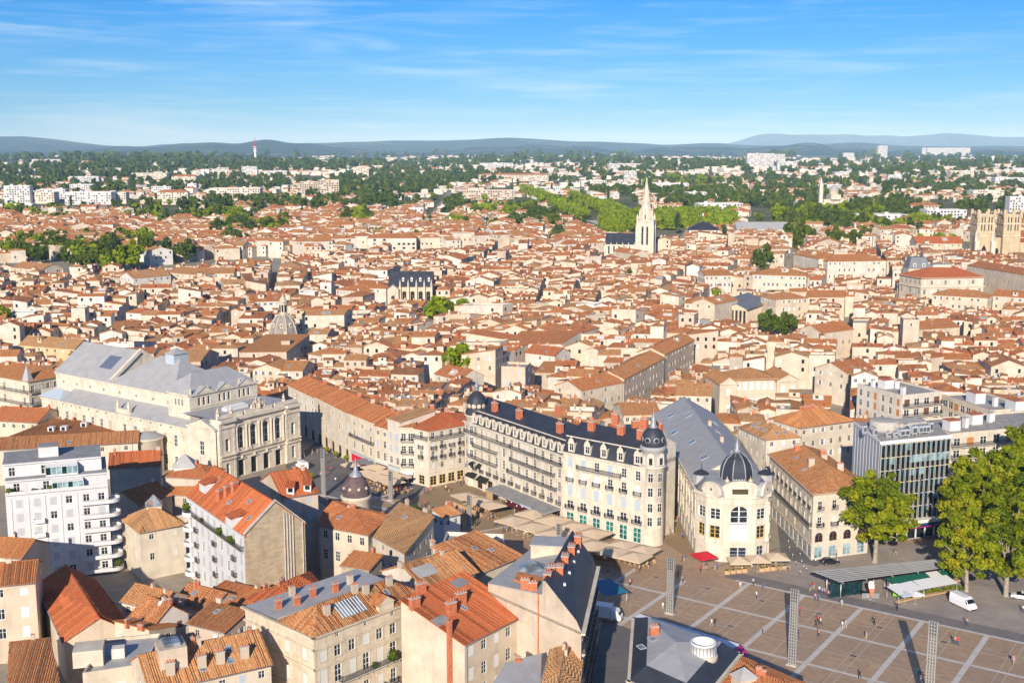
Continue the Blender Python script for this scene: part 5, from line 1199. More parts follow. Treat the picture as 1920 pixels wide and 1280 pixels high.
# flat-roofed terrace building in front of it
poly=reg(Z(12,(155,1268),(272,1250),(303,1192),(196,1203)),.2)
b=Bld("flat_roofed_house","pale house with grey flat roof terrace in front of the terracotta hall","house",poly,0,.25,.5)
for i in range(4):
    A_,B_,l=elen(b,i)
    if i==0: b.facade(A_,B_,-1,12,[dict(z=8.3,h=2,w=1.2,xs=[2,5.5,8.5],st='gcg')])
    else: plainwall(b,i,12)
roof(b.rf,b.wall,b.p,12,'f',.6); b.done("light_zinc")
mb=MB(.2); mb.box(-2.2,2.2,-2,2,0,2.6,0); x,y=b.loc(P(168,1240,12)); mb.build("stair_housing",["wall"],b.root,(x,y,12),.25)
mb=MB(.1); mb.box(-1,1,-.8,.8,0,1.6,0); x,y=b.loc(P(222,1230,12)); mb.build("vent_box",["wall"],b.root,(x,y,12),.25)
# huddle of small roofs in the lower left middle
SM=[((228,1126),(296,1142),7.5,9,'g0',2.0,.3,.85,"tan-roofed lean house touching the street behind the terracotta hall"),
      ((262,1150),(318,1166),6.5,8.5,'g0',1.8,.25,.7,"small house with mottled orange roof beside the hall's right eave"),
      ((288,1172),(352,1150),7,10,'g1',2.6,.1,.5,"white-walled house with steep orange gable in the lower left huddle"),
      ((330,1122),(398,1140),7,8,'g0',1.8,.4,.3,"low brown-red roofed house under the white balconied building"),
      ((352,1168),(420,1185),6,9.5,'s0',1.6,.6,.1,"shaded house with dark lean-to roof in the lower left huddle"),
      ((360,1130),(440,1150),9,7.5,'s0',1.2,.3,.4,"narrow orange-roofed house with brick chimneys below the white building"),
      ((216,1180),(280,1196),6,9.5,'s2',1.5,.3,.6,"long low orange roof along the hall's right side")]
for a,c,dp,z,kd,rs_,wr,rr,lb in SM:
    b=house(reg(rectf(P(*a,z),P(*c,z),dp),.1),0,z,kd,rs_,wr,rr,lb,None,"house","house",False,True,2.8,2,1,maxrows=1,rmat=R.choice(["mottled_tile","tile"]))
mb=MB(); mb.lathe([(.55,0),(.55,.05),(.02,.25)],14); x,y=P(302,1125,13); o=mb.build("satellite_dish",["white_paint"],b.root,(x-b.c[0],y-b.c[1],12.4)); o.rotation_euler=(1.2,0,.4)
# large tan-striped roof at the bottom
b=house(reg(rectf(P(282,1296,12.5),P(508,1244,12.5),12),.2),0,12.5,'g0',3.2,.35,.88,"house with wide striped tan tile roof and many chimneys at the bottom edge",None,"town_house","town house",False,True,3,6,2,maxrows=2,rmat="mottled_tile")
b.skylight(b.pls[0],.3,.5); b.skylight(b.pls[0],.7,.65)
mb=MB(.5); mb.box(-2,2,-2.2,2.2,-1.5,2.0,0); mb.box(-1.2,1.2,-1.4,1.4,2.0,2.5,1,True); x,y,z=slope_frame(b.pls[0],.25,.8)[0]; mb.build("roof_cabin",["wall","skylight_glass"],b.roof_o,(x,y,z),.45)
for t in(.2,.45,.6,.8): x,y,z=slope_frame(b.pls[0],t,.35)[0]; b.chimney(x,y,z+.2,1.3,.7,1.8,.4,1)
# white balconied building with red roof and blind stone gable
A,B=(-68.8,240.),(-51.,214.4)
poly=reg(rectf(A,B,12.6),.5)
b=Bld("apartment_building","tall white building with curved balconies, red roof and blind stone gable","apartment building",poly,0,.02,.5,None,"white_render","white_render")
A_,B_,l=elen(b,0); xs=grid(l,9,1.7); rows=[]
for f in range(5): rows.append(dict(z=17.9-3.2-f*3.25,h=2.2,w=1.15,xs=xs,st=R.choice(['cgccgcccg','ccgcccgcc','gccccgccc']),cm="shutter_grey",bal='long' if f==0 else 'alt',bd=.75 if f==0 else .55))
b.facade(A_,B_,-1,17.9,rows); plainwall(b,2,17.9); plainwall(b,3,17.9); b.cornice(A_,B_,17.9,.5,.5)
for i in range(5):
    mb=MB(.02); mb.lathe([(0.1,0),(1.9,0),(1.9,.2),(1.8,.2)],16); mb.lathe([(1.9,.2),(1.9,.9),(1.8,.9),(1.8,.2)],16); c=lerp(A_,B_,2.2/l); mb.build("round_balcony",["white_render"],b.root,(c[0],c[1],17.9-3.5-i*3.25))
gw=MB(.9); plainwall(b,1,17.9,-3,gw); p1,p2=b.p[1],b.p[2]; pm=lerp(p1,p2,.52); gw.face([(*p1,17.9),(*p2,17.9),(*pm,23.4)])
gw.build("gable_wall",["rubble"],b.root)
dd_=((p2[0]-p1[0])/12.6,(p2[1]-p1[1])/12.6)
for x,h in((8.2,20.8),(8.8,20.6),(9.4,20.4),(10.0,20.2),(12.0,18.6)):
    fl=MB(); fl.tube([(0,0,4,.14),(0,0,h,.14)],6); c=(p1[0]+dd_[0]*x+dd_[1]*.16,p1[1]+dd_[1]*x-dd_[0]*.16); fl.build("flue_pipe",["concrete"],b.root,(c[0],c[1],0))
cp_=MB(); dx,dy=dd_[1]*.1,-dd_[0]*.1
for a_,z_,c_,y_ in((p1,17.9,pm,23.4),(pm,23.4,p2,17.9)):
    e=(dd_[1]*.35,-dd_[0]*.35); cp_.slab([(a_[0]+e[0],a_[1]+e[1],z_+.45),(c_[0]+e[0],c_[1]+e[1],y_+.45),(c_[0]-e[0],c_[1]-e[1],y_+.45),(a_[0]-e[0],a_[1]-e[1],z_+.45)],.3)
cp_.build("coping",["concrete"],b.root)
pls,rg=roof(b.rf,None,b.p,17.9,'g0',5.5,.3); tile_rows(b.rf,pls[0]); b.done("new_tile")
for u,v in((.2,.75),(.4,.75),(.75,.7),(.55,.45),(.9,.4)): b.skylight(pls[0],u,v,.9,.9)
for u in(.42,.46,.5): x,y,z=slope_frame(pls[0],u,.42+(u-.42)*4)[0]; b.chimney(x,y,z+.1,1.6,.8,2.0,1,0)
for u,v in((.16,.5),(.78,.2)):
    mb=MB(.02); mb.box(-1.6,1.6,-1.4,1.6,-1,.9,0); mb.slab([(-1.8,-1.6,.9),(1.8,-1.6,.9),(1.8,1.8,1.7),(-1.8,1.8,1.7)],.12,1); x,y,z=slope_frame(pls[0],u,v)[0]; mb.build("roof_dormer",["white_render","new_tile"],b.roof_o,(x,y,z),math.atan2(B_[1]-A_[1],B_[0]-A_[0]))
for f,s in((.02,1.1),(.3,.5),(.62,.9),(.8,.8),(.84,.6)): c=lerp(A_,B_,f); shrub(b,c[0]-.3,c[1]-.3,14.9,s*.8)
# cream house with glass lantern
b=house(reg(rectf(P(262,998,10.7),P(347,982,10.7),12),.3),0,10.7,'h0',3.4,.2,.93,"cream house with olive-tan hipped roof and glass pyramid lantern",None,"town_house","town house",False,True,4.2,1,0,floor=4.2,maxrows=3,st='gc',sur=True)
mb=MB(); mb.box(-1.6,1.6,-1.6,1.6,-1.5,.6,0)
for i in range(4):
    p_=[(-1.8,-1.8),(1.8,-1.8),(1.8,1.8),(-1.8,1.8)]; mb.face([(*p_[i],.6),(*p_[(i+1)%4],.6),(0,0,2.9)],1)
mb.build("roof_lantern",["wall","skylight_glass"],b.roof_o,(0,1,13.6),.3)
# orange-roofed house with glazed pyramid in front of the opera
house(reg(rectf(P(205,878,13),P(300,872,13),10),.2),0,13,'g0',2.6,.5,.42,"house with bright terracotta roof between the white apartments and the opera",None,"town_house","town house",False,False,chims=2,rmat="new_tile")
b=house(reg(rectf(P(305,893,12.6),P(392,897,12.6),9),.2),0,12.6,'h0',2.2,.6,.3,"beige party-walled house with zinc and glass pyramid roof below the opera",None,"town_house","town house",False,False,chims=1)
mb=MB(); mb.box(-2.4,2.4,-2,2,-1.5,.5,0)
for i in range(4):
    p_=[(-3,-2.4),(3,-2.4),(3,2.4),(-3,2.4)]; mb.face([(*p_[i],.5),(*p_[(i+1)%4],.5),(0,0,3.4)],1)
mb.build("roof_lantern",["white_render","light_zinc"],b.roof_o,(-2,0,14),.1)
house(reg(rectf(P(310,925,9),P(430,935,9),8),.2),0,9,'g0',2.2,.6,.55,"low weathered orange-roofed house in the shaded court below the opera",None,"town_house","town house",False,True,3,2,0,maxrows=1)
house(reg(rectf(P(200,935,9),P(262,948,9),10),.2),0,9,'g1',2.5,.6,.2,"dark red-roofed house in the shaded gap right of the white apartments",None,"town_house","town house",False,False,chims=2)
# long annex with brown roof in front of the opera
b=house(reg(rectf(P(-60,846,10),P(258,829,10),8.5),.3),0,10,'g0',2.3,.2,.04,"long low annex with brown tile roof and round zinc end beside the opera",None,"annex","annex",False,True,5.6,0,2,maxrows=1,st='g',w_=1.0,h=1.7)
x,y=b.loc(P(268,826,10)); y+=4; mb=MB(.2); mb.lathe([(4.2,-1),(4.2,9.6),(4.6,9.8),(4.6,10.2),(4.2,10.3)],20); mb.lathe([(4.4,10.25),(2.5,11.2),(.1,11.8)],20,m=1); mb.build("round_end",["wall","zinc"],b.root,(x,y,0))
b=house(reg(Z(7.5,(20,818),(232,815),(200,797),(100,793)),.2),0,7.5,'s0',.9,.2,.06,"brown-roofed wing with white dormers behind the long annex",None,"annex","annex",False,False,chims=3,ckind=0)
for u,v in((.3,.3),(.42,.35),(.62,.6)):
    mb=MB(.0); mb.box(-.9,.9,-.8,1.2,-.6,1.3,0); mb.box(-.5,.5,-.83,-.8,.1,1.1,1); x,y,z=slope_frame(b.pls[0],u,v)[0]; mb.build("roof_dormer",["white_render","glass"],b.roof_o,(x,y,z))
# corner block at the left edge, behind
A,B=P(-55,696,16.5),P(53,715,16.5)
poly=reg(rectf(A,B,17),1)
b=Bld("corner_building","cream balconied corner building with orange roof and small slate spirelet at left edge","apartment building",poly,0,.2,.62)
for i,n in((0,6),(1,6)):
    A_,B_,l=elen(b,i); xs=grid(l,n,l/n/2); b.facade(A_,B_,-1,16.5,[dict(z=z,h=2.3,w=1.2,xs=xs,st='gcg',sur=True,bal=bl)for z,bl in((1,None),(4.8,'each'),(8.6,'long'),(12.6,'long'))]); b.cornice(A_,B_,16.5,.5,.5)
for i in(2,3): plainwall(b,i,16.5)
roof(b.rf,b.wall,b.p,16.5,'h0',3.0,.5); b.done("tile"); mb=MB(); mb.lathe([(2.0,0),(.1,4.8),(.03,5.6)],6,flat=True); c=lerp(b.p[1],(0,0),.12); mb.build("spirelet",["zinc"],b.root,(c[0],c[1],16.6))
for t in(.2,.5,.7,.9): b.chimney(-8+14*t,R.uniform(-2,3),18.6,1.3,.7,1.4)
house(reg(rectf(P(-20,788,9),P(70,792,9),14),.3),0,9,'g0',2.8,.3,.4,"orange-roofed house at left edge between the corner block and the annex",None,"town_house","town house",False,True,3,2,0,maxrows=1)
# house with red dormered roof behind the gable wall
b=house(reg(rectf(P(530,933,17),P(596,923,17),15),.2),0,17,'g0',3.6,.5,.28,"grey-beige house with red dormered roof right of the blind stone gable",None,"town_house","town house",False,True,3.2,2,0,rmat="new_tile",floor=3.4,maxrows=4,st='c',cm="grey_blue_paint")
for u in(.3,.75):
    mb=MB(.0); mb.box(-.8,.8,-.9,1.6,-.6,1.2,0); mb.slab([(-1,-1.1,1.2),(1,-1.1,1.2),(1,1.8,1.9),(-1,1.8,1.9)],.1,1); mb.box(-.5,.5,-.93,-.9,.1,1.0,2); x,y,z=slope_frame(b.pls[0],u,.2)[0]; mb.build("roof_dormer",["white_render","new_tile","glass"],b.roof_o,(x,y,z),.1)
# red brick house and red roofs in the street below the gable
house(reg(Z(9.5,(464,1120),(524,1162),(606,1103),(580,1072)),.1),0,9.5,'h1',2.6,.6,.3,"house with plain red hipped roof between the stone gable and the long stone block",None,"town_house","town house",False,True,2.6,2,0,rmat="new_tile",wmat="brick",maxrows=3)
# domed building by the square
poly=reg(Z(12,(598,985),(690,1003),(729,966),(618,936)),.2)
b=house(poly,0,12,'h0',2.2,.3,.42,"shaded classical house with orange roof and dark slate dome by the square",None,"domed_house","house",False,True,2.6,2,2,floor=4,maxrows=2,w_=1.2,h=2.3,st='g')
x,y=b.loc(P(668,938,12)); mb=MB(.2); mb.lathe([(3.3,6),(3.3,12.6),(3.5,12.8),(3.5,13.3),(3.1,13.4)],28); mb.lathe([(3.0,13.4),(3.1,14.2),(2.8,15.7),(2.2,17.0),(1.4,18.0)],28,m=1); mb.lathe([(1.55,17.8),(1.45,18.2),(.6,19.0),(.35,20.2),(.05,22)],16,m=2); dm=mb.build("dome",["wall","purple_slate","lead_grey"],b.root,(x,y,0))
for a in(-150,-110,-70,-30):
    t=math.radians(a); mb=MB(); mb.lathe([(.36,0),(.36,.25),(.2,.27),(.02,.28)],12); q_=mb.build("oculus",["statue_stone"],dm,(2.85*math.cos(t),2.85*math.sin(t),15.3)); q_.rotation_euler=(0,math.pi/2-.35,t)
# pinkish roof, tile roofs and party walls in the middle
house(reg(Z(11,(694,1001),(758,1037),(813,990),(750,963)),.1),0,11,'s0',2.4,.3,.97,"house with plain pinkish-brown lean-to roof below the slate dome",None,"town_house","town house",False,True,3,2,1,maxrows=2)
house(reg(rectf(P(640,1060,12),P(692,1068,12),5),.1),0,12,'s0',1.2,.85,.6,"slim rubble-walled tower house with orange lean-to roof",None,"town_house","town house",False,False,chims=1,wmat="rubble")
b=house(reg(rectf(P(797,1104,14),P(895,1072,14),12.5),.1),0,14,'g0',2.6,.15,.86,"house with yellow-tan tile roof and striped skylight beside the orange roof",None,"town_house","town house",False,True,2.2,3,1,maxrows=1,rmat="mottled_tile")
mb=MB(); mb.slab([(-2.2,-1.4,.1),(2.2,-1.4,.1),(2.2,1.4,.1),(-2.2,1.4,.1)],.2); pos,e=slope_frame(b.pls[0],.25,.6); o=mb.build("roof_glazing",["light_zinc"],b.roof_o,pos); o.rotation_euler=e
house(reg(rectf(P(898,1075,12.5),P(980,1042,12.5),12),.1),0,12.5,'s0',2.4,.3,.6,"house with rough bright orange tile roof left of the slate mansard",None,"town_house","town house",False,False,chims=2,sky=2,rmat="mottled_tile")
b=house(reg(rectf(P(832,971,6.8),P(863,963,6.8),4.2),.1),0,6.8,'s0',1.0,.0,.75,"small white rooftop hut with pinkish tile roof by the fountain square",None,"rooftop_hut","hut",False,True,2,1,0,maxrows=1,wmat="white_render")
poly=reg(Z(7.5,(826,1035),(944,1032),(946,1008),(838,1003)),.1)
b=Bld("low_house","low house with white rendered parapet wall in front of the café terraces","house",poly,0,.1,.5)
for i in range(4): plainwall(b,i,7.5)
roof(b.rf,b.wall,b.p,7.5,'f',.9); b.done("roof_felt")
# slate mansard house with big blank wall
FR,BR=P(1090,1184,16.5),P(1118,1063,16.5); dx,dy=BR[0]-FR[0],BR[1]-FR[1]; l=math.hypot(dx,dy)
poly=reg([P(915,1102,17),FR,BR,P(1000,1034,17)],.2)
b=Bld("mansard_house","black slate mansard house with huge blank beige end wall and tram street beside it","apartment building",poly,0,.45,.5)
A_,B_,ll=elen(b,1); b.facade(A_,B_,-1,16.5,[dict(z=z,h=2.1,w=1.15,xs=grid(ll,12,1.6),st='gc',sur=True,bal='each',bd=.6)for z in(1.0,4.8,8.6,12.6)]); b.cornice(A_,B_,16.5,.6,.7)
for i in(0,2,3): plainwall(b,i,16.5)
p0,p1,p2,p3=b.p; pa=lambda t: lerp(p1,p0,t); pb=lambda t: lerp(p2,p3,t)
prof=[(0,16.5),(.05,18.0),(.37,22.4),(.39,22.2),(.40,19.8),(1.0,17.8)]
for(t0,z0_),(t1,z1_)in zip(prof,prof[1:]):
    b.rf.slab([(*pa(t0),z0_+.12),(*pb(t0),z0_+.12),(*pb(t1),z1_+.12),(*pa(t1),z1_+.12)],.14,0 if t0<.38 else 1)
for f in(pa,pb): b.wall.face([(*f(t),z)for t,z in prof]+[(*f(1),16.0),(*f(0),16.0)])
b.wall.face([(*p0,16.0),(*p3,16.0),(*p3,18.0),(*p0,18.0)])
b.done(["slate","light_zinc"])
mb=MB(.45); mb.box(-2.4,2.4,-2.6,2.6,0,.5,0)
for i in range(4):
    p_=[(-2.4,-2.6),(2.4,-2.6),(2.4,2.6),(-2.4,2.6)]; mb.face([(*p_[i],.5),(*p_[(i+1)%4],.5),(0,0,2.0)],1)
c=lerp(pa(.68),pb(.68),.45); mb.build("roof_lantern",["wall","skylight_glass"],b.roof_o,(c[0],c[1],18.4),math.atan2(dy,dx))
mb=MB(.6); mb.slab([(-2,-3,.4),(2,-3,.4),(2,3,1.6),(-2,3,1.6)],.3); c=lerp(pa(.56),pb(.56),.18); mb.build("small_roof",["tile"],b.roof_o,(c[0],c[1],18.8),math.atan2(dy,dx))
mb=MB(.4); mb.box(-2.4,2.4,-3,3,0,2.6,0); mb.box(-2.6,2.6,-3.2,3.2,2.6,2.8,1,True); c=lerp(pa(.66),pb(.66),.84); mb.build("roof_cabin",["wall","zinc"],b.roof_o,(c[0],c[1],18.3),math.atan2(dy,dx))
for t,u,k_ in((.26,.92,1.4),(.28,.7,1.6),(.30,.5,1.7),(.38,.12,1.2),(.38,.25,1.0),(.30,.3,1.5)):
    c=lerp(pa(t),pb(t),u); b.chimney(c[0],c[1],21.0,1.2,1.8,1.9,math.atan2(dy,dx)+1.57,0)
for u in(.1,.2,.3,.4,.5,.6,.7,.8,.9):
    c=lerp(pa(.22+.08*(int(u*10)%2)),pb(.22),u); add("roof_vent",cached("rv",lambda: (lambda m_: (m_.box(-.2,.2,-.25,.25,0,.4,0),m_.mesh("roof_vent",["white_paint"]))[1])(MB())),b.roof_o,(c[0],c[1],20.6))
rp=MB(); rp.tube([(0,0,7,.12),(0,0,20,.12)],6); c=lerp(p0,p1,.56); rp.build("rain_pipe",["brick"],b.root,(c[0],c[1]-.2,0))
for x in(.42,.5): c=lerp(p0,p1,x); b.chimney(c[0],c[1]+1.2,19.6,1.5,.7,1.5,0,0)
# terracotta house with two chimneys
b=house(reg(rectf(P(871,1208,14),P(986,1150,14),13.5),.1),0,14,'s0',4.0,.3,.3,"beige house with bright terracotta lean-to roof and tall brick chimneys at bottom centre",None,"town_house","town house",False,True,3.1,0,1,rmat="new_tile",floor=3.6,maxrows=4,st='cg',cm="white_paint",edges=[0],w_=1.2,h=2.15)
for u,v,s in((.28,.48,2.2),(.5,.55,2.2),(.05,.8,1.6),(.3,.97,1.6)): x,y,z=slope_frame(b.pls[0],u,v)[0]; b.chimney(x,y,z+.1,1.7,.9,s,.7,0)
mb=MB(); mb.slab([(-1.5,-1,.12),(1.5,-1,.12),(1.5,1,.12),(-1.5,1,.12)],.2)
for u,v in((.1,.45),(.78,.85)): pos,e=slope_frame(b.pls[0],u,v); o=mb.build("roof_hatch",["roof_felt"],b.roof_o,pos); o.rotation_euler=e
fl=MB(); fl.box(-.35,.35,-.3,.3,2,17.5,0); c=lerp(b.p[3],b.p[0],.8); fl.build("flue_stack",["brick"],b.root,(c[0]-.3,c[1]-.2,0),.7)
# grand stone block at the bottom
A,B=P(588,1193,16.5),P(798,1114,16.5)
poly=reg(rectf(A,B,18),.2)
b=Bld("stone_apartment_house","grand stone house with mottled tile and zinc roof and flower balcony at bottom","apartment building",poly,0,.3,.7,None,"stone","stone")
A_,B_,l=elen(b,0); xs=grid(l,8,1.7)
b.facade(A_,B_,-1,16.5,[dict(z=15.1,h=.75,w=.7,xs=xs[1::2],gm="dark_glass"),dict(z=11.9,h=1.9,w=1.3,xs=xs,st='cggcgggc',sur=True,cm="pale_paint"),dict(z=7.6,h=3.0,w=1.35,xs=xs,st='cgcgcgcg',sur=True,bal='long',seg=[(.2,.99)],bd=.9),dict(z=3.4,h=2.6,w=1.15,xs=xs,st='cg',sur=True,bal='each')])
for z in(14.4,11.2,6.9): b.course(A_,B_,z,.3,.25)
b.cornice(A_,B_,16.5,.5,.6)
A3,B3,l3=elen(b,3); b.facade(A3,B3,-1,16.5,[dict(z=z,h=2.2,w=1.1,xs=grid(l3,4,2.4),st='c',sur=True)for z in(3.4,7.6,12.0)]); b.cornice(A3,B3,16.5,.5,.6)
for z in(14.4,11.2,6.9): b.course(A3,B3,z,.3,.25)
for i in(1,2): plainwall(b,i,16.5)
d=((B_[0]-A_[0])/l,(B_[1]-A_[1])/l); n_=(-d[1],d[0]); q=lambda x,y: (A_[0]+d[0]*x+n_[0]*y,A_[1]+d[1]*x+n_[1]*y)
fq=[q(0,0),q(l,0),q(l,9),q(0,9)]; pls,rg=roof(b.rf,None,fq,16.5,'h0',2.6,.5)
for f in pls: tile_rows(b.rf,f)
b.rf.face([(*p_,16.6)for p_ in(q(0,8),q(l,8),q(l,18),q(0,18))],1)
b.wall.face([(*q(0,9),16),(*q(l,9),16),(*q(l,9),17),(*q(0,9),17)])
b.done(["mottled_tile","light_zinc"])
mb=MB(); mb.slab([(-2.6,-1.6,.1),(2.6,-1.6,.1),(2.6,1.6,.1),(-2.6,1.6,.1)],.2)
for i in range(9): mb.box(-2.5+.6*i,-2.4+.6*i,-1.6,1.6,.1,.2,1)
pos,e=slope_frame(pls[0],.36,.55); o=mb.build("roof_glazing",["skylight_glass","white_paint"],b.roof_o,pos); o.rotation_euler=e
for u,v in((.62,.4),(.78,.6)): b.skylight(pls[0],u,v)
for u,v in((.12,.6),(.6,.8),(.9,.8),(.5,.95)): x,y,z=slope_frame(pls[0],u,v)[0]; b.chimney(x,y,z+.1,1.1,.6,1.5,.7,1)
for x,y in((3,13),(6,12),(10,13),(14,12),(18,13),(8,16)): c=q(x,y); b.chimney(c[0],c[1],16.9,1.0,.6,1.4,.7)
mb=MB(); mb.prism([(-1.6,0),(1.6,0),(1.6,.8),(-1.6,.8)],-.2,1.2,0); mb.face([(-1.9,-.1,1.2),(1.9,-.1,1.2),(0,-.1,2.4)],0); mb.slab([(-1.9,-.15,1.2),(0,-.15,2.5),(0,2.5,2.5),(-1.9,2.5,1.2)],.1,1); mb.slab([(0,-.15,2.5),(1.9,-.15,1.2),(1.9,2.5,1.2),(0,2.5,2.5)],.1,1); c=q(l*.62,-.3); mb.build("roof_dormer",["stone","tile"],b.root,(c[0],c[1],16.5),math.atan2(d[1],d[0]))
for x,s in((l*.66,.9),(l*.86,.8),(l*.5,.5)): c=q(x,-.5); shrub(b,c[0],c[1],7.6,s)
# house at the bottom, zinc and slate house with round turret, orange hip roof
house(reg(Z(11.5,(1010,1310),(1080,1316),(1090,1237),(1036,1216)),.1),0,11.5,'g1',1.8,.3,.95,"house with pinkish tile roof and white chimney below the blank wall",None,"town_house","town house",False,False,chims=2,ckind=1)
house(reg(Z(10.5,(900,1330),(1008,1316),(1012,1245),(950,1262)),.1),0,10.5,'s0',1.5,.5,.5,"grey zinc-roofed house at bottom edge beside the pinkish roof",None,"town_house","town house",False,False,chims=2,rmat="zinc")
poly=reg(Z(12.5,(1182,1275),(1300,1330),(1386,1224),(1190,1158)),.1)
b=Bld("turreted_house","slate and zinc roofed house with white balustraded round turret by the tram street","house",poly,0,.15,.5,None,"pale_stone")
for i in range(4):
    A_,B_,l=elen(b,i); n=max(2,int(l/2.8))
    if b.faces_cam(A_,B_): b.facade(A_,B_,-1,12.5,[dict(z=z,h=2.2,w=1.1,xs=grid(l,n,l/n/2),sur=True)for z in(4.5,8.5)])
    else: plainwall(b,i,12.5)
    b.cornice(A_,B_,12.5,.5,.5)
ins=grow(b.p,-2.3); zt=14.6
for i in range(4): b.rf.slab([(*b.p[i],12.6),(*b.p[(i+1)%4],12.6),(*ins[(i+1)%4],zt),(*ins[i],zt)],.1,0)
cc=lerp(ins[2],ins[3],.5)
cx_,cy_=sum(p_[0]for p_ in ins)/4,sum(p_[1]for p_ in ins)/4
for i in range(4): b.rf.face([(*ins[i],zt),(*ins[(i+1)%4],zt),(cx_,cy_,zt+1.4)],1)
b.done(["slate","light_zinc"])
x,y=b.loc(P(1318,1232,14)); mb=MB(.1); mb.lathe([(1.75,-1),(1.75,13.2),(2.2,13.9),(2.25,14.6),(2.0,14.8)],24); mb.lathe([(1.95,14.8),(1.9,16.3),(1.98,16.3),(2.0,16.6),(1.7,16.6),(1.7,14.9),(.02,14.9)],24,m=1); tr=mb.build("turret",["pale_stone","white_paint"],b.root,(x,y,0))
for i in range(22): t=2*math.pi*i/22; mb=cached("tb",lambda: (lambda m_: (m_.box(-.05,.05,-.06,.06,15.0,16.2,0),m_.mesh("baluster",["lead_grey"]))[1])(MB())); add("baluster",mb,tr,(1.95*math.cos(t),1.95*math.sin(t),0),t)
b.chimney(-2.5,5,15.0,1.4,.8,1.6,.3,0)
for u in((-3,3),(0,4),(-5,0)): o=add("skylight",sky_mesh(),b.roof_o,(u[0],u[1],zt+.5)); o.rotation_euler=(.15,0,.5)
b=house(reg(Z(10.5,(1305,1330),(1530,1345),(1516,1284),(1378,1226)),.1),0,10.5,'h0',2.4,.3,.5,"orange hip-roofed house with lantern at bottom edge beside the turret",None,"town_house","town house",False,False,chims=3,ckind=0)
mb=MB(); mb.box(-1.4,1.4,-1.2,1.2,-1,.7,0)
for i in range(4):
    p_=[(-1.7,-1.5),(1.7,-1.5),(1.7,1.5),(-1.7,1.5)]; mb.face([(*p_[i],.7),(*p_[(i+1)%4],.7),(0,0,2.2)],1)
x,y=b.loc(P(1395,1268,13)); mb.build("roof_lantern",["wall","light_zinc"],b.roof_o,(x,y,12.4),.4)
# ------------------------------------------------------------------ landmarks of the old town
def lx(o, d, x, y): return (o[0] + d[0] * x - d[1] * y, o[1] + d[1] * x + d[0] * y)
LAND = [("the opera house", (-100, 345)), ("the domed corner building", (50, 262)), ("the glass office tower", (94, 265)), ("the long mansard block", (0, 292)), ("the classical hall", P(1415, 720, 12))]
# domed stone chapel
x0, y0 = PG(533, 645, 7); g = G(x0, y0); LAND.append(("the grey stone dome", (x0, y0)))
reg([(x0 - 9, y0 - 9), (x0 + 9, y0 - 9), (x0 + 9, y0 + 9), (x0 - 9, y0 + 9)], 0)
t = thing("domed_chapel", "octagonal chapel with weathered grey stone dome and tall lantern among tiled roofs", "chapel", (x0, y0, g + 2)); t.scale = (.92,) * 3
o8 = dict(a0=math.radians(22.5), a1=math.radians(382.5), flat=True)
mb = MB(.8); mb.lathe([(7.4, -2), (7.4, 9.2), (7.9, 9.5), (7.9, 10.1), (7.2, 10.2)], 8, **o8); mb.build("wall", ["tan_stone"], t)
mb = MB(.8); prof = [(6.9, 10.1), (6.7, 11.2), (6.2, 13.4), (5.2, 15.8), (3.9, 17.7), (2.5, 19.0)]; mb.lathe(prof, 8, **o8); dm = mb.build("dome", ["grey_stone_roof" if "grey_stone_roof" in MATS else "dark_stone"], t)
for i in range(8):
    a = math.radians(22.5 + 45 * i); mb = MB(); mb.tube([(r * math.cos(a), r * math.sin(a), z, .3) for r, z in prof], 5); mb.build("rib", ["statue_stone"], dm)
    a = math.radians(45 * i); mb = MB(); mb.box(-.6, .6, -.3, .8, 0, 1.7, 0); mb.lathe([(.6, 1.7), (.05, 2.3)], 8, 0, .2); mb.box(-.28, .28, -.34, -.3, .4, 1.5, 1); mb.build("dormer", ["pale_stone", "glass"], dm, (5.4 * math.cos(a), 5.4 * math.sin(a), 13.6), a + math.pi / 2)
mb = MB(.8); mb.lathe([(2.6, 18.9), (2.6, 19.4), (1.75, 19.5), (1.75, 24.4), (2.1, 24.6), (2.1, 25.0), (1.6, 25.2), (1.3, 26.6), (.4, 27.6), (.1, 28.6)], 8, **o8); ln = mb.build("lantern", ["statue_stone"], t)
for i in range(8): a = math.radians(45 * i); add("window", cached("lw", lambda: (lambda m_: (m_.box(-.35, .35, -.1, .1, 0, 3.2, 0), m_.mesh("window", ["dark_glass"]))[1])(MB())), ln, (1.66 * math.cos(a), 1.66 * math.sin(a), 20.4), a + math.pi / 2)
# buttressed church with slate roof
x0, y0 = PG(770, 596, 0); g = G(x0, y0); LAND.append(("the buttressed slate-roofed church", (x0, y0 + 6)))
reg([(x0 - 12.5, y0 - 3), (x0 + 12.5, y0 - 3), (x0 + 12.5, y0 + 16), (x0 - 12.5, y0 + 16)], 0)
poly = [(x0 - 10.8, y0 + 2.5), (x0 + 10.8, y0 + 2.5), (x0 + 10.8, y0 + 14), (x0 - 10.8, y0 + 14)]
b = Bld("church", "buttressed pale stone church with dark slate roof and small white dormers", "church", poly, g, .3, .5, None, "stone", "pale_stone")
A, B, l = elen(b, 0); b.facade(A, B, -2, 16, [dict(z=5.6, h=7.6, w=2.0, xs=[7.6, 11.7, 15.8, 19.6], arch=True, gm="dark_glass", fm="dark_stone")], ins=.9)
for i in (1, 2, 3): plainwall(b, i, 16)
pls, rg = roof(b.rf, b.wall, b.p, 16, 'g0', 6.4, .5)
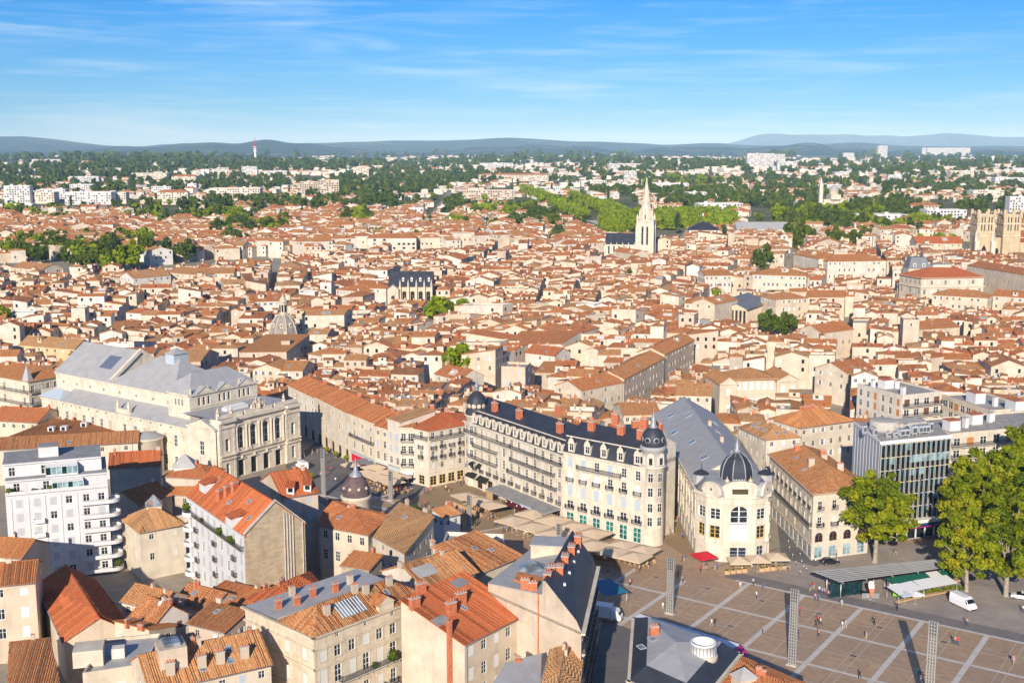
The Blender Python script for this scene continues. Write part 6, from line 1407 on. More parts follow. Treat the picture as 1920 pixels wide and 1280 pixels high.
fa = rectf((A[0] + 4, A[1] - 3.2), (B[0], B[1] - 3.2), 3.2); b.facade(fa[0], fa[1], -2, 4.4, [dict(z=.8, h=2.6, w=1.3, xs=[1.9, 5.8, 9.9, 14], arch=True, fm="dark_stone")], ins=.4); b.rf.slab([(*fa[0], 4.4), (*fa[1], 4.4), (*fa[2], 5.4), (*fa[3], 5.4)], .2, 0)
b.wall.face([(*fa[3], -2), (*fa[0], -2), (*fa[0], 4.4), (*fa[3], 5.4)])
for x in (5.6, 9.65, 13.75, 17.7, 21.3):
    mb = MB(.3); mb.box(-.45, .45, -3.0, 0, -2, 6.5, 0); mb.box(-.42, .42, -1.6, 0, 6.5, 15.0, 0); mb.lathe([(.5, 15.0), (.45, 17.2), (.02, 19.4)], 4, 0, -1.0, flat=True); mb.build("buttress", ["pale_stone"], b.root, (A[0] + x, A[1], 0))
tw = rectf((A[0] - .6, A[1] - 3.6), (A[0] + 5.0, A[1] - 3.6), 5); b.facade(tw[0], tw[1], -2, 14.5, [dict(z=4, h=2.6, w=1.0, xs=[2.8], arch=True), dict(z=9.6, h=1.8, w=1.8, xs=[2.8], arch=True, fm="dark_stone")], ins=.4)
for i in (1, 2, 3): b.wall.face([(*tw[i], -2), (*tw[(i + 1) % 4], -2), (*tw[(i + 1) % 4], 14.5), (*tw[i], 14.5)])
roof(b.rf, b.wall, tw, 14.5, 'g1', 2.2, .4, .16, 1); b.done(["slate", "zinc"])
for u in (.33, .52, .71, .9): mb = MB(); mb.box(-.5, .5, -.6, 1, -.3, 1.1, 0); mb.face([(-.7, -.62, 1.1), (.7, -.62, 1.1), (0, -.62, 1.9)], 0); mb.slab([(-.7, -.65, 1.1), (0, -.65, 1.9), (0, 1.4, 1.9), (-.7, 1.4, 1.1)], .06, 0); mb.slab([(0, -.65, 1.9), (.7, -.65, 1.1), (.7, 1.4, 1.1), (0, 1.4, 1.9)], .06, 0); mb.box(-.25, .25, -.64, -.6, .2, .9, 1); x, y, z = slope_frame(pls[0], u, .38)[0]; mb.build("roof_dormer", ["white_paint", "glass"], b.roof_o, (x, y, z))
# church with the tall pointed spire
x0, y0 = PG(1210, 489, 0); g = G(x0, y0); LAND.append(("the white pointed spire", (x0, y0)))
reg([(x0 - 30, y0 - 6), (x0 + 8, y0 - 6), (x0 + 8, y0 + 14), (x0 - 30, y0 + 14)], 0)
t = thing("spired_church", "white stone church tower with tall pointed spire and dark slate nave roof", "church", (x0, y0, g))
s = 5.3; mb = MB(.1)
bt = Bld.__new__(Bld); bt.c = (x0, y0); bt.root = t; bt.wall = mb; bt.trim = Trim(.1); bt.wmat = "pale_stone"; bt.tmat = "pale_stone"; bt.rf = MB(.5)
rz = math.radians(-14); cr, sr = math.cos(rz), math.sin(rz); rt = lambda x, y: (x * cr - y * sr, x * sr + y * cr)
sq = [rt(-s, -s), rt(s, -s), rt(s, s), rt(-s, s)]
for i in range(4):
    bt.facade(sq[i], sq[(i + 1) % 4], -2, 27, [dict(z=11, h=12.5, w=1.3, xs=[3.7, 6.9], arch=True, fm="lead", gm="dark_glass")], ins=.7)
    bt.trim.ebox(sq[i], sq[(i + 1) % 4], 26.5, 27.3, 0, .5, 0, .3); bt.trim.ebox(sq[i], sq[(i + 1) % 4], 9.0, 9.5, 0, .3, 0, .2)
for i in range(4):
    cxx, cyy = sq[i]; mb2 = MB(.1); mb2.box(-1, 1, -1, 1, -2, 24, 0); mb2.lathe([(.9, 24), (.75, 29), (.85, 29.2), (.03, 32)], 6, flat=True); mb2.build("buttress", ["pale_stone"], t, (cxx * .96, cyy * .96, 0), rz)
mb2 = MB(.1); mb2.lathe([(4.7, 27), (4.4, 29.5), (.38, 54.5), (.55, 55), (.1, 56)], 8, a0=math.radians(22.5) + rz, a1=math.radians(382.5) + rz, flat=True); sp_ = mb2.build("spire", ["pale_stone"], t)
mb2 = MB(); mb2.box(-.08, .08, -.08, .08, 55.5, 58.8, 0); mb2.box(-.7, .7, -.08, .08, 57.3, 57.5, 0); mb2.build("cross", ["lead"], sp_)
for i in range(4): a = math.radians(45 * (2 * i)) + rz; mb2 = MB(.1); mb2.box(-.9, .9, -.6, .8, 0, 5.0, 0); mb2.lathe([(1.1, 5), (.03, 8)], 4, 0, 0, flat=True); mb2.box(-.35, .35, -.63, -.6, .6, 4, 1); mb2.build("spire_dormer", ["pale_stone", "dark_glass"], sp_, (4.0 * math.cos(a), 4.0 * math.sin(a), 27.4), a + math.pi / 2)
nv = [rt(-27, -3.5), rt(-3, -3.5), rt(-3, 9), rt(-27, 9)]
bt.facade(nv[0], nv[1], -2, 11.5, [dict(z=4.5, h=5.5, w=1.1, xs=[2.5, 6, 9.5, 13, 16.5, 20], arch=True, fm="dark_stone")], ins=.4)
for i in (1, 2): bt.wall.face([(*nv[i], -2), (*nv[i + 1], -2), (*nv[i + 1], 11.5), (*nv[i], 11.5)])
bt.facade(nv[3], nv[0], -2, 11.5, [dict(z=6, h=4.8, w=3.0, xs=[6.2], arch=True, fm="dark_stone", gm="teal_glass")], ins=.5)
roof(bt.rf, bt.wall, nv, 11.5, 'g0', 6.5, .4); bt.done("slate", "wall")
for i in range(7): c = lerp(nv[0], nv[1], i / 6); mb2 = MB(.1); mb2.box(-.4, .4, -.9, 0, -2, 10.6, 0); mb2.lathe([(.5, 10.6), (.03, 12.8)], 4, 0, -.4, flat=True); mb2.build("buttress", ["pale_stone"], t, (c[0], c[1], 0), rz)
# market hall
C_ = PG(1400, 583, 9); D_ = PG(1457, 556, 9); dx, dy = D_[0] - C_[0], D_[1] - C_[1]; l = math.hypot(dx, dy); d = (dx / l, dy / l); LAND.append(("the grey-roofed market hall", C_))
pm = [lx(C_, d, 0, 0), lx(C_, d, l, 0), lx(C_, d, l, 20), lx(C_, d, 0, 20)]; reg(pm, 1); reg([lx(C_, d, -2, -13), lx(C_, d, l, -13), lx(C_, d, l, 0), lx(C_, d, -2, 0)], 0)
g = G(*C_) + 2; b = Bld("market_hall", "low market hall with two grey metal roofs and rows of dark columns", "market hall", pm, g, .3, .5, None, "stone", "stone")
for i in range(4):
    A, B, ll = elen(b, i)
    if i in (0, 3): n = max(4, int(ll / 1.9)); b.facade(A, B, -2, 8, [dict(z=.6, h=6.4, w=1.25, xs=grid(ll, n, 1.1), gm="dark_glass", fm="brown_paint")], ins=.5)
    else: plainwall(b, i, 8)
h0 = [lerp(b.p[0], b.p[3], 0), lerp(b.p[1], b.p[2], 0), lerp(b.p[1], b.p[2], .5), lerp(b.p[0], b.p[3], .5)]; h1_ = [h0[3], h0[2], b.p[2], b.p[3]]
roof(b.rf, b.wall, h0, 8, 'g0', 2.2, .8); roof(b.rf, b.wall, h1_, 8, 'g0', 2.2, .4); b.done("dark_grey_roof" if "dark_grey_roof" in MATS else "dark_zinc")
# government building with red hipped roof
C_ = PG(1728, 521, 16); B_ = PG(1845, 517, 16); L_ = PG(1687, 510, 16); LAND.append(("the red-hipped government building", lerp(C_, B_, .5)))
poly = reg([C_, B_, (B_[0] + L_[0] - C_[0], B_[1] + L_[1] - C_[1]), L_], 2); g = G(*C_)
b = Bld("government_building", "large cream government building with bright red hipped roof and roof terrace", "government building", poly, g, .22, .3)
for i in (0, 3):
    A, B, ll = elen(b, i); n = int(ll / 3.6); xs = grid(ll, n, 2); b.facade(A, B, -4, 16, [dict(z=12.3, h=2.2, w=1.3, xs=xs, st='cg' if i == 0 else 'g'), dict(z=7.2, h=2.8, w=1.4, xs=xs, st='gc'), dict(z=1.5, h=3.4, w=1.8, xs=xs, arch=True)]); b.cornice(A, B, 16, .6, .7); b.course(A, B, 11.2, .5, .5)
plainwall(b, 1, 16); plainwall(b, 2, 16); roof(b.rf, b.wall, b.p, 16, 'h0', 4.2, .8); b.done("new_tile")
mb = MB(.1); mb.box(-5, 5, -2, 2, 0, 2.2, 0); mb.box(-5.2, 5.2, -2.2, 2.2, 2.2, 2.4, 1, True); mb.build("roof_pavilion", ["wall", "light_zinc"], b.roof_o, (0, 2, 19.4), .1)
mb = MB(); mb.tube([(0, 0, 0, .25), (0, 0, 14, .08)], 6); mb.build("flagpole", ["pale_steel"], b.roof_o, (1, 1, 20))
x0, y0 = PG(1718, 502, 14); g = G(x0, y0); reg([(x0 - 6, y0 - 5), (x0 + 6, y0 - 5), (x0 + 6, y0 + 5), (x0 - 6, y0 + 5)], 1)
b = Bld("pavilion", "stone pavilion with tall blue-grey mansard cap behind the red-hipped building", "pavilion", [(x0 - 6, y0 - 5), (x0 + 6, y0 - 5), (x0 + 6, y0 + 5), (x0 - 6, y0 + 5)], g, .3, .5, None, "stone")
for i in range(4): A, B, ll = elen(b, i); b.facade(A, B, -3, 14, [dict(z=8, h=3, w=1.3, xs=grid(ll, 3, 2.2))])
ti = grow(b.p, -1.9)
for i in range(4): b.rf.slab([(*b.p[i], 14), (*b.p[(i + 1) % 4], 14), (*ti[(i + 1) % 4], 20), (*ti[i], 20)], .1)
b.rf.face([(*p_, 20) for p_ in ti]); b.done("dark_zinc")
for x in (-2.5, 2.5): mb = MB(); mb.box(-.8, .8, -.4, 1, 0, 1.8, 0); mb.box(-.4, .4, -.43, -.4, .3, 1.5, 1); mb.build("roof_dormer", ["white_paint", "glass"], b.roof_o, (x, -4.3, 15))
# cathedral with twin towers
x0, y0 = PG(1838, 490, 0); g = G(x0, y0) - 1; LAND.append(("the twin-towered cathedral", (x0 + 12, y0)))
reg([(x0 - 26, y0 - 8), (x0 + 60, y0 - 8), (x0 + 60, y0 + 45), (x0 - 26, y0 + 45)], 0)
t = thing("cathedral", "tan stone cathedral with two square battlemented towers and deep pointed porch", "cathedral", (x0, y0, g))
bt = Bld.__new__(Bld); bt.c = (x0, y0); bt.root = t; bt.wall = MB(.4); bt.trim = Trim(.4); bt.wmat = "tan_stone"; bt.tmat = "pale_stone"; bt.rf = MB(.25)
for tx in (0, 17.3):
    s = 5.7; sq = [(tx - s, -s), (tx + s, -s), (tx + s, s), (tx - s, s)]
    for i in range(4):
        bt.facade(sq[i], sq[(i + 1) % 4], -4, 32, [dict(z=21.5, h=4.2, w=.8, xs=[3.0, 4.9, 7.6, 9.4] if i == 0 else [4, 8], arch=True, fm="dark_stone"), dict(z=26.8, h=3.8, w=.8, xs=[3.0, 4.9, 7.6, 9.4] if i == 0 else [4, 8], arch=True, fm="dark_stone")], ins=.6)
        for z in (18.5, 26.2, 32.3): bt.trim.ebox(sq[i], sq[(i + 1) % 4], z - .5, z, 0, .35, 0, .2)
    bt.rf.face([(*p_, 31.6) for p_ in sq], 1)
    for i in range(4):
        mb = MB(.4); mb.box(-.9, .9, -.9, .9, 30, 34.6, 0); mb.box(-.6, .6, -.6, .6, 34.6, 35.4, 0); mb.build("pinnacle", ["tan_stone"], t, (sq[i][0] * .94 + tx * .06, sq[i][1] * .94, 0))
        mb = MB(.4); mb.box(-.7, .7, -.35, .35, 32, 34.2, 0); c = lerp(sq[i], sq[(i + 1) % 4], .5); mb.build("battlement", ["tan_stone"], t, (c[0] * .97 + tx * .03, c[1] * .97, 0), math.pi / 2 * i)
bt.facade((6.2, -4), (11.1, -4), -4, 17, [dict(z=-2, h=12, w=2.8, xs=[2.45], arch=True, fm="dark_stone")], ins=1.5)
for x in (-6.0, 4.6): mb = MB(.2); mb.box(-1.3, 1.3, -2.4, 0, -4, 15, 0); mb.lathe([(1.5, 15), (1.3, 20), (.05, 24)], 4, 0, -1.2, flat=True); mb.build("buttress", ["pale_stone"], t, (x, -6.2, 0))
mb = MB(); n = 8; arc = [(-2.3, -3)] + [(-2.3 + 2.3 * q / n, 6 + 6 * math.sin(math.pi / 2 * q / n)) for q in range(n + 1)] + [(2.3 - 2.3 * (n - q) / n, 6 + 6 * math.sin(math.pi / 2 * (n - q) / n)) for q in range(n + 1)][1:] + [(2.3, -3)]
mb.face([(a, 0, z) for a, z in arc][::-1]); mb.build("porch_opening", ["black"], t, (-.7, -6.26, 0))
nv = [(12, 4), (48, 4), (48, 20), (12, 20)]; roof(bt.rf, bt.wall, nv, 17, 'g0', 3.5, .4)
for i in range(4): bt.wall.face([(*nv[i], -4), (*nv[(i + 1) % 4], -4), (*nv[(i + 1) % 4], 17), (*nv[i], 17)])
nb = [(23.5, -5), (50, -9), (52, 4), (24, 5)]; bt.facade(nb[0], nb[1], -4, 14, [dict(z=5, h=2, w=.9, xs=[4, 10, 16, 22])]); 
for i in (1, 2, 3): bt.wall.face([(*nb[i], -4), (*nb[(i + 1) % 4], -4), (*nb[(i + 1) % 4], 14), (*nb[i], 14)])
roof(bt.rf, bt.wall, nb, 14, 's0', 2, .3); bt.done(["new_tile", "concrete"], "wall")
house(reg([(x0 - 38, y0 + 14), (x0 - 8, y0 + 12), (x0 - 7, y0 + 26), (x0 - 38, y0 + 28)], .5), g, 12, 'g0', 4, .4, .25, "long red-roofed college wing left of the cathedral towers", None, "college_wing", "building", True, True, 4, 0, 0, rmat="new_tile", maxrows=2)
# ------------------------------------------------------------------ larger town buildings picked out by hand: eave line in the photo, depth, eave height
HAND = [((1413, 514), (1512, 518), 16, 15, 'h0', 2.6, .18, .72, "long cream three-storey house right of the market hall", 12, 3), ((1322, 517), (1372, 516), 16, 14, 'g0', 2.2, .12, .7, "white house with gabled centre left of the long cream house", 6, 2),
        ((1552, 491), (1662, 488), 16, 16, 'h0', 3.0, .16, .62, "cream balconied block with orange roof near the white turret house", 12, 3), ((1490, 474), (1535, 488), 15, 16, 'h0', 3.0, .15, .6, "cream corner house with white attic turret behind the market", 6, 3),
        ((1284, 568), (1340, 570), 15, 13, 'h0', 2.6, .12, .66, "white house with orange hipped roof left of the market hall", 5, 2), ((1340, 572), (1383, 560), 12, 13.5, 'g0', 2.2, .3, .7, "beige house with long balcony beside the market hall", 4, 3),
        ((1455, 562), (1515, 558), 14, 13, 'h0', 2.4, .38, .72, "beige house with roof terrace right of the market hall", 6, 3), ((1748, 551), (1852, 560), 14, 12, 'h0', 2.6, .3, .68, "house with long shaded balcony in front of the red-hipped building", 9, 2),
        ((1814, 492), (1935, 524), 15, 18, 'g0', 2.0, .45, .2, "long beige palace with rows of tall windows before the cathedral", 16, 3), ((1862, 553), (1935, 560), 13, 12, 'g0', 2.4, .35, .5, "beige house with orange roof at right edge below the palace", 5, 2),
        ((1694, 602), (1724, 603), 10, 18, 'f', .8, .45, .5, "tall square beige tower house right of centre", 1, 2), ((1724, 618), (1800, 612), 14, 11, 'g0', 2.2, .4, .6, "wide beige house with weathered roof beside the square tower house", 4, 1),
        ((630, 541), (680, 548), 13, 13, 'h0', 2.0, .2, .55, "long pale house with three storeys left of the buttressed church", 8, 3), ((682, 540), (724, 541), 12, 14, 'h0', 2.0, .12, .6, "cream three-storey house touching the buttressed church", 4, 3),
        ((22, 500), (78, 507), 14, 13, 'g0', 2.6, .3, .85, "wide house with tan roof at far left of the old town", 5, 2), ((250, 523), (320, 515), 15, 13, 'g0', 2.6, .05, .9, "white-gabled house with tan roof and dark attic windows", 6, 2),
        ((305, 508), (372, 517), 16, 13, 'h0', 2.4, .25, .82, "long tan-roofed mansion behind the white-gabled house", 7, 2), ((372, 513), (438, 512), 14, 13, 'g0', 2.4, .3, .8, "grey-beige mansion with tall windows right of the tan mansion", 7, 2),
        ((36, 645), (140, 655), 11, 9, 'g0', 3.0, 1.0, .98, "long yellow chapel-like building with narrow arched windows behind the opera", 7, 1), ((236, 585), (272, 588), 9, 11, 'h0', 2.0, .0, .3, "small white cube house with bright red roof left of the dome", 2, 1),
        ((470, 566), (535, 563), 11, 12, 'g0', 2.6, .1, .25, "white house with bright red roof directly behind the dome", 6, 1), ((940, 690), (985, 692), 9, 16, 'f', .7, .45, .8, "square rubble tower house right of the round bright tree", 2, 2),
        ((730, 570), (790, 575), 9, 8, 'g0', 2.0, .2, .5, "low orange-roofed house in front of the buttressed church", 3, 1), ((1170, 712), (1246, 668), 11, 13.5, 'g0', 2.2, .35, .72, "grey-cream street front with many windows running uphill", 12, 3),
        ((1246, 667), (1302, 634), 11, 13, 'g0', 2.2, .38, .65, "second grey-cream street front further up the same street", 10, 3), ((1090, 732), (1168, 716), 12, 13, 'g0', 2.4, .3, .55, "orange-roofed house at the foot of the uphill street front", 6, 2),
        ((1540, 625), (1600, 616), 12, 12, 'g0', 2.6, .35, .5, "orange-roofed house with shaded side right of the green court trees", 5, 2), ((1588, 700), (1640, 690), 14, 12, 'g0', 2.8, .2, .3, "white house with plain red roof left of the modern blocks", 4, 2),
        ((1170, 778), (1238, 776), 14, 12, 'g0', 2.2, .2, .75, "pale house with tan roof and attic windows above the alley", 6, 2), ((1268, 740), (1334, 742), 12, 13, 'g0', 2.6, .2, .85, "cream house with tan roof left of the classical hall", 4, 2),
        ((985, 660), (1040, 668), 11, 11, 'g0', 2.4, .1, .35, "white house with red roof right of the rubble tower house", 3, 1), ((578, 662), (628, 672), 12, 11, 'h0', 2.4, .12, .8, "pale hip-roofed house with blank wall right of the dome", 3, 1),
        ((815, 700), (862, 712), 11, 11, 'g0', 2.8, .15, .32, "white house with plain red roof just below the round bright tree", 3, 1), ((1150, 470), (1190, 477), 10, 9, 'g0', 2.2, .3, .5, "orange-roofed house under the slate nave left of the spire", 3, 1)]
HB = []; FRONT = []
for a, c, dp, h, kd, rs_, wr, rr, lb, n, rws in HAND:
    A, B = PG(*a, h), PG(*c, h); g = G(*lerp(A, B, .5)); poly = reg(rectf(A, B, dp), .8); ff = rectf(B, A, 17); FRONT.append([lerp(q_, lerp(A, B, .5), -.12) for q_ in ff]); ll = math.hypot(B[0] - A[0], B[1] - A[1])
    b = house(poly, g, h, kd, rs_, wr, rr, lb, None, "town_house", "town house", True, True, max(1.9, ll / n), 3, 1, floor=3.5, maxrows=rws, rmat="tile" if kd != 'f' else "gravel_roof"); HB.append(b)
# ------------------------------------------------------------------ old town infill: blocks divided into plots
def area(p): return abs(sum(p[i][0] * p[(i + 1) % 4][1] - p[(i + 1) % 4][0] * p[i][1] for i in range(4))) / 2
RT = random.Random(23)
LEAVES = []
def bsp(p, lvl=0):
    a = area(p); e = [math.hypot(p[(i + 1) % 4][0] - p[i][0], p[(i + 1) % 4][1] - p[i][1]) for i in range(4)]
    L0, L1 = (e[0] + e[2]) / 2, (e[1] + e[3]) / 2
    if a < (RT.uniform(44, 140) if RT.random() > .05 else 420) and max(L0, L1) / min(L0, L1) < 2.6 or a < 40: LEAVES.append(p); return
    i = 0 if L0 > L1 * RT.uniform(.85, 1.15) else 1
    q = p[i:] + p[:i]; t0, t1 = RT.uniform(.38, .62), RT.uniform(.38, .62)
    if a < 3000: t1 = t0 + RT.uniform(-.06, .06)
    gap = 0
    if 900 < a < 30000 and RT.random() < .34: gap = RT.uniform(3.2, 5.5) / max(L0, L1) / 2
    elif a >= 30000: gap = RT.uniform(4, 6.5) / max(L0, L1) / 2
    bsp([q[0], lerp(q[0], q[1], t0 - gap), lerp(q[3], q[2], t1 - gap), q[3]], lvl + 1); bsp([lerp(q[0], q[1], t0 + gap), q[1], q[2], lerp(q[3], q[2], t1 + gap)], lvl + 1)
bsp([(-420, 330), (330, 250), (640, 960), (-640, 900)])
TOWN = [(-420, 398), (-150, 398), (-127, 394), (-62, 368), (-30, 336), (-9, 331), (8, 300), (38, 296), (62, 292), (80, 306), (125, 314), (330, 304)] + [PG(a_, b_, 10) for a_, b_ in ((2050, 470), (1780, 466), (1560, 446), (1440, 444), (1240, 446), (1120, 466), (1000, 462), (800, 470), (640, 474), (480, 486), (330, 500), (200, 506), (0, 500), (-120, 500))]
def clear(p):
    c = (sum(q[0] for q in p) / 4, sum(q[1] for q in p) / 4); pts = [lerp(q, c, .12) for q in p] + [c] + [lerp(lerp(p[i], p[(i + 1) % 4], .5), c, .12) for i in range(4)]
    if not all(inside(q, TOWN) for q in pts[:5]): return False
    for ex in EXC:
        if abs(ex[0][0] - c[0]) > 130 or abs(ex[0][1] - c[1]) > 130: continue
        if any(inside(q, ex) for q in pts) or any(inside(q, p) for q in ex): return False
    return True
TREES_TOWN = [(822, 575, 30, 'b', 1.35), (862, 668, 38, 'b', 1.0), (1433, 482, 24, 'd', .75), (1497, 436, 28, 'g', .9), (1566, 440, 18, 'g', .9), (1600, 443, 18, 'g', .8), (1440, 600, 22, 'g', .9), (1468, 600, 24, 'g', .9), (1343, 545, 10, 'b', .9), (868, 566, 14, 'b', .9), (845, 578, 12, 'g', 1), (1181, 506, 7, 'g', 1.6), (5, 588, 16, 'b', .7)]
reg([P(1330, 800), P(1530, 800), P(1530, 735), P(1330, 735)], 0)
LOW = list(FRONT)                                             # plots in front of landmarks hold lower houses
for nm, q in LAND[5:]:
    r_, dpt = {"the grey stone dome": (11, 26), "the buttressed slate-roofed church": (14, 34), "the white pointed spire": (38, 80), "the grey-roofed market hall": (26, 52), "the red-hipped government building": (34, 60), "the twin-towered cathedral": (40, 70)}[nm]
    LOW.append([(q[0] - r_, q[1] - dpt), (q[0] + r_, q[1] - dpt), (q[0] + r_, q[1] + 4), (q[0] - r_, q[1] + 4)])
houses = []
for p in LEAVES:
    if area(p) < 30: continue
    c = (sum(q[0] for q in p) / 4, sum(q[1] for q in p) / 4); g = G(*c)
    X, Y = Wpx(c[0], c[1], g + 11)
    if not (-70 < X < 1990) or not clear(p): continue
    if any(abs(X - tx) < tr * .85 and -tr * .2 < Y - ty < tr * 1.05 for tx, ty, tr, k_, s_ in TREES_TOWN): continue
    if RT.random() < .035: continue
    h = 10.8 + 3.4 * mnoise.noise((c[0] / 75, c[1] / 75, 1)) + RT.uniform(-1.3, 1.3)
    if RT.random() < .06: h += RT.uniform(2, 4.5)
    if any(inside(c, z_) for z_ in LOW): h = min(h, RT.uniform(5.5, 7.2))
    r = RT.random(); e = [math.hypot(p[(i + 1) % 4][0] - p[i][0], p[(i + 1) % 4][1] - p[i][1]) for i in range(4)]
    k_ = 0 if e[0] + e[2] > e[1] + e[3] else 1
    if r < .44: kd = 'g%d' % (k_ if RT.random() < .8 else 1 - k_)
    elif r < .66: kd = 's%d' % RT.randrange(4)
    elif r < .95: kd = 'h%d' % k_
    else: kd = 'f'
    span = (e[1] + e[3]) / 2 if kd[-1] in '02' else (e[0] + e[2]) / 2
    rise = span * (RT.uniform(.14, .20) if kd[0] in 'gh' else RT.uniform(.12, .18)) if kd != 'f' else .7
    wr = RT.choice([.0, .05, .1, .14, .18, .2, .22, .26, .3, .34, .4, .5, .65, .8]) + RT.uniform(-.02, .02); rr = RT.choice([.06, .14, .22, .32, .42, .5, .56, .62, .68, .74, .8, .86, .92, .97]) + RT.uniform(-.03, .03)
    houses.append(dict(p=grow(p, -.04), g=g, h=h, kd=kd, rise=rise, wr=max(0, wr), rr=min(1, max(0, rr)), c=c, d=math.hypot(*c), X=X, Y=Y, ch=RT.choice([0, 1, 1, 2, 2, 3, 4])))
houses.sort(key=lambda q: q['d'])
def wword(r): return "white" if r < .08 else "cream" if r < .26 else "beige" if r < .42 else "sandy" if r < .62 else "grey stone"
def rword(r): return "brown" if r < .17 else "red" if r < .36 else "orange" if r < .62 else "salmon" if r < .8 else "tan"
ORD = ["nearest", "second nearest", "third nearest", "fourth nearest", "fifth nearest", "sixth nearest", "seventh nearest", "eighth nearest", "ninth nearest", "tenth nearest"]
TENS = {20: "twenty", 30: "thirty", 40: "forty", 50: "fifty", 60: "sixty", 70: "seventy"}; TEEN = ["eleventh", "twelfth", "thirteenth", "fourteenth", "fifteenth", "sixteenth", "seventeenth", "eighteenth", "nineteenth"]
ONE = FST
def ordn(n):
    if n < 10: return ORD[n]
    n += 1
    if n < 20: return TEEN[n - 11] + " nearest"
    t_, u = n // 10 * 10, n % 10; w_ = TENS.get(t_, "eighty")
    return (w_[:-1] + "ieth" if u == 0 else w_ + "-" + ONE[u - 1]) + " nearest"
def where(c):
    bx, by = Wpx(c[0], c[1], G(*c) + 11); best = None
    for nm, q in LAND:
        d_ = math.hypot(q[0] - c[0], q[1] - c[1])
        if best is None or d_ < best[0]: best = (d_, nm, q)
    d_, nm, q = best; qx, qy = Wpx(q[0], q[1], G(*q) + 11); dxp = bx - qx
    if abs(dxp) > 45: return d_, ("left of " if dxp < 0 else "right of ") + nm
    return d_, ("behind " if c[1] > q[1] else "in front of ") + nm
NIND = 240
near, farh = houses[:NIND], houses[NIND:]
cnt = {}
for q in near: q['wd'], q['wh'] = where(q['c'])
for q in sorted(near, key=lambda q: q['wd']):
    cnt[q['wh']] = cnt.get(q['wh'], -1) + 1; shape = {'g': "gabled", 's': "lean-to roofed", 'h': "hipped", 'f': "flat-roofed"}[q['kd'][0]]
    q['lb'] = ("%s %s house, %s infill house %s" % (wword(q['wr']) + "-walled", (rword(q['rr']) + "-tiled " if q['kd'] != 'f' else "") + shape, ordn(cnt[q['wh']]), q['wh'])).replace("infill house", "small house")
for q in near:
    house(q['p'], q['g'], q['h'], q['kd'], q['rise'], q['wr'], q['rr'], q['lb'], "tiled houses of the old town", "house", "house", True, True, None, q['ch'], RT.choice([0, 0, 1]), maxrows=RT.choice([1, 2, 2]), ov=.22, rmat="gravel_roof" if q['kd'] == 'f' else "tile")
# the rest of the old town, too far to pick apart: one joined mesh
def far_house(mb, q, wins=True, RR=RT):
    p = q['p']; g = q['g']; e = g + q['h']; mb.cur = q['wr']
    for i in range(4):
        A, B = p[i], p[(i + 1) % 4]; mb.face([(A[0], A[1], g - 3), (B[0], B[1], g - 3), (B[0], B[1], e), (A[0], A[1], e)], 0)
        nx, ny = B[1] - A[1], -(B[0] - A[0]); l = math.hypot(nx, ny)
        if l < 2.5 or (nx * -A[0] + ny * -A[1]) < 0: continue
        if wins:
            nx /= l; ny /= l; n = max(1, int(l / 3.2)); dx, dy = (B[0] - A[0]) / l, (B[1] - A[1]) / l
            for row in (0, 1):
                for j in range(n):
                    if RR.random() < .35: continue
                    xc = l * (j + .5) / n; z1 = e - .8 - row * 3.1; z0_ = z1 - 1.5; w_ = .5; o = .04
                    P_ = lambda x, z: (A[0] + dx * x + nx * o, A[1] + dy * x + ny * o, z)
                    mb.face([P_(xc - w_, z0_), P_(xc + w_, z0_), P_(xc + w_, z1), P_(xc - w_, z1)], 2 if RR.random() < .6 else 3)
    mb2 = MB(q['rr']); wm = MB(q['wr'])
    pls, rg = roof(mb2, wm, p, e, q['kd'], q['rise'], .22, .14)
    if q['kd'] != 'f':
        jr = [RR.uniform(-.1, .1) for _ in range(5)]; mb2.r = [min(1, max(0, v + jr[i // 6 % 5])) for i, v in enumerate(mb2.r)]
        if wins:
            for f in pls:
                k_ = RR.random()
                if len(f) < 4 or k_ > .5: continue
                u, v = RR.uniform(.2, .8), RR.uniform(.25, .65); pos, eu = slope_frame(f, u, v)
                if k_ < .2:
                    w_, d_, h_ = RR.uniform(.8, 1.7), RR.uniform(.8, 1.4), RR.uniform(.8, 1.9); x, y, z = pos; mb.cur = min(1, q['wr'] + RR.uniform(0, .2)); mb.box(x - w_, x + w_, y - d_, y + d_, z - 1.3, z + h_, 0); mb.cur = RR.random(); mb.slab([(x - w_ - .15, y - d_ - .2, z + h_ + .1), (x + w_ + .15, y - d_ - .2, z + h_ + .1), (x + w_ + .15, y + d_ + .2, z + h_ + .5), (x - w_ - .15, y + d_ + .2, z + h_ + .5)], .1, 1)
                else:
                    m4 = eu.to_matrix(); s1, s2 = (RR.uniform(.4, .7), RR.uniform(.5, .8)) if k_ < .36 else (RR.uniform(1.0, 2.2), RR.uniform(.8, 1.4)); mb.cur = RR.random() * .4
                    mb.slab([tuple(Vector(pos) + m4 @ Vector((sx * s1, sy * s2, .12))) for sx, sy in ((-1, -1), (1, -1), (1, 1), (-1, 1))], .1, 2 if k_ < .36 else RR.choice([0, 4, 3]))
    for src, m in ((wm, 0), (mb2, 1 if q['kd'] != 'f' else 4)):
        o = len(mb.v); mb.v.extend(src.v); mb.f.extend(tuple(i + o for i in f) for f in src.f); mb.m.extend([m] * len(src.f)); mb.uv.extend(src.uv); mb.r.extend(src.r); mb.sm.extend(src.sm)
    for _ in range(q['ch']):
        x, y, z = lerp(rg[0], rg[1], RR.random()); w_ = RR.uniform(.25, .55); mb.cur = .1 + RR.random() * .6
        mb.box(x - w_, x + w_, y - .25, y + .25, z - .6, z + RR.uniform(.6, 1.3), RR.choice([0, 0, 0, 5]))
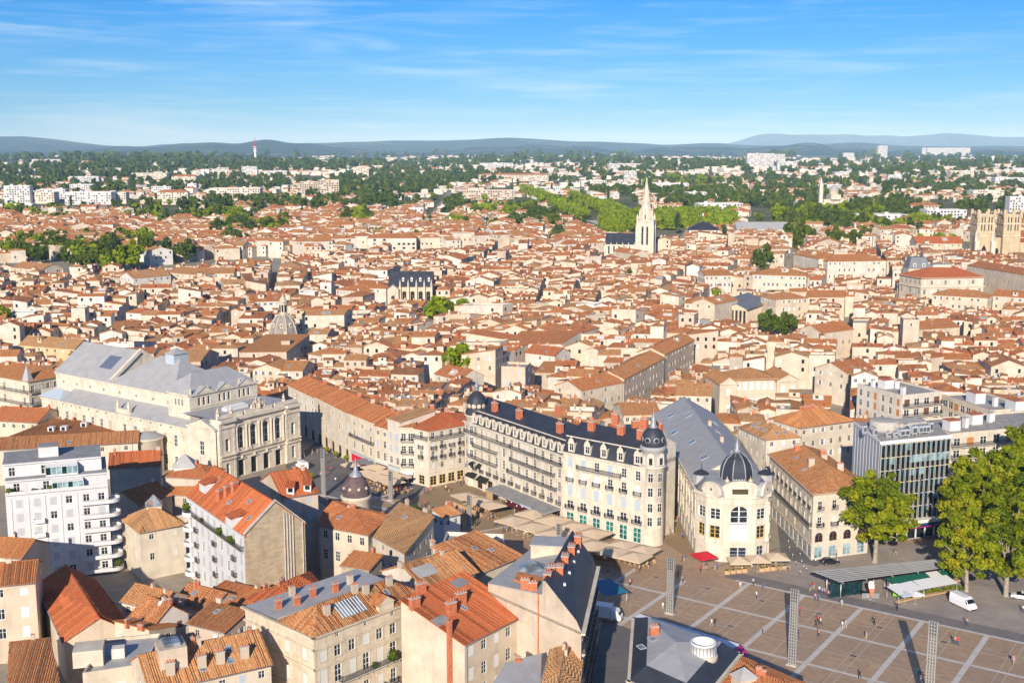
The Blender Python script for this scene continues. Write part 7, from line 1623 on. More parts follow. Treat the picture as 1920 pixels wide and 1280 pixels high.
# ------------------------------------------------------------------ trees
def crown_pts(seed,n,clumps,flat=1.,ls=.17,cyl=False):
    """leaf quads of a crown of radius 1 whose base is at z = 0"""
    g=np.random.default_rng(seed); cs=g.normal(size=(clumps,3)); cs/=np.linalg.norm(cs,axis=1)[:,None]; cs*=(.28+.5*g.random(clumps)**.6)[:,None]
    k=g.integers(0,clumps,n); d=g.normal(size=(n,3)); d/=np.linalg.norm(d,axis=1)[:,None]; rr=(.20+.22*g.random(clumps))[k]
    c=cs[k]+d*(rr*(.55+.45*g.random(n)))[:,None]
    c[:,2]=(c[:,2]+.95)*flat
    if cyl: c[:,0]*=.30; c[:,1]*=.30; c[:,2]*=1.9
    rnd=.62*g.random(clumps)[k]+.38*g.random(n)
    V=leaf_quads(c,d,ls*(.6+.7*g.random(n)),g,.7)
    return V,rnd
LEAFM={'b': "bright_leaf",'g': "green_leaf",'d': "dark_leaf",'c': "dark_leaf",'p': "dark_leaf"}
def crown_mesh(kind,var):
    def f():
        V,r=crown_pts(var*7+3,1500,26,{'p': .5}.get(kind,.92),.105,kind=='c'); return mesh_quads("crown",V,r,[LEAFM[kind]])
    return cached(("crown",kind,var),f)
def trunk_mesh(kind):
    def f():
        mb=MB(); h=1.25 if kind=='p' else .8
        mb.tube([(0,0,-.15,.09),(.01,0,h*.5,.07),(.02,.01,h,.04)],6)
        for a in range(4): mb.tube([(0,0,h*.6,.05),(.3*math.cos(a*1.6),.3*math.sin(a*1.6),h+.15,.03),(.5*math.cos(a*1.6),.5*math.sin(a*1.6),h+.45,.012)],5)
        return mb.mesh("trunk",["dark_bark"])
    return cached(("trunk",kind),f)
TREES=[]  # (x, y, radius, kind)
RF=random.Random(77)
def tree_px(px,py,n,spx,kinds,rx,ry,rmin=4.,rmax=7.5):
    """n trees rooted on the ground inside a patch of the photo"""
    for _ in range(n):
        for _try in range(3):
            a,b_=RF.uniform(-1,1),RF.uniform(-1,1)
            if a*a+b_*b_<1: break
        x,y=PG(px+a*rx,py+b_*ry,0); TREES.append((x,y,RF.uniform(rmin,rmax),RF.choice(kinds)))
for(tx,ty,tr,kd,s_)in TREES_TOWN:
    x,y=PG(tx,ty,13); r=tr*math.hypot(x,y)/FPX; TREES.append((x,y,r,kd,13-r*1.45)); TREES.append((x+r*.7,y+2,r*.6,kd,13-r))if tr>20 else None
# patches: centre, count, half sizes in the photo, kinds, crown radius
PATCH=[(120,480,90,115,16,'gbg',4,7),(250,478,26,42,14,'gdb',5,8),(200,505,14,55,7,'gbd',5,8),(332,492,3,22,5,'d',6,8),(60,405,16,55,8,'bg',5,8),(255,410,22,45,8,'gb',5,8),(405,416,34,65,9,'bg',5,8),(130,420,8,20,6,'d',5,8),
         (455,446,30,60,10,'gbd',5,8),(510,440,18,30,8,'gb',5,8),(440,468,6,18,6,'d',6,8),(480,470,6,22,6,'b',4,6),(670,425,22,35,8,'gb',5,8),(700,453,8,20,5,'bg',4,6),(790,462,8,18,4,'bg',4,6),
         (730,345,240,115,22,'ddg',5,10),(800,330,120,120,14,'ddg',6,11),(690,375,60,60,14,'dgg',5,9),(900,335,60,90,10,'gdg',6,10),(850,398,34,40,12,'gd',5,9),(950,405,44,60,13,'gdb',5,8),(1000,418,36,45,12,'gdd',5,8),(980,430,14,60,8,'gd',4,7),(865,428,14,26,12,'gb',4,7),(960,442,8,40,8,'gd',4,7),(1045,455,5,12,5,'d',5,7),
         (1430,375,150,150,18,'gdg',5,9),(1560,420,130,110,16,'gbg',5,9),(1660,400,60,70,18,'gd',5,9),(1700,430,60,100,14,'gbd',4,7),(1780,345,120,140,22,'gdd',6,10),(1500,345,100,130,16,'gdg',6,10),(1850,380,40,70,16,'gd',5,8),(1280,375,60,60,16,'gd',5,9),(1290,345,70,100,10,'gbg',6,10),(1740,455,12,60,6,'bg',3,5),(1630,450,14,40,7,'bg',4,6),
         (560,390,50,120,14,'dgg',5,9),(430,390,40,90,12,'dgd',5,9),(620,360,60,60,18,'dgd',5,9),(240,350,70,200,20,'dgd',6,10),(60,345,40,80,16,'dg',6,10),(420,345,110,150,16,'dgd',6,10),(1100,330,90,150,14,'dgd',6,11),(130,325,130,180,12,'d',8,14),(400,318,160,250,10,'d',9,15),(250,305,160,260,6,'d',12,22),(620,312,80,120,8,'d',9,15),(850,312,80,120,6,'dg',9,15),(1250,318,110,160,9,'dg',8,14),(1600,318,160,320,10,'dg',8,14),(1800,305,90,160,7,'d',10,18),(1050,305,90,200,5,'d',12,20),(960,318,60,900,16,'dg',7,12),(960,298,60,1000,5,'d',14,26)]
for px,py,n,rx,ry,ks,r0,r1 in PATCH: tree_px(px,py,n,0,ks,rx,ry,r0,r1)
for _ in range(700):  # scattered garden trees
    py=440-125*RF.random()**.8; x,y=PG(RF.uniform(-40,1960),py,0); TREES.append((x,y,RF.uniform(3,6.5),RF.choice('ggdbdc')))
# clipped plane trees of the promenade and its avenue
PROM=[]
for i in range(130):
    x,y=PG(RF.uniform(1132,1196),RF.uniform(408,450),0); TREES.append((x,y,6.4,'b')); PROM.append((x,y))
for i in range(150): x,y=PG(RF.uniform(1228,1376),RF.uniform(404,432),0); TREES.append((x,y,6.2,'b'))
for t_ in range(120):
    t0=(t_%60)/59
    for off in(0,1):
        p=lerp((1180,448)if off==0 else(1200,430),(985,362)if off==0 else(1075,372),t0); x,y=PG(p[0]+RF.uniform(-9,9),p[1]+RF.uniform(-2,2),0); TREES.append((x,y,RF.uniform(6.2,7.8),'b'))
for t_ in range(40): x,y=PG(1110+t_*6.5,362+RF.uniform(-2,3),0); TREES.append((x,y,RF.uniform(6,8),'g'))
for px_,py_ in((1352,463),(1357,461),(968,440),(975,438),(1096,442),(1640,438),(1880,405)): x,y=PG(px_,py_,0); TREES.append((x,y,5,'c'))
# roads seen between the trees
def ribbon(name,pts,wd,mat,dz=.3):
    P3=[]
    for a,b_ in pts: P3.append(PG(a,b_,0))
    fine=[]
    for i in range(len(P3)-1):
        for s_ in range(14): fine.append(lerp(P3[i],P3[i+1],s_/14))
    fine.append(P3[-1]); mb=MB()
    for i in range(len(fine)-1):
        a,b_=fine[i],fine[i+1]; dx,dy=b_[0]-a[0],b_[1]-a[1]; l_=math.hypot(dx,dy); nx,ny=-dy/l_*wd/2,dx/l_*wd/2
        f=[(a[0]+nx,a[1]+ny),(a[0]-nx,a[1]-ny),(b_[0]-nx,b_[1]-ny),(b_[0]+nx,b_[1]+ny)]; mb.face([(q[0],q[1],G(*q)+dz)for q in f])
    tag(mb.build(name,[mat]),None,None,None,"structure")
ROADS=[((1190,446),(1150,428),(1108,414)),((1180,400),(1130,384),(1085,371))]
for r_ in ROADS: ribbon("promenade_path",r_,12,"pale_strip",.5)
ribbon("road",((800,420),(830,385),(845,360)),12,"worn_asphalt",.5)
def near_road(x,y):
    X,Y=Wpx(x,y,G(x,y))
    for r_ in ROADS+[((800,420),(830,385),(845,360))]:
        for i in range(len(r_)-1):
            for s_ in range(8):
                q=lerp(r_[i],r_[i+1],s_/8)
                if abs(X-q[0])<13 and abs(Y-q[1])<5: return True
    return False
TREES=[t_ for t_ in TREES if len(t_)>4 or not near_road(t_[0],t_[1])]
# ------------------------------------------------------------------ apartment blocks of the outer districts: x0, x1, top, foot in the photo
BLK=[(9,56,353,383,0,"white"),(58,104,363,382,1,"cream"),(76,124,358,379,0,"white"),(134,171,348,364,0,"white"),(122,208,363,384,0,"white"),(199,238,363,382,1,"cream"),(144,181,333,346,0,"white"),(283,323,352,368,0,"white"),(296,351,362,384,2,"red-roofed cream"),(393,488,355,378,1,"long pinkish"),(320,371,332,349,2,"red-roofed white"),(368,384,323,340,0,"tall white"),(351,369,346,359,0,"white"),
       (563,600,343,370,3,"pink stepped"),(598,636,340,376,3,"tall pink stepped"),(455,481,314,331,0,"white"),(500,538,322,336,0,"white"),(585,634,302,313,3,"far pink"),(538,586,432,455,0,"clean white cubic"),(248,314,326,336,1,"long low cream"),(857,964,358,374,3,"long pinkish grey"),(897,1028,328,339,2,"very long low salmon-roofed"),(900,962,307,319,0,"far white"),(1140,1202,303,319,0,"wide white"),(1145,1159,290,304,0,"white tower-like"),(1090,1138,340,350,0,"low white"),(1010,1078,352,362,0,"low white industrial"),(737,794,392,406,0,"low white long"),(677,723,388,402,0,"low white"),(663,691,315,336,1,"cream"),(1170,1194,322,341,0,"white"),
       (1457,1494,314,331,0,"white"),(1517,1576,348,360,0,"long white"),(1447,1471,291,309,0,"far tall white"),(1590,1702,405,426,0,"long white low"),(1703,1764,387,402,2,"red-roofed cream"),(1737,1815,397,420,0,"modern grey-white"),(1827,1881,360,378,1,"cream"),(1892,1930,373,398,0,"white slab"),(1403,1448,290,318,0,"white stepped"),(1280,1324,362,379,0,"white"),(1310,1394,383,399,0,"long white school-like"),(1712,1756,279,293,0,"far white slab"),(1756,1800,278,292,0,"second far white slab"),(1648,1661,276,300,0,"far slim white tower"),(1665,1690,330,345,0,"white"),(1780,1830,322,336,1,"cream"),(1560,1600,325,336,0,"white"),(1230,1290,345,356,0,"long white low"),(1020,1060,318,328,0,"white"),(960,1000,300,309,0,"far white"),(10,60,322,333,0,"far white"),(70,120,300,308,0,"far white low"),(1560,1625,288,297,0,"far white low"),(160,260,398,412,1,"long grey-roofed cream"),(0,60,385,398,0,"long low grey-white"),(1860,1925,335,346,0,"white"),(690,780,447,470,2,"long brown-roofed")]
ORDW={}
for(xa,xb,yt,yb,st,wd_)in BLK:
    A,B=PG(xa,yb,0),PG(xb,yb,0); A=(A[0],(A[1]+B[1])/2); B=(B[0],A[1]); dist=math.hypot(*lerp(A,B,.5)); h=max(5,(yb-yt)*dist/FPX*1.03); dp=min(22,max(11,(B[0]-A[0])*.4)); g=G(*lerp(A,B,.5))
    tl=RF.uniform(-.12,.12)*(B[0]-A[0]); B=(B[0],B[1]+tl); poly=rectf(A,B,dp); EXC.append(grow(poly,3)); ll=math.hypot(B[0]-A[0],B[1]-A[1])
    side="left" if xa<640 else "centre" if xa<1280 else "right"; lb="%s apartment block at %s, between %s"%(wd_,side,"trees"); key=(wd_,side)
    ORDW[key]=ORDW.get(key,0)+1
    lb="%s block standing %s of the photo, %s"%(wd_,{"left": "in the left third","centre": "in the middle third","right": "in the right third"}[side],["by the trees","a little behind its look-alike","third of its kind there","fourth of its kind there","fifth of its kind there","sixth of its kind there","seventh of its kind there","eighth of its kind there","ninth of its kind there","tenth of its kind there"][ORDW[key]-1])
    b=Bld("apartment_block",lb,"apartment block",poly,g,{0: 0,1: .14,2: .16,3: .55}[st],.5,"apartment blocks of the outer districts","wall" if st else "white_render")
    for i in range(4): plainwall(b,i,h,-6)
    if st==2: roof(b.rf,b.wall,b.p,h,'h0',min(3,dp*.18),.5)
    else: roof(b.rf,b.wall,b.p,h,'f',.6)
    b.done({0: "gravel_roof",1: "gravel_roof",2: "tile",3: "gravel_roof"}[st])
    if st!=2:
        mb=MB(.1); mb.box(-1.8,1.8,-1.6,1.6,0,2.4,0); mb.build("lift_housing",["white_render"],b.root,(RF.uniform(-.3,.3)*ll,0,h))
    big=ll*FPX/dist>30
    wm=MB()
    nf=max(1,int(h/3)); n=max(2,int(ll/3.3)); A_,B_=b.p[0],b.p[1]
    for f in range(nf):
        for j in range(n):
            if RF.random()<.12: continue
            q0,q1=lerp(A_,B_,(j+.18)/n),lerp(A_,B_,(j+.72)/n); wm.ebox(q0,q1,h-.8-f*3-1.5,h-.8-f*3,.0,.05,0 if RF.random()<.7 else 1)
        if st==3 or(st==0 and nf>4): wm.ebox(lerp(A_,B_,.03),lerp(A_,B_,.97),h-2.5-f*3,h-2.3-f*3,.0,.9,2)
    o=wm.build("window_rows",["glass","pale_paint","white_render"],b.root); o["kind"]="stuff"
# telecom tower, water tower, masts
def far_thing(name,lb,cat,px,yb,D=None):
    x,y=PG(px,yb,0)
    if D: k_=D/y; x,y=x*k_,D
    return thing(name,lb,cat,(x,y,G(x,y)))
t=far_thing("telecom_tower","slim white and red telecom tower rising above the left horizon","tower",479,300,5200); t.scale=(1.35,1.35,1.2)
mb=MB(); mb.lathe([(4.2,0),(3.4,40),(3.2,58)],14); mb.build("shaft",["white_paint"],t)
for z in(44,52,60,67): mb=MB(); mb.lathe([(3,z),(6.4,z+.6),(6.4,z+3),(3,z+3.6)],14,m=z%2); mb.build("platform",["white_paint","car_red"],t)
mb=MB(); mb.lathe([(2.2,58),(2.0,76),(.9,77),(.7,92),(.2,93),(.15,100)],10,m=0); mb.build("antenna",["car_red"],t)
t=far_thing("water_tower","distant white funnel-shaped water tower near the right horizon","water tower",1862,291,5600)
mb=MB(); mb.lathe([(5,0),(3.2,6),(3.2,17),(9,33),(9.2,35),(.1,36.5)],18); mb.build("bowl",["white_paint"],t)
for px_,yb,h_ in((785,306,70),(255,304,34),(1597,292,40),(1690,298,45)):
    t=far_thing("radio_mast","thin grey radio mast against the hills %s"%{785: "left of centre",255: "at far left",1597: "right of centre",1690: "near the slim white tower"}[px_],"mast",px_,yb,4600)
    mb=MB()
    for sx,sy in((-1,-1),(1,-1),(0,1)): mb.tube([(sx*2.4,sy*2.4,0,.3),(sx*.5,sy*.5,h_,.2)],4)
    for z in range(4,h_,6): f_=1-z/h_*.8; mb.tube([(-2.4*f_,-2.4*f_,z,.16),(2.4*f_,-2.4*f_,z+4,.16)],4)
    mb.build("lattice",["pale_steel"],t)
# neo-byzantine church among the trees
x0,y0=PG(1560,393,0); g=G(x0,y0); k_=y0/FPX
t=thing("domed_church","pale church with broad low dome and separate slim bell tower among trees","church",(x0,y0,g)); EXC.append([(x0-26,y0-12),(x0+26,y0-12),(x0+26,y0+24),(x0-26,y0+24)])
s_=k_
mb=MB(.15); mb.box(-16*s_,26*s_,0,16,-3,12,0); mb.box(-4*s_,14*s_,-4,18,12,18,0); mb.box(-20*s_,-8*s_,-2,10,-3,8,0); mb.box(16*s_,30*s_,-2,10,-3,9,0); mb.build("wall",["wall"],t)
mb=MB(); mb.lathe([(8.5*s_,18),(8.5*s_,23),(9*s_,23.5)],18,5*s_,7,0); mb.lathe([(9*s_,23.5),(7*s_,26.5),(3*s_,28.5),(.2,29),(.15,31)],18,5*s_,7,1); mb.build("dome",["wall","zinc"],t)
mb=MB(.1); mb.box(-3.2*s_,3.2*s_,-2,3,-3,31,0); mb.lathe([(3.6*s_,31),(.2,38)],6,0,.5,flat=True); mb.build("bell_tower",["wall"],t,(-22*s_,0,0))
for i in range(7): mb=MB(); mb.box(-.5,.5,-.1,0,3,7.5,0); mb.build("window",["glass"],t,(-14*s_+i*5.6*s_,-.02,0))
x0,y0=PG(1527,416,0); t=thing("stone_tower","small tapered stone tower among trees in front of the domed church","tower",(x0,y0,G(x0,y0)))
mb=MB(.5); mb.lathe([(3,-2),(2.5,9),(2.8,9.5),(2.2,10),(.2,14)],10); mb.build("shaft",["stone"],t)
# long grey-roofed courthouse and its neighbour
for xa,xb,ye,dp,h,rm,lb in((1292,1350,431,16,13,"slate","blue-grey slate-roofed courthouse with flag behind the tiled houses"),(1382,1480,430,18,11,"zinc","long hall with plain grey metal roof behind the old town")):
    A,B=PG(xa,ye,h),PG(xb,ye,h); poly=rectf(A,B,dp); EXC.append(grow(poly,3)); b=house(poly,G(*A),h,'h0' if rm=="slate" else 'g0',5,.2,.5,lb,None,"civic_hall","building",True,True,4,0,0,rmat=rm,maxrows=2)
    if rm=="slate":
        mb=MB(); mb.tube([(0,0,0,.1),(0,0,7,.06)],5)
        for i,c_ in enumerate((0,1,2)): mb.face([(.1+i*.9,0,5),(1.0+i*.9,0,5),(1.0+i*.9,0,7),(.1+i*.9,0,7)],1+i)
        mb.build("flag",["pale_steel","tram_blue","white_cloth","car_red"],b.root,(-2,0,18))
# ------------------------------------------------------------------ scattered suburban houses join the far roofs
sub=[]
def try_house(px,py,w0,w1,h0,h1,kinds,wrs,rrs):
    c=PG(px,py,0)
    if c[1]<540 or inside(c,TOWN): return
    for ex in EXC:
        if abs(ex[0][0]-c[0])<150 and abs(ex[0][1]-c[1])<150 and inside(c,ex): return
    if near_road(*c): return
    w_=RF.uniform(w0,w1); d_=RF.uniform(.6,1.)*min(w_,13); a=RF.gauss(.1,.45); dr=(math.cos(a),math.sin(a)); p=[lx(c,dr,-w_/2,-d_/2),lx(c,dr,w_/2,-d_/2),lx(c,dr,w_/2,d_/2),lx(c,dr,-w_/2,d_/2)]
    kd=RF.choice(kinds); sub.append(dict(p=p,g=G(*c),h=RF.uniform(h0,h1),kd=kd,rise=d_*.2 if kd!='f' else .5,wr=RF.choice(wrs),rr=RF.choice(rrs),ch=RF.choice([0,1,1]),d=math.hypot(*c)))
HK=['g0','h0','g1','h0']; RRS=[.3,.5,.6,.68,.75,.8,.9]
DENS=[(1090,452,26,50,16,6,9),(1150,452,10,40,10,5,8),(1050,470,20,80,10,6,9),(150,470,60,160,26,6,10),(400,475,60,110,14,7,11),(320,455,420,330,28,7,12),(120,430,160,140,25,6,12),(820,440,330,190,26,6,11),(900,405,90,130,18,5,9),(1010,430,40,60,12,5,9),(560,405,150,110,28,5,9),(700,420,90,90,22,5,10),(1500,455,90,200,14,7,11),(1800,440,60,120,14,7,11),(450,385,60,200,14,5,8),(1300,400,60,100,30,4,7),(1700,360,130,240,30,4,8),(1400,350,110,160,24,4,8)]
for px_,py_,n,rx,ry,h0,h1 in DENS:
    for _ in range(n): try_house(px_+RF.uniform(-rx,rx),py_+RF.uniform(-ry,ry),9,17,h0,h1,HK+(['f']if RF.random()<.3 else[]),[.0,.08,.14,.18,.24,.3,.4],RRS)
for _ in range(1200): try_house(RF.uniform(-30,1950),375-62*RF.random(),10,20,4,8,HK+['f','f'],[0,0,.05,.1,.16],RRS)
for _ in range(1300): try_house(RF.uniform(-30,1950),330-30*RF.random(),14,40,5,12,['f','f','f','g0'],[0,0,.03,.06,.14],RRS)
for cx_,cy_,rx,ry,n in((150,292,60,4,110),(600,292,70,5,90),(700,290,60,5,60),(900,295,70,5,90),(1050,293,80,5,90),(1250,296,90,6,120),(1420,302,90,10,170),(1700,300,130,8,220),(1600,310,160,10,130),(850,297,200,5,120),(1850,296,60,6,60),(350,300,160,5,50)):
    for _ in range(n): try_house(cx_+RF.gauss(0,.5)*rx,cy_+RF.gauss(0,.5)*ry,14,34,5,10,['f','f','g0'],[0,0,.05,.1],RRS)
mb=MB()
for q in farh: far_house(mb,q)
for q in sub: far_house(mb,q,q['d']<1900,RF)
tag(mb.build("distant_houses",["wall","tile","glass","pale_paint","gravel_roof","brick"]),"mass of small tiled and white houses filling the far town and suburbs","houses",None,"stuff")
# ------------------------------------------------------------------ plant the trees: the largest in view as things, the rest joined
KN={'b': "bright green broad tree",'g': "green round tree",'d': "dark green evergreen tree",'c': "slim dark cypress",'p': "flat-topped pine"}
def hidden(x,y):
    return any(abs(ex[0][0]-x)<120 and abs(ex[0][1]-y)<120 and inside((x,y),ex)for ex in EXC)and y>700
vis=[]
for(x,y,r,kd,*lf)in TREES:
    lf=lf[0]if lf else 0; X,Y=Wpx(x,y,G(x,y)+r)
    if-60<X<1980 and y>300 and not hidden(x,y): vis.append(((r+(50 if lf else 0))/y,x,y,r,kd,X,Y,lf))
vis.sort(reverse=True); NT_=285; seen={}
def tplace(x,y,X,Y):
    best=min(LAND[5:]+[("the clean white cubic block",PG(560,455)),("the domed church",PG(1560,393))],key=lambda q: math.hypot(Wpx(q[1][0],q[1][1],20)[0]-X,(Wpx(q[1][0],q[1][1],20)[1]-Y)*2)); qx=Wpx(best[1][0],best[1][1],20)[0]
    return("left of " if X<qx-25 else "right of " if X>qx+25 else "behind ")+best[0]
for i,(s_,x,y,r,kd,X,Y,lf)in enumerate(vis[:NT_]):
    wh=tplace(x,y,X,Y); key=(KN[kd],wh); seen[key]=seen.get(key,-1)+1
    t=thing("tree","%s, %s of its kind %s"%(KN[kd],("largest" if seen[key]==0 else ordn(seen[key]).replace(" nearest","")+" largest"),wh),"tree",(x,y,G(x,y)-.3),RF.random()*6,"trees among and behind the roofs")
    cr=add("crown",crown_mesh(kd,RF.randrange(3)),t,(0,0,lf+r*.55 if kd!='c' else .3)); cr.scale=(r,r,r*RF.uniform(.85,1.1)); tk=add("trunk",trunk_mesh('n'),t); tk.scale=(r,r,r+max(0,lf))
base={k_: [crown_pts(v*5+1,75,12,.9,.30,k_=='c')for v in range(3)]for k_ in('b','c')}
Vs,rs,ms=[],[],[]; MI={'b': 0,'g': 1,'d': 2,'c': 2,'p': 2}
for(s_,x,y,r,kd,X,Y,lf)in vis[NT_:]:
    if kd=='d' and RF.random()<.4: kd='g'
    V,rn=base['c' if kd=='c' else 'b'][RF.randrange(3)]
    if y>3500: V,rn=V[:40],rn[:40]; r*=1.25
    a=RF.random()*6.28; c_,s2=math.cos(a),math.sin(a); W_=V.copy(); W_[...,0]=V[...,0]*c_-V[...,1]*s2; W_[...,1]=V[...,0]*s2+V[...,1]*c_
    Vs.append(W_*r+np.array((x,y,G(x,y)+r*.12))); rs.append(np.clip(rn*.7+RF.random()*.3,0,1)); ms.append(np.full(len(rn),MI[kd]))
me=mesh_quads("distant_trees",np.concatenate(Vs),np.concatenate(rs),["bright_leaf","green_leaf","dark_leaf"],np.concatenate(ms))
tag(add("distant_trees",me),"far woods and garden trees reading as dark green masses","trees",None,"stuff")
# ------------------------------------------------------------------ big plane trees on the esplanade
def plane_crown(seed):
    g=np.random.default_rng(seed); n=19000; K=125
    cs=g.normal(size=(K,3)); cs/=np.linalg.norm(cs,axis=1)[:,None]; cs*=(.3+.72*g.random(K)**.6)[:,None]; cs=cs*np.array((7.0,7.0,6.8))+np.array((0,0,10.6))
    k_=g.integers(0,K,n); d=g.normal(size=(n,3)); d/=np.linalg.norm(d,axis=1)[:,None]; rr=(.45+1.05*g.random(K))[k_]; c=cs[k_]+d*(rr*(.45+.6*g.random(n)))[:,None]*np.array((1.1,1.1,.8))
    return mesh_quads("crown",leaf_quads(c,d,.21*(.6+.8*g.random(n)),g,.8),.7*g.random(K)[k_]+.3*g.random(n),["plane_leaf"]),cs
def plane_trunk(cs,seed):
    rr=random.Random(seed); mb=MB(); mb.tube([(0,0,-.2,.62),(.05,0,.6,.45),(.15,.1,3.5,.40),(.1,.2,6.5,.34)],10)
    for i in range(26):
        c=cs[rr.randrange(len(cs))]; m=(c[0]*.4,c[1]*.4,6.5+(c[2]-6.5)*.5-.5); mb.tube([(.1,.2,rr.uniform(4.8,6.5),.24),(m[0],m[1],m[2],.15),(c[0]*.8,c[1]*.8,c[2]-.3,.09),(c[0],c[1],c[2],.04)],6)
    return mb.mesh("trunk",["bark"])
PT=[]
for v in(1,2,3): m_,cs=plane_crown(v*13); PT.append((m_,plane_trunk(cs,v)))
PLT=[((1640,1054),1.16,0,"plane tree in front of the glass office tower, beside the tram shelter"),((1812,1108),.98,1,"plane tree with yellowing crown over the white van"),((1886,1117),1.16,2,"plane tree with pale bare trunk at right edge of the esplanade"),((1822,1046),1.16,0,"plane tree behind the market awnings, right of the office tower"),((1866,1030),1.4,1,"tall plane tree behind the pale-trunked one at right"),((1950,1060),1.3,0,"plane tree cut by the right edge"),((1925,1000),1.5,2,"rearmost plane tree at right edge before the long flat-roofed block")]
for i,(q,s_,v,lb)in enumerate(PLT):
    x,y=P(*q); t=thing("plane_tree",lb,"tree",(x,y,.02),i*1.7,"plane trees on the esplanade"); t.scale=(s_,)*3; add("crown",PT[v][0],t); add("trunk",PT[v][1],t)
print("trees",len(vis),"sub",len(sub),"faces",len(mb.f))
# ------------------------------------------------------------------ people
def skin_body(edges_v,edges,root=0):
    me=bpy.data.meshes.new("b"); me.from_pydata([v[:3]for v in edges_v],edges,[]); o=bpy.data.objects.new("b",me); col.objects.link(o)
    md=o.modifiers.new("s",'SKIN'); sk=me.skin_vertices[0].data if me.skin_vertices else None
    if sk is None:
        bm=bmesh.new(); bm.from_mesh(me); bm.verts.layers.skin.verify(); bm.to_mesh(me); bm.free(); sk=me.skin_vertices[0].data
    for i,v in enumerate(edges_v): sk[i].radius=(v[3],v[4]if len(v)>4 else v[3]); sk[i].use_root=(i==root)
    sb=o.modifiers.new("u",'SUBSURF'); sb.levels=1; sb.render_levels=1
    dg=bpy.context.evaluated_depsgraph_get(); dg.update(); m2=bpy.data.meshes.new_from_object(o.evaluated_get(dg)); bpy.data.objects.remove(o); return m2
def person_mesh(pose,legs):
    def f():
        st={'stand': 0,'walk': .30,'walk2': -.26}.get(pose,0); sit=pose=='sit'
        V=[(0,0,.95,.15,.11),(0,0,1.15,.14,.10),(0,0,1.38,.17,.11),(0,0,1.50,.06),(0,-.01,1.58,.085,.095),(0,-.01,1.70,.085,.10),(0,-.01,1.76,.05)]
        E=[(0,1),(1,2),(2,3),(3,4),(4,5),(5,6)]
        for s in(-1,1):
            k=len(V); sw=st*s
            V+=[(s*.20,0,1.42,.06),(s*.25,sw*-.35,1.16,.046),(s*.24,sw*-.75-(.2 if sit else .06),.93 if not sit else 1.05,.038),(s*.24,sw*-.9-(.26 if sit else .09),.84 if not sit else 1.02,.035)]; E+=[(2,k),(k,k+1),(k+1,k+2),(k+2,k+3)]
            k=len(V)
            if sit: V+=[(s*.10,-.05,.93,.09),(s*.12,-.45,.95,.07),(s*.12,-.47,.53,.055),(s*.12,-.60,.48,.04)]
            else: V+=[(s*.10,0,.86,.095),(s*.11,sw*.55-.03,.48,.07),(s*.11,sw*1.05,.08,.05),(s*.11,sw*1.05-.16,.04,.042)]
            E+=[(0,k),(k,k+1),(k+1,k+2),(k+2,k+3)]
        if sit: V=[(v[0],v[1],v[2]-.45)+tuple(v[3:])for v in V]
        me=skin_body(V,E); me.name="person"; off=-.45 if sit else 0
        for q in("shirt",legs,"skin","hair","rubber"): me.materials.append(M(q))
        for p in me.polygons:
            x,y,z=p.center; z-=off
            if z>1.64 or(z>1.56 and y>.03): m=3
            elif z>1.47: m=2
            elif abs(x)>.19 and z<1.22 and not(sit and z<.98): m=2
            elif z>.93 and not(sit and y<-.14): m=0
            elif z<.07 or(sit and z<.53): m=4
            else: m=1
            p.material_index=m; p.use_smooth=True
        return me
    return cached(("pm",pose,legs),f)
SH={"white": (.75,.75,.73),"red": (.55,.03,.03),"blue": (.05,.12,.38),"black": (.02,.02,.022),"pink": (.65,.28,.30),"grey": (.28,.29,.30),"yellow": (.65,.48,.06),"green": (.08,.28,.08),"beige": (.52,.42,.30),"light blue": (.35,.52,.68)}
LG={"dark_cloth": "dark trousers","jeans": "blue jeans","beige_cloth": "beige trousers","skin": "shorts"}
RP=random.Random(5)
def person(x,y,shirt,label,group,pose=None,legs=None,z=.04,rz=None,s=None):
    pose=pose or RP.choice(['stand','walk','walk2']); legs=legs or RP.choice(["dark_cloth","jeans","dark_cloth","beige_cloth"])
    o=add("person",person_mesh(pose,legs),None,(x,y,z),RP.random()*6.28 if rz is None else rz); o.color=(*SH[shirt],1); k=s or RP.uniform(.93,1.03); o.scale=(k,k,k)
    return tag(o,label,"person",group)
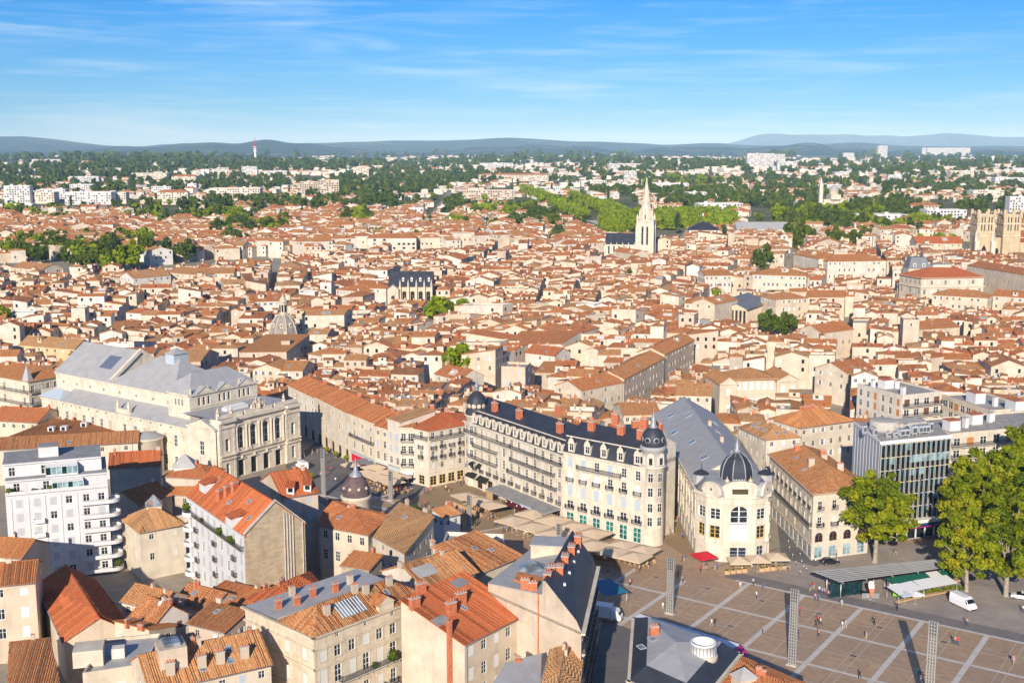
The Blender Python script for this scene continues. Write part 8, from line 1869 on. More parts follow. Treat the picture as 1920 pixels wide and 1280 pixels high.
WALK=[(1182,1062,"blue"),(1216,1066,"black"),(1199,1072,"beige"),(1181,1098,"pink"),(1140,1080,"black"),(1146,1100,"black"),(1278,1053,"black"),(1283,1052,"blue"),(1271,1083,"black"),(1313,1072,"red"),(1324,1067,"black"),(1341,1068,"blue"),(1344,1068,"blue"),(1412,1097,"light blue"),(1388,1104,"white"),(1418,1122,"white"),(1430,1107,"blue"),(1243,1143,"white"),(1280,1092,"grey"),(1334,1174,"white"),(1340,1173,"black"),(1430,1187,"grey"),(1528,1126,"pink"),(1534,1127,"blue"),(1499,1152,"red"),(1533,1168,"red"),(1538,1172,"white"),(1530,1176,"black"),(1535,1194,"pink"),(1498,1197,"blue"),(1578,1137,"light blue"),(1579,1178,"white"),(1585,1177,"beige"),(1624,1198,"grey"),(1639,1171,"black"),(1682,1144,"black"),(1612,1272,"black"),(1730,1278,"red"),(1726,1281,"light blue"),(1813,1172,"pink"),(1790,1207,"pink"),(1796,1209,"red"),(1788,1206,"black"),(1900,1244,"pink"),(1918,1148,"white"),(1536,1112,"white"),(1541,1114,"light blue"),(1545,1115,"pink"),(1553,1120,"pink"),(1525,1105,"red"),(1519,1108,"blue"),(1679,1040,"black"),(1568,1044,"pink"),(1529,1058,"white"),(1500,1018,"red"),(1478,1004,"black"),(1467,985,"white"),(1515,1030,"white"),
        (586,852,"green"),(595,851,"pink"),(570,858,"white"),(616,868,"blue"),(620,884,"red"),(629,905,"white"),(612,893,"red"),(601,895,"white"),(639,920,"black"),(796,925,"blue"),(802,926,"red"),(808,921,"red"),(797,949,"red"),(792,955,"black"),(805,958,"grey"),(836,920,"white"),(842,923,"black"),(853,908,"red"),(866,902,"beige"),(864,912,"black"),(793,906,"red"),(822,896,"red"),(826,897,"black"),(895,985,"green"),(892,987,"black"),(868,964,"blue"),(873,965,"red"),(927,985,"red"),(930,986,"pink"),(950,998,"blue"),(944,999,"black"),(1010,1001,"black"),(1266,985,"white"),(1260,990,"black"),(1270,978,"red"),(1256,1000,"black"),(1262,1003,"white"),(1280,1010,"blue")]
pc={}
PZ=[("the tall mast by the street corner",(1255,1150)),("the middle mast of the square",(1485,1248)),("the mast at lower right",(1740,1330)),("the tram shelter",(1560,1115)),("the red parasol",(1320,1045)),("the fountain",(845,960)),("the mast before the opera",(607,930)),("the large parasol terrace",(1060,1020)),("the white van",(1812,1135)),("the left parasol terrace",(730,905)),("the domed corner building",(1400,1062))]
for px_,py_,sh in WALK:
    x,y=P(px_,py_); best=min(PZ,key=lambda q: math.hypot(P(*q[1])[0]-x,P(*q[1])[1]-y)); key=(sh,best[0]); pc[key]=pc.get(key,-1)+1
    qx=best[1][0]; sd="left of" if px_<qx else "right of"
    legs=RP.choice(list(LG)[:3]); person(x,y,sh,"person in %s top, %s such, %s %s"%(sh,FST[pc[key]],sd,best[0]),"people walking on the square",None,legs)
# ------------------------------------------------------------------ parasols, tables, chairs
def parasol_parts(w_,mat,h=2.9,rise=.85):
    def f():
        mb=MB(); a=w_/2; q=[(-a,-a),(a,-a),(a,a),(-a,a)]
        for i in range(4): e,g_=q[i],q[(i+1)%4]; mb.slab([(*e,h),(*g_,h),(0,0,h+rise)],.03); mb.face([(*e,h-.25),(*g_,h-.25),(*g_,h),(*e,h)])
        return mb.mesh("canopy",[mat])
    def p():
        mb=MB(); mb.tube([(0,0,0,.05),(0,0,h+.5,.04)],6); mb.box(-.35,.35,-.35,.35,0,.1,0); return mb.mesh("pole",["pale_steel"])
    return cached(("pc",w_,mat,h,rise),f),cached(("pp",h),p)
PARN={}
def parasol(x,y,rz,lb,grp,w_=4.,mat="parasol",h=2.9,rise=.85):
    PARN[lb]=PARN.get(lb,0)+1; wd_=FST[PARN[lb]-1]
    t=thing("parasol","%s, %s from the left"%(lb,wd_),"parasol",(x,y,.05),rz,grp); c,p_=parasol_parts(w_,mat,h,rise); add("canopy",c,t); add("pole",p_,t); return t
def table_m():
    def f(): mb=MB(); mb.lathe([(.36,.70),(.36,.74),(.01,.74)],10); mb.tube([(0,0,0,.03),(0,0,.7,.03)],5); mb.lathe([(.22,0),(.2,.04),(.01,.05)],8); return mb.mesh("cafe_table",["wood"])
    return cached("tab",f)
def chair_m():
    def f():
        mb=MB(); mb.box(-.2,.2,-.2,.2,.42,.46,0,True); mb.box(-.2,.2,.17,.21,.46,.86,0,True)
        for sx in(-.18,.18):
            for sy in(-.18,.18): mb.box(sx-.02,sx+.02,sy-.02,sy+.02,0,.42,0)
        return mb.mesh("cafe_chair",["wood"])
    return cached("chr",f)
def terrace(cx,cy,d,nx,ny,sp,where,occ=.6):
    for i in range(nx):
        for j in range(ny):
            x,y=lx((cx,cy),d,(i-(nx-1)/2)*sp+RP.uniform(-.2,.2),(j-(ny-1)/2)*sp+RP.uniform(-.2,.2))
            tag(add("cafe_table",table_m(),None,(x,y,.05)),"small round café table %s"%where,"table","café tables "+where)
            for k_ in range(2):
                a=RP.random()*6.28; qx,qy=x+.62*math.cos(a+k_*3),y+.62*math.sin(a+k_*3); rz=a+k_*3-math.pi/2
                tag(add("cafe_chair",chair_m(),None,(qx,qy,.05),rz),"small wooden café chair %s"%where,"chair","café chairs "+where)
                if RP.random()<occ:
                    sh=RP.choice(list(SH)); person(qx,qy,sh,"seated guest in %s top %s"%(sh,where),"guests seated "+where,'sit',None,.06,rz)
dA=((B0[0]-A0[0])/44.8,(B0[1]-A0[1])/44.8); dB=((B1[0]-B0[0])/23.4,(B1[1]-B0[1])/23.4)
def along(px,py,z=2.9): return P(px,py,z)
# two long rows before the mansard blocks
for r_,pts in((0,[(1000,962),(1037,974),(1077,987),(1113,999)]),(1,[(962,975),(1000,987),(1040,1000),(1078,1011),(1113,1021)])):
    for q in pts: x,y=along(*q); parasol(x,y,math.atan2(dA[1],dA[0])+.25,"cream square parasol in the %s row before the mansard blocks"%("rear","front")[r_],"cream parasols before the mansard blocks",6.6)
for q in((1166,1021),(1206,1030),(1150,1034),(1190,1043)): x,y=along(*q); parasol(x,y,math.atan2(dB[1],dB[0])+.05,"cream square parasol of the separate group before the corner turret","cream parasols before the corner turret",5.9)
for q in((872,929),(897,937),(922,946)): x,y=along(*q); parasol(x,y,math.atan2(dA[1],dA[0]),"cream square parasol over the planked café pen by the fountain","cream parasols over the planked pen",5.6,"parasol",2.9,.7)
for q in((700,876),(722,886),(747,893),(688,886),(711,894),(735,902)): x,y=along(*q); parasol(x,y,math.atan2(-46,34),"cream square parasol on the left terrace below the terraced houses","cream parasols on the left terrace",5.4)
x,y=along(657,871); parasol(x,y,.6,"single cream parasol set apart left of the terrace","cream parasols on the left terrace",4.2)
for q in((684,864),(700,868)): x,y=along(*q); parasol(x,y,-.9,"dark grey parasol behind the left terrace","grey parasols on the left terrace",4.6,"grey_cloth")
for q in((1385,1050),(1421,1047),(1457,1043)): x,y=along(*q); parasol(x,y,.03,"cream square parasol before the domed corner building","cream parasols before the domed corner building",4.6)
x,y=along(1320,1041); parasol(x,y,.4,"bright red parasol at the corner of the domed building",None,4.4,"red_cloth")
for i,q in enumerate(((960,979),(970,984),(981,988),(990,992))): x,y=along(*q,2.5); parasol(x,y,.3,"small white parasol at the left end of the front row","small white parasols",2.1,"white_cloth",2.4,.35)
x,y=P(1045,1012); terrace(x,y-2,dA,12,4,2.3,"under the long parasol rows",.62)
x,y=P(1010,1000); terrace(x,y,dA,6,2,2.3,"at the rear of the long parasol rows",.5)
x,y=P(1180,1050); terrace(x,y,dB,6,3,2.0,"before the corner turret",.75)
x,y=P(900,962); terrace(x,y,dA,6,2,2.2,"inside the planked pen",.5)
x,y=P(722,915); terrace(x,y,(.59,-.8),8,4,2.0,"on the left terrace",.8)
x,y=P(1425,1066); terrace(x,y,(1,0),7,2,1.8,"before the domed corner building",.65)
def fence_panel(p,q,n,lb,grp,mat="wood",h=1.1):
    for i in range(n):
        a,b_=lerp(P(*p),P(*q),(i+.03)/n),lerp(P(*p),P(*q),(i+.97)/n); mb=MB(); l_=math.hypot(b_[0]-a[0],b_[1]-a[1]); mb.box(0,l_,-.05,.05,.08,h,0,True); mb.box(.0,.08,-.09,.09,0,h+.05,0,True); mb.box(l_-.08,l_,-.09,.09,0,h+.05,0,True); mb.box(.1,l_-.1,-.07,.07,h*.45,h*.52,0)
        tag(mb.build("screen_panel",[mat],None,(a[0],a[1],.05),math.atan2(b_[1]-a[1],b_[0]-a[0])),"%s, %s from the left"%(lb,FST[i]),"screen",grp)
fence_panel((850,948),(905,971),7,"waist-high wooden screen panel along the front of the café pen","screens of the café pen"); fence_panel((907,971),(932,958),4,"waist-high wooden screen panel on the right side of the café pen","screens of the café pen")
def planter(px,py,lb,w_=1.1):
    x,y=P(px,py); t=thing("planter",lb,"planter",(x,y,.05),.03,"square planters before the domed corner building"); mb=MB(); mb.box(-w_/2,w_/2,-.3,.3,0,.8,0,True); mb.build("box",["wood"],t); o=add("shrub",cached("shrub",lambda: None),t,(0,0,.6)); o.scale=(.35,.25,.25)
for i,x_ in enumerate((1363,1374,1385,1396,1428,1438,1449,1460,1471)): planter(x_,1076-i*1.2,"square cream planter before the domed building, %s from left"%FST[i])
# ------------------------------------------------------------------ awnings and canopies on the facades
def awning(b,A,B,f0,f1,z,d,drop,mat,name="awning"):
    a,c=lerp(A,B,f0),lerp(A,B,f1); l_=math.hypot(c[0]-a[0],c[1]-a[1]); mb=MB(); mb.slab([(0,-d,-drop),(l_,-d,-drop),(l_,0,0),(0,0,0)],.05); mb.face([(0,-d-.01,-drop-.3),(l_,-d-.01,-drop-.3),(l_,-d-.01,-drop),(0,-d-.01,-drop)])
    return mb.build(name,[mat],b.root,(a[0],a[1],z),math.atan2(c[1]-a[1],c[0]-a[0]))
for f0,f1 in((.05,.14),(.17,.27)): awning(bA,bA.A,bA.B,f0,f1,4.1,1.6,.9,"black_green_cloth")
for f0,f1 in((.07,.11),(.15,.19)): awning(bA,bA.A,bA.B,f0,f1,7.2,1.0,.9,"black_green_cloth")
a,c=lerp(bA.A,bA.B,.40),lerp(bA.A,bA.B,.98); l_=math.hypot(c[0]-a[0],c[1]-a[1]); mb=MB(); mb.slab([(0,-5.2,3.6),(l_,-5.2,3.6),(l_,0,4.0),(0,0,4.0)],.3)
for i in range(5): mb.box(.3+(l_-.8)*i/4,.5+(l_-.8)*i/4,-4.9,-4.7,0,3.3,0)
o=mb.build("terrace_canopy",["roof_felt"],bA.root,(a[0],a[1],0),math.atan2(c[1]-a[1],c[0]-a[0])); mb=MB(); mb.box(l_*.36,l_-.2,-5.0,-4.85,1.6,3.3,0); mb.box(0,l_*.12,-4.9,-4.8,.1,3.2,1); mb.build("canopy_screen",["maroon_cloth","wood"],o)
mb=MB(); mb.box(l_*.62,l_*.8,-5.32,-5.22,3.3,3.75,0); mb.build("blue_sign",["grey_blue_paint"],o)
for i in range(8): mb=cached("globe",lambda: (lambda m_: (m_.lathe([(.02,-.2),(.16,-.12),(.2,0),(.16,.12),(.02,.2)],8),m_.mesh("globe_lamp",["white_paint"]))[1])(MB())); add("globe_lamp",mb,o,(l_*(.3+.09*i),-5.35,3.2-.4*(i%2)))
def shopfront(b,f0,f1,z0,z1,mat,nm="shop_sign",off=.12):
    A_,B_=b.p[0],b.p[1]; a,c=lerp(A_,B_,f0),lerp(A_,B_,f1); mb=MB(); mb.ebox(a,c,z0,z1,0,off); mb.build(nm,[mat],b.root)
shopfront(ROWH[2],.03,.97,3.2,4.2,"grey_paint"); shopfront(ROWH[2],.05,.5,.9,3.1,"red_cloth","shop_panel",.16); shopfront(ROWH[3],.05,.95,3.9,4.6,"white_paint"); shopfront(ROWH[3],.05,.95,.3,3.6,"navy","shop_panel",.16); shopfront(ROWH[4],.04,.96,3.0,4.3,"grey_blue_paint")
awning(ROWH[3],ROWH[3].p[0],ROWH[3].p[1],.05,.95,3.4,3.2,.7,"parasol"); awning(ROWH[4],ROWH[4].p[0],ROWH[4].p[1],.05,.95,3.2,3.4,.7,"parasol")
awning(b_:=ROWH[5],b_.p[0],b_.p[1],.1,.9,3.4,.8,.4,"white_cloth")
# teal tent beside the slate mansard and a few tables in its shade
x,y=P(1140,1102,3); t=thing("teal_tent","square teal canopy on poles beside the slate mansard house","canopy",(x,y,.04),.5); mb=MB()
mb.slab([(-2.6,-3.4,2.9),(2.6,-3.4,2.9),(2.6,3.4,3.4),(-2.6,3.4,3.4)],.06); mb.build("cloth",["blue_cloth"],t)
for sx in(-2.4,2.4):
    for sy in(-3.2,3.2): mb=MB(); mb.tube([(sx,sy,0,.05),(sx,sy,3.05,.05)],6); mb.build("pole",["steel"],t)
# ------------------------------------------------------------------ lattice light masts
def mast(px,py,h,lb,w_=1.0):
    x,y=P(px,py); t=thing("light_mast",lb,"light mast",(x,y,.03),-.6,"lattice light masts on the square"); mb=MB(); a=w_/2
    n=4
    for i in range(n): xx=-a+w_*i/(n-1); mb.box(xx-.07,xx+.07,-.22,.22,0,h,0,True)
    mb.build("upright_bars",["pale_steel"],t); mb=MB()
    for z in[h*.02+i*(h/int(h/.55))for i in range(int(h/.55))]: mb.box(-a,a,-.16,.16,z,z+.1,0,True)
    mb.build("rungs",["pale_steel"],t); mb=MB()
    for r_ in range(4):
        for c_ in range(3): mb.box(-a+.1+w_*.32*c_,-a+.1+w_*.32*c_+.22,-.34,-.2,h-.5-r_*.6,h-.15-r_*.6,0,True)
    mb.build("lamps",["lead"],t)["kind"]="stuff"; mb=MB(); mb.box(-a-.3,a+.3,-.5,.5,0,.25,0); mb.build("base",["concrete"],t)
for px_,py_,h,lb,w_ in((1256,1150,11.4,"lattice light mast near the corner turret's parasols",1.25),(1485,1247,14.2,"lattice light mast in the middle of the paved square",1.3),(1741,1332,15.4,"lattice light mast at lower right of the square",1.3),(607,930,12.8,"lattice light mast in front of the opera house",1.1),(733,938,7.8,"slim lattice light mast left of the fountain",1.0),(880,988,8,"slim lattice light mast before the planked café pen",1.0),(1048,1046,8,"slim lattice light mast before the long parasol rows",1.0)): mast(px_,py_,h,lb,w_)
# ------------------------------------------------------------------ fountain with statues, shrubs, topiary
x,y=P(838,972); t=thing("fountain","dark stone fountain with grouped statues beyond the white hut","fountain",(x,y,.04)); mb=MB(); mb.lathe([(3.6,0),(3.6,.6),(3.3,.65),(3.2,.4),(.1,.4)],24); mb.build("basin",["dark_stone"],t)
mb=MB(); rs=random.Random(2)
for i in range(9): a=i*.7; r_=rs.uniform(.2,1.3); mb.lathe([(.6,.2),(.5,rs.uniform(.9,1.8)),(.05,rs.uniform(2.0,2.6))],7,r_*math.cos(a),r_*math.sin(a))
mb.lathe([(.45,1.8),(.38,2.6),(.5,2.8)],10); mb.build("rockwork",["dark_stone"],t); mb=MB()
for i in range(3): a=i*2.1; mb.lathe([(.22,2.8),(.2,3.4),(.26,3.8),(.24,4.1),(.08,4.25),(.12,4.4),(.02,4.55)],8,.26*math.cos(a),.26*math.sin(a))
mb.build("statues",["statue_stone"],t)
for i,(px_,py_,r_)in enumerate(((826,978,1.6),(778,966,1.3),(784,972,1.2),(820,984,1.4),(860,992,.9))):
    x,y=P(px_,py_); t=thing("clipped_bush","dark clipped bush near the fountain, %s from the left"%["fourth","first","second","third","fifth"][i],"bush",(x,y,.02),0,"bushes round the fountain"); o=add("foliage",cached("bushd",lambda: leaf_blob(700,1,.12,"dark_leaf",5)),t); o.scale=(r_,r_,r_*1.1); mb=MB(); mb.tube([(0,0,0,.08),(0,0,1,.05)],5); mb.build("stem",["dark_bark"],t)
for i,(px_,py_)in enumerate(((613,850),(630,859),(649,866),(584,900))):
    x,y=P(px_,py_); t=thing("potted_topiary","round yellowish topiary in a dark pot by the arches, %s from left"%["second","third","fourth","first"][i],"potted plant",(x,y,.04),0,"topiary pots"); mb=MB(); mb.lathe([(.4,0),(.5,.7),(.45,.7),(.01,.65)],10); mb.build("pot",["dark_stone"],t); o=add("foliage",cached("bushb",lambda: leaf_blob(300,1,.16,"plane_leaf",6)),t,(0,0,.6)); o.scale=(.75,)*3
# ------------------------------------------------------------------ tram shelter with slatted roof
def shelter():
    z=4.0; cs=[P(*q,z)for q in((1521,1070),(1576,1091),(1690,1072),(1815,1058),(1800,1043))]; cx_,cy_=P(1640,1072,z)
    t=thing("tram_shelter","long low tram shelter with pale slatted roof beside the plane tree","shelter",(cx_,cy_,.03)); L_=[(q[0]-cx_,q[1]-cy_)for q in cs]
    # slats run the length of the roof
    a0,a1,b0,b1=L_[0],L_[4],L_[1],L_[3]; n=7
    for i in range(n):
        f=(i+.2)/n; g_=(i+.68)/n
        p0,p1=lerp(a0,b0,f),lerp(a1,b1,f); q0,q1=lerp(a0,b0,g_),lerp(a1,b1,g_)
        p1=lerp(p0,p1,1.0); mb=MB(); mb.slab([(*q0,4.0),(*q1,4.0),(*p1,4.04),(*p0,4.04)],.1); mb.build("slat",["louvre"],t)
    mb=MB()
    for f in(0.02,.2,.4,.6,.8,.98): p0,p1=lerp(a0,a1,f),lerp(b0,b1,f); mb.slab([(p0[0]-.12,p0[1],3.95),(p1[0]-.12,p1[1],3.85),(p1[0]+.12,p1[1],3.85),(p0[0]+.12,p0[1],3.95)],.3)
    mb.build("rafters",["steel"],t)
    mb=MB(); mb.slab([(*b0,3.66),(*b1,3.66),(*a1,3.66),(*a0,3.66)],.06); mb.build("gap_shade_sheet",["black"],t)  # added black sheet: paints the shade seen between the slats
    for f in(.06,.3,.55,.8):
        for g_ in(.25,.75): c=lerp(lerp(a0,a1,f),lerp(b0,b1,f),g_); mb=MB(); mb.tube([(c[0],c[1],0,.1),(c[0],c[1],3.8,.1)],8); mb.build("column",["steel"],t)
    mb=MB()
    for i in range(6): c=lerp(lerp(a0,b0,.75),lerp(lerp(a0,a1,.2),lerp(b0,b1,.2),.75),i/5); mb.box(c[0]-.5,c[0]+.5,c[1]-.03,c[1]+.03,.1,3.2,0,True)
    mb.build("glass_screen",["teal_glass"],t)
    c=lerp(b0,b1,.45); mb=MB(); mb.box(c[0]-1.6,c[0]+1.6,c[1]+1,c[1]+2.4,0,2.6,0); mb.box(c[0]-1.4,c[0]-.1,c[1]+.93,c[1]+.99,.6,2.4,1); mb.box(c[0]+.2,c[0]+1.4,c[1]+.93,c[1]+.99,1.6,2.4,2); mb.build("news_stand",["grey_paint","white_paint","tram_blue"],t)
    # stair down to the underpass
    c=lerp(b0,b1,.2); mb=MB(); mb.box(c[0]-1,c[0]+2.6,c[1]-.4,c[1]-.3,0,1.0,0); mb.slab([(c[0]-1,c[1]-.2,1.1),(c[0]+2.8,c[1]-.2,.2),(c[0]+2.8,c[1]+1.4,.2),(c[0]-1,c[1]+1.4,1.1)],.1,1); mb.build("stair_rail",["steel","black"],t)
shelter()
# market stall awnings with flowers and crates
def stall(p0,p1,d_,mat,lb,z=2.7):
    a,c=P(*p0,z),P(*p1,z); l_=math.hypot(c[0]-a[0],c[1]-a[1]); t=thing("market_stall",lb,"market stall",(a[0],a[1],.03),math.atan2(c[1]-a[1],c[0]-a[0]),"market stalls under the plane trees")
    mb=MB(); mb.slab([(0,0,z-.25),(l_,0,z-.25),(l_,d_,z+.3),(0,d_,z+.3)],.05); mb.build("awning",[mat],t)
    for x in(0.1,l_-.1):
        for y_ in(.1,d_-.1): mb=MB(); mb.tube([(x,y_,0,.04),(x,y_,z-.2,.04)],5); mb.build("pole",["steel"],t)
    mb=MB(); mb.box(.2,l_-.2,.3,1.2,.5,.75,0,True); mb.build("counter",["wood"],t)
stall((1686,1112),(1733,1101),3.4,"white_cloth","cream market awning at the left front, with flowers"); stall((1733,1101),(1796,1090),3.4,"white_cloth","long cream market awning right of the first, under the tree"); stall((1674,1092),(1710,1086),2.6,"green_cloth","left dark green market awning beside the shelter"); stall((1712,1086),(1744,1080),2.6,"green_cloth","middle green market awning"); stall((1746,1080),(1768,1077),2.6,"white_cloth","small white panel awning between the green ones"); stall((1770,1077),(1806,1071),2.6,"green_cloth","right dark green market awning in tree shade")
for i,(px_,py_,mat,nm)in enumerate(((1696,1111,"grey_blue_paint","bluish"),(1716,1111,"white_cloth","white"))): x,y=P(px_,py_,2.3); parasol(x,y,.3,"low %s parasol before the market awnings"%nm,"small market parasols",2.6,mat,2.2,.45)
rs=random.Random(9)
for i in range(26):
    px_=1688+i*4.6+rs.uniform(-2,2); x,y=P(px_,1121-(px_-1688)*.12+rs.uniform(-2,3)); t=thing("flower_bucket","bucket of plants in the flower market row, %s from left"%FST[i],"flower bucket",(x,y,.03),0,"flower buckets of the market"); mb=cached("bk",lambda: (lambda m_: (m_.lathe([(.16,0),(.22,.4),(.01,.38)],8),m_.mesh("bucket",["lead"]))[1])(MB())); add("bucket",mb,t); o=add("flowers",cached(("fl",i%3),lambda: leaf_blob(120,1,.2,("bright_leaf","green_leaf","plane_leaf")[i%3],i)),t,(0,0,.3)); o.scale=(.45,.45,.45)
x,y=P(1686,1122); t=thing("green_cart","bright green market handcart beside the flower stalls","cart",(x,y,.03),-.5); mb=MB(); mb.box(-1.2,1.2,-.5,.5,.6,1.1,0,True); mb.slab([(-1.2,-.5,1.1),(-.2,-.5,1.1),(-.6,.5,2.2),(-1.6,.5,2.2)],.06); mb.build("tray",["bright_green"],t); mb=MB()
for s_ in(-.55,.55):
    m2=MB(); m2.lathe([(.3,-.05),(.35,0),(.3,.05)],12); q_=m2.build("wheel",["rubber"],t,(0,s_,.35)); q_.rotation_euler=(math.pi/2,0,0)
# teardrop banner: white head, orange tail
x,y=P(1634,1124); t=thing("teardrop_banner","orange and white teardrop banner standing before the tram shelter","banner",(x,y,.03),.1); mb=MB(); mb.tube([(0,0,0,.04),(-.1,0,2,.035),(-.5,0,3.6,.03)],6); mb.lathe([(.35,0),(.3,.08),(.01,.1)],8); mb.build("pole",["steel"],t)
pr=[(0,.3),(.35,1.2),(.55,2.2),(.45,3.2),(.1,3.9),(-.45,4.0),(-.8,3.6),(-.75,2.8),(-.45,1.6),(-.1,.6)]; mb=MB()
for lo_,hi_,m in((0,2.4,0),(2.4,9,1)):
    def clip(p,z,keep_below):
        o_=[]
        for i in range(len(p)):
            a,b__=p[i-1],p[i]; ia,ib=(a[1]<=z)==keep_below,(b__[1]<=z)==keep_below
            if ia!=ib: f=(z-a[1])/(b__[1]-a[1]); o_.append(lerp(a,b__,f))
            if ib: o_.append(b__)
        return o_
    q=clip(pr,2.4,m==0); mb.face([(a,-.02,z)for a,z in q],m); mb.face([(a,.02,z)for a,z in reversed(q)],m)
mb.build("banner_cloth",["terracotta_pot","white_cloth"],t)
# bollards along the street beside the domed building
BO=[(1466,960),(1470,975),(1476,990),(1482,1003),(1488,1016),(1494,1030),(1500,1044),(1503,1058),(1507,1068),(1500,1078),(1512,1072),(1543,1060),(1556,1058),(1570,1056),(1480,1032),(1486,1046),(1478,1020),(1492,1060),(1508,1000),(1516,1014),(1524,1028),(1532,1040)]
for i,q in enumerate(BO):
    x,y=P(*q); t=thing("bollard","white-capped bollard by the domed building, %s from the back"%(["first"]+[ordn(k_).replace(" nearest","")for k_ in range(1,30)])[i],"bollard",(x,y,.03),0,"bollards beside the domed building"); mb=cached("bo1",lambda: (lambda m_: (m_.lathe([(.12,0),(.10,.7),(.02,.72)],8),m_.mesh("post",["lead"]))[1])(MB())); add("post",mb,t); mb=cached("bo2",lambda: (lambda m_: (m_.lathe([(.05,.7),(.11,.76),(.14,.86),(.1,.96),(.02,1.0)],10),m_.mesh("cap",["pale_paint"]))[1])(MB())); add("cap",mb,t)
# ------------------------------------------------------------------ vehicles
def wheels(t,xs,yw,r=.33):
    for x in xs:
        for s_ in(-1,1):
            mb=cached(("wh",r),lambda: (lambda m_: (m_.lathe([(.02,-.11),(r*.6,-.11),(r,-.08),(r,.08),(r*.6,.11),(.02,.11)],16),m_.mesh("wheel",["rubber"]))[1])(MB())); o=add("wheel",mb,t,(x,s_*yw,r)); o.rotation_euler=(math.pi/2,0,0)
            rm=cached(("rim",r),lambda: (lambda m_: (m_.lathe([(r*.58,.112),(r*.3,.125),(.02,.125)],12),m_.lathe([(.02,-.125),(r*.3,-.125),(r*.58,-.112)],12),m_.mesh("rim",["car_silver"]))[2])(MB())); add("rim",rm,o)
def loft(secs,mat,name,t,mats=None):
    """body from cross-sections: x, half width, z0, z1, top half width"""
    mb=MB(); rings=[]
    for(x,hw,z0,z1,tw)in secs: rings.append([(x,-hw,z0),(x,hw,z0),(x,hw*1.02,z0+(z1-z0)*.55),(x,tw,z1),(x,-tw,z1),(x,-hw*1.02,z0+(z1-z0)*.55)])
    for a,c in zip(rings,rings[1:]):
        for i in range(6): j=(i+1)%6; mb.face([a[i],c[i],c[j],a[j]])
    mb.face(rings[0][::1]); mb.face(rings[-1][::-1]); return mb.build(name,[mat],t)
def glassq(t,pts,nm="window"): mb=MB(); mb.face(pts); return mb.build(nm,["dark_glass"],t)
def van(px,py,rz,lb,col_="car_white",s=1.):
    x,y=P(px,py); t=thing("van",lb,"van",(x,y,.03),rz); t.scale=(s,)*3
    loft([(-2.9,.95,.45,2.35,.86),(-2.85,.98,.4,2.5,.88),(1.0,.98,.4,2.5,.88),(1.55,.97,.4,2.3,.84),(2.15,.96,.4,1.45,.88),(2.75,.9,.42,1.15,.78),(2.9,.8,.5,.95,.7)],col_,"body",t)
    glassq(t,[(1.60,-.8,2.24),(2.12,-.86,1.52),(2.12,.86,1.52),(1.60,.8,2.24)][::-1],"windscreen")
    for s_ in(-1,1): q=[(1.0,s_*.965,1.5),(1.95,s_*.955,1.5),(1.5,s_*.91,2.15),(1.0,s_*.92,2.15)]; glassq(t,q if s_<0 else q[::-1],"side_window"); mb=MB(); mb.box(2.80,2.93,s_*.62-.14,s_*.62+.14,.78,.98,0); mb.build("headlight",["pale_glass"],t); mb=MB(); mb.box(1.7,1.85,s_*1.0-.1,s_*1.0+.1,1.45,1.75,0); mb.build("wing_mirror",["black"],t)
    mb=MB(); mb.box(2.72,2.96,-.85,.85,.4,.62,0,True); mb.build("bumper",["black"],t); wheels(t,(-1.9,1.9),.85)
    return t
def car(px,py,rz,lb,col_="car_white"):
    x,y=P(px,py); t=thing("car",lb,"car",(x,y,.03),rz)
    loft([(-2.05,.78,.45,.85,.7),(-1.95,.86,.35,.98,.8),(-1.0,.88,.3,1.0,.82),(.9,.88,.3,.98,.82),(1.8,.84,.32,.82,.74),(2.05,.7,.42,.7,.6)],col_,"body",t)
    loft([(-1.85,.78,.95,1.0,.74),(-1.35,.76,.95,1.42,.6),(.1,.76,.95,1.46,.6),(.95,.78,.95,.99,.74)],"dark_glass","cabin",t); mb=MB(); mb.box(-1.3,.1,-.6,.6,1.44,1.49,0,True); mb.build("roof_panel",[col_],t); wheels(t,(-1.3,1.3),.78,.31)
    for s_ in(-1,1): mb=MB(); mb.box(1.95,2.04,s_*.55-.15,s_*.55+.15,.58,.72,0); mb.build("headlight",["pale_glass"],t); mb=MB(); mb.box(-2.06,-1.98,s_*.6-.14,s_*.6+.14,.62,.8,0); mb.build("tail_light",["car_red"],t)
van(1806,1138,math.atan2(-1,.42),"white delivery van parked under the yellowing plane tree")
car(1915,1122,2.7,"white hatchback cut by the right edge of the esplanade"); van(566,878,2.2,"white van parked at the corner of the opera house","car_white",.9); car(1556,1057,.2,"small black car parked left of the tram shelter","car_dark")
# box truck and tram in the shaded street
x,y=P(1128,1160); t=thing("box_truck","white box truck half in shadow beside the slate mansard house","truck",(x,y,.03),-.35); mb=MB(); mb.box(-3.4,2.0,-1.15,1.15,.8,3.1,0,True); mb.build("cargo_box",["car_white"],t); loft([(2.1,1.05,.5,2.5,.98),(3.2,1.05,.5,2.4,.95),(3.9,1.02,.5,1.4,.95),(4.05,.95,.55,1.2,.9)],"car_white","cab",t); glassq(t,[(3.24,-.92,2.33),(3.84,-.95,1.5),(3.84,.95,1.5),(3.24,.92,2.33)][::-1],"windscreen"); wheels(t,(-2.2,3.0),1.0,.42)
a,c=P(1296,1185,3.3),P(1392,1214,3.3); dx,dy=c[0]-a[0],c[1]-a[1]; l_=math.hypot(dx,dy); t=thing("tram","white-roofed tram with dark sides and magenta front standing beside the square","tram",(c[0],c[1],.04),math.atan2(dy,dx)); mb=MB();
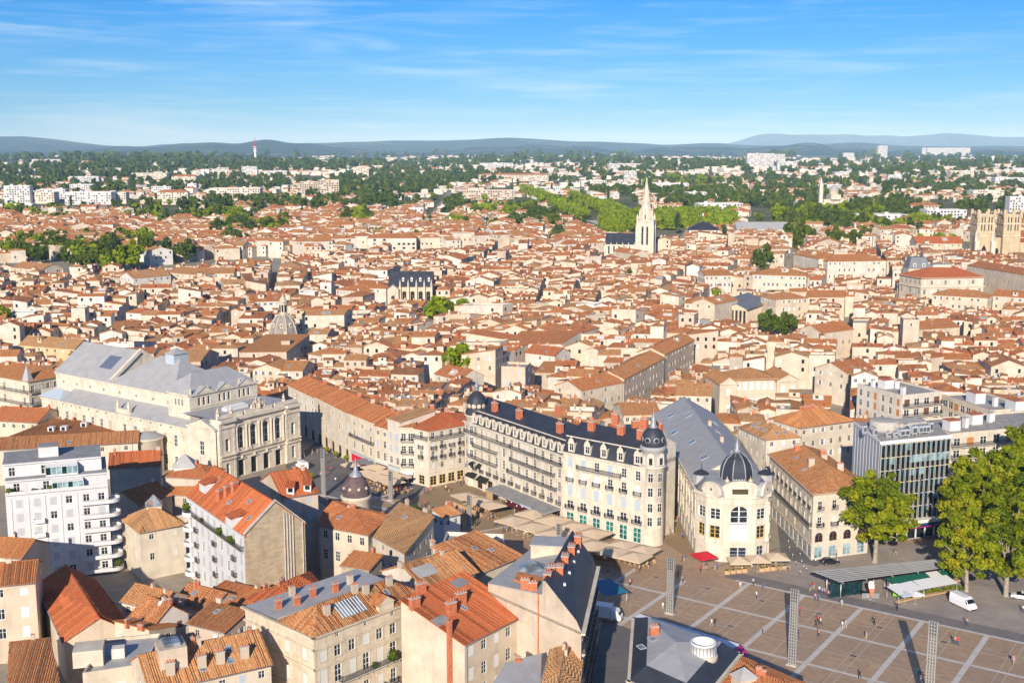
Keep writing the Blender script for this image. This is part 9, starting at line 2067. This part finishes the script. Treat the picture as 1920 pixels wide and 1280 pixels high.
mb.box(-l_-12,-1.2,-1.2,1.2,.4,3.0,0,True); mb.box(-l_-12,-1.3,-1.1,1.1,3.0,3.35,1,True); mb.build("body",["tram_blue","car_white"],t); loft([(-1.2,1.2,.4,3.0,1.1),(-.4,1.18,.4,2.9,1.0),(.5,1.05,.4,2.0,.95),(.8,.9,.5,1.2,.8)],"magenta","front",t)
for i in range(9): mb=MB(); x0_=-2.6-i*2.0; mb.box(x0_,x0_+1.6,-1.22,-1.2,1.4,2.6,0); mb.box(x0_,x0_+1.6,1.2,1.22,1.4,2.6,0); mb.build("window",["dark_glass"],t)
glassq(t,[(-.38,-.98,2.86),(.48,-.94,1.98),(.48,.94,1.98),(-.38,.98,2.86)][::-1],"windscreen")
# aerials and dishes on the nearer roofs
RA=random.Random(31); n_a=0
for b in HB+ROWH:
    if getattr(b,'rg',None)and b.roof_o:
        x,y,z=lerp(b.rg[0],b.rg[1],RA.random()); add("aerial",cached("aer",lambda: (lambda m_: (m_.tube([(0,0,0,.04),(0,0,2.6,.03)],4),m_.box(-.6,.6,-.02,.02,2.2,2.25,0),m_.box(-.5,.5,-.02,.02,2.45,2.5,0),m_.mesh("aerial",["steel"]))[3])(MB())),b.roof_o,(x,y,z),RA.random()*3)
# ------------------------------------------------------------------ haze: the air over town, suburbs and hills
mb = MB(); mb.box(-42000, 42000, -420, 61000, -4, 760, 0, True)
hz = mb.mesh("haze", []); hm = bpy.data.materials.new("haze_air"); hm.use_nodes = True; t_ = hm.node_tree; t_.nodes.remove(t_.nodes["Principled BSDF"])
pv = t_.nodes.new("ShaderNodeVolumePrincipled"); pv.inputs["Color"].default_value = (.42, .70, 1.0, 1); pv.inputs["Density"].default_value = 4.0e-5; pv.inputs["Absorption Color"].default_value = (.6, .6, .6, 1); pv.inputs["Anisotropy"].default_value = -.3
t_.links.new(pv.outputs[0], t_.nodes["Material Output"].inputs["Volume"]); hz.materials.append(hm)
o = add("haze", hz); o["kind"] = "stuff"; o["label"] = "thin blue summer haze over the town and hills"
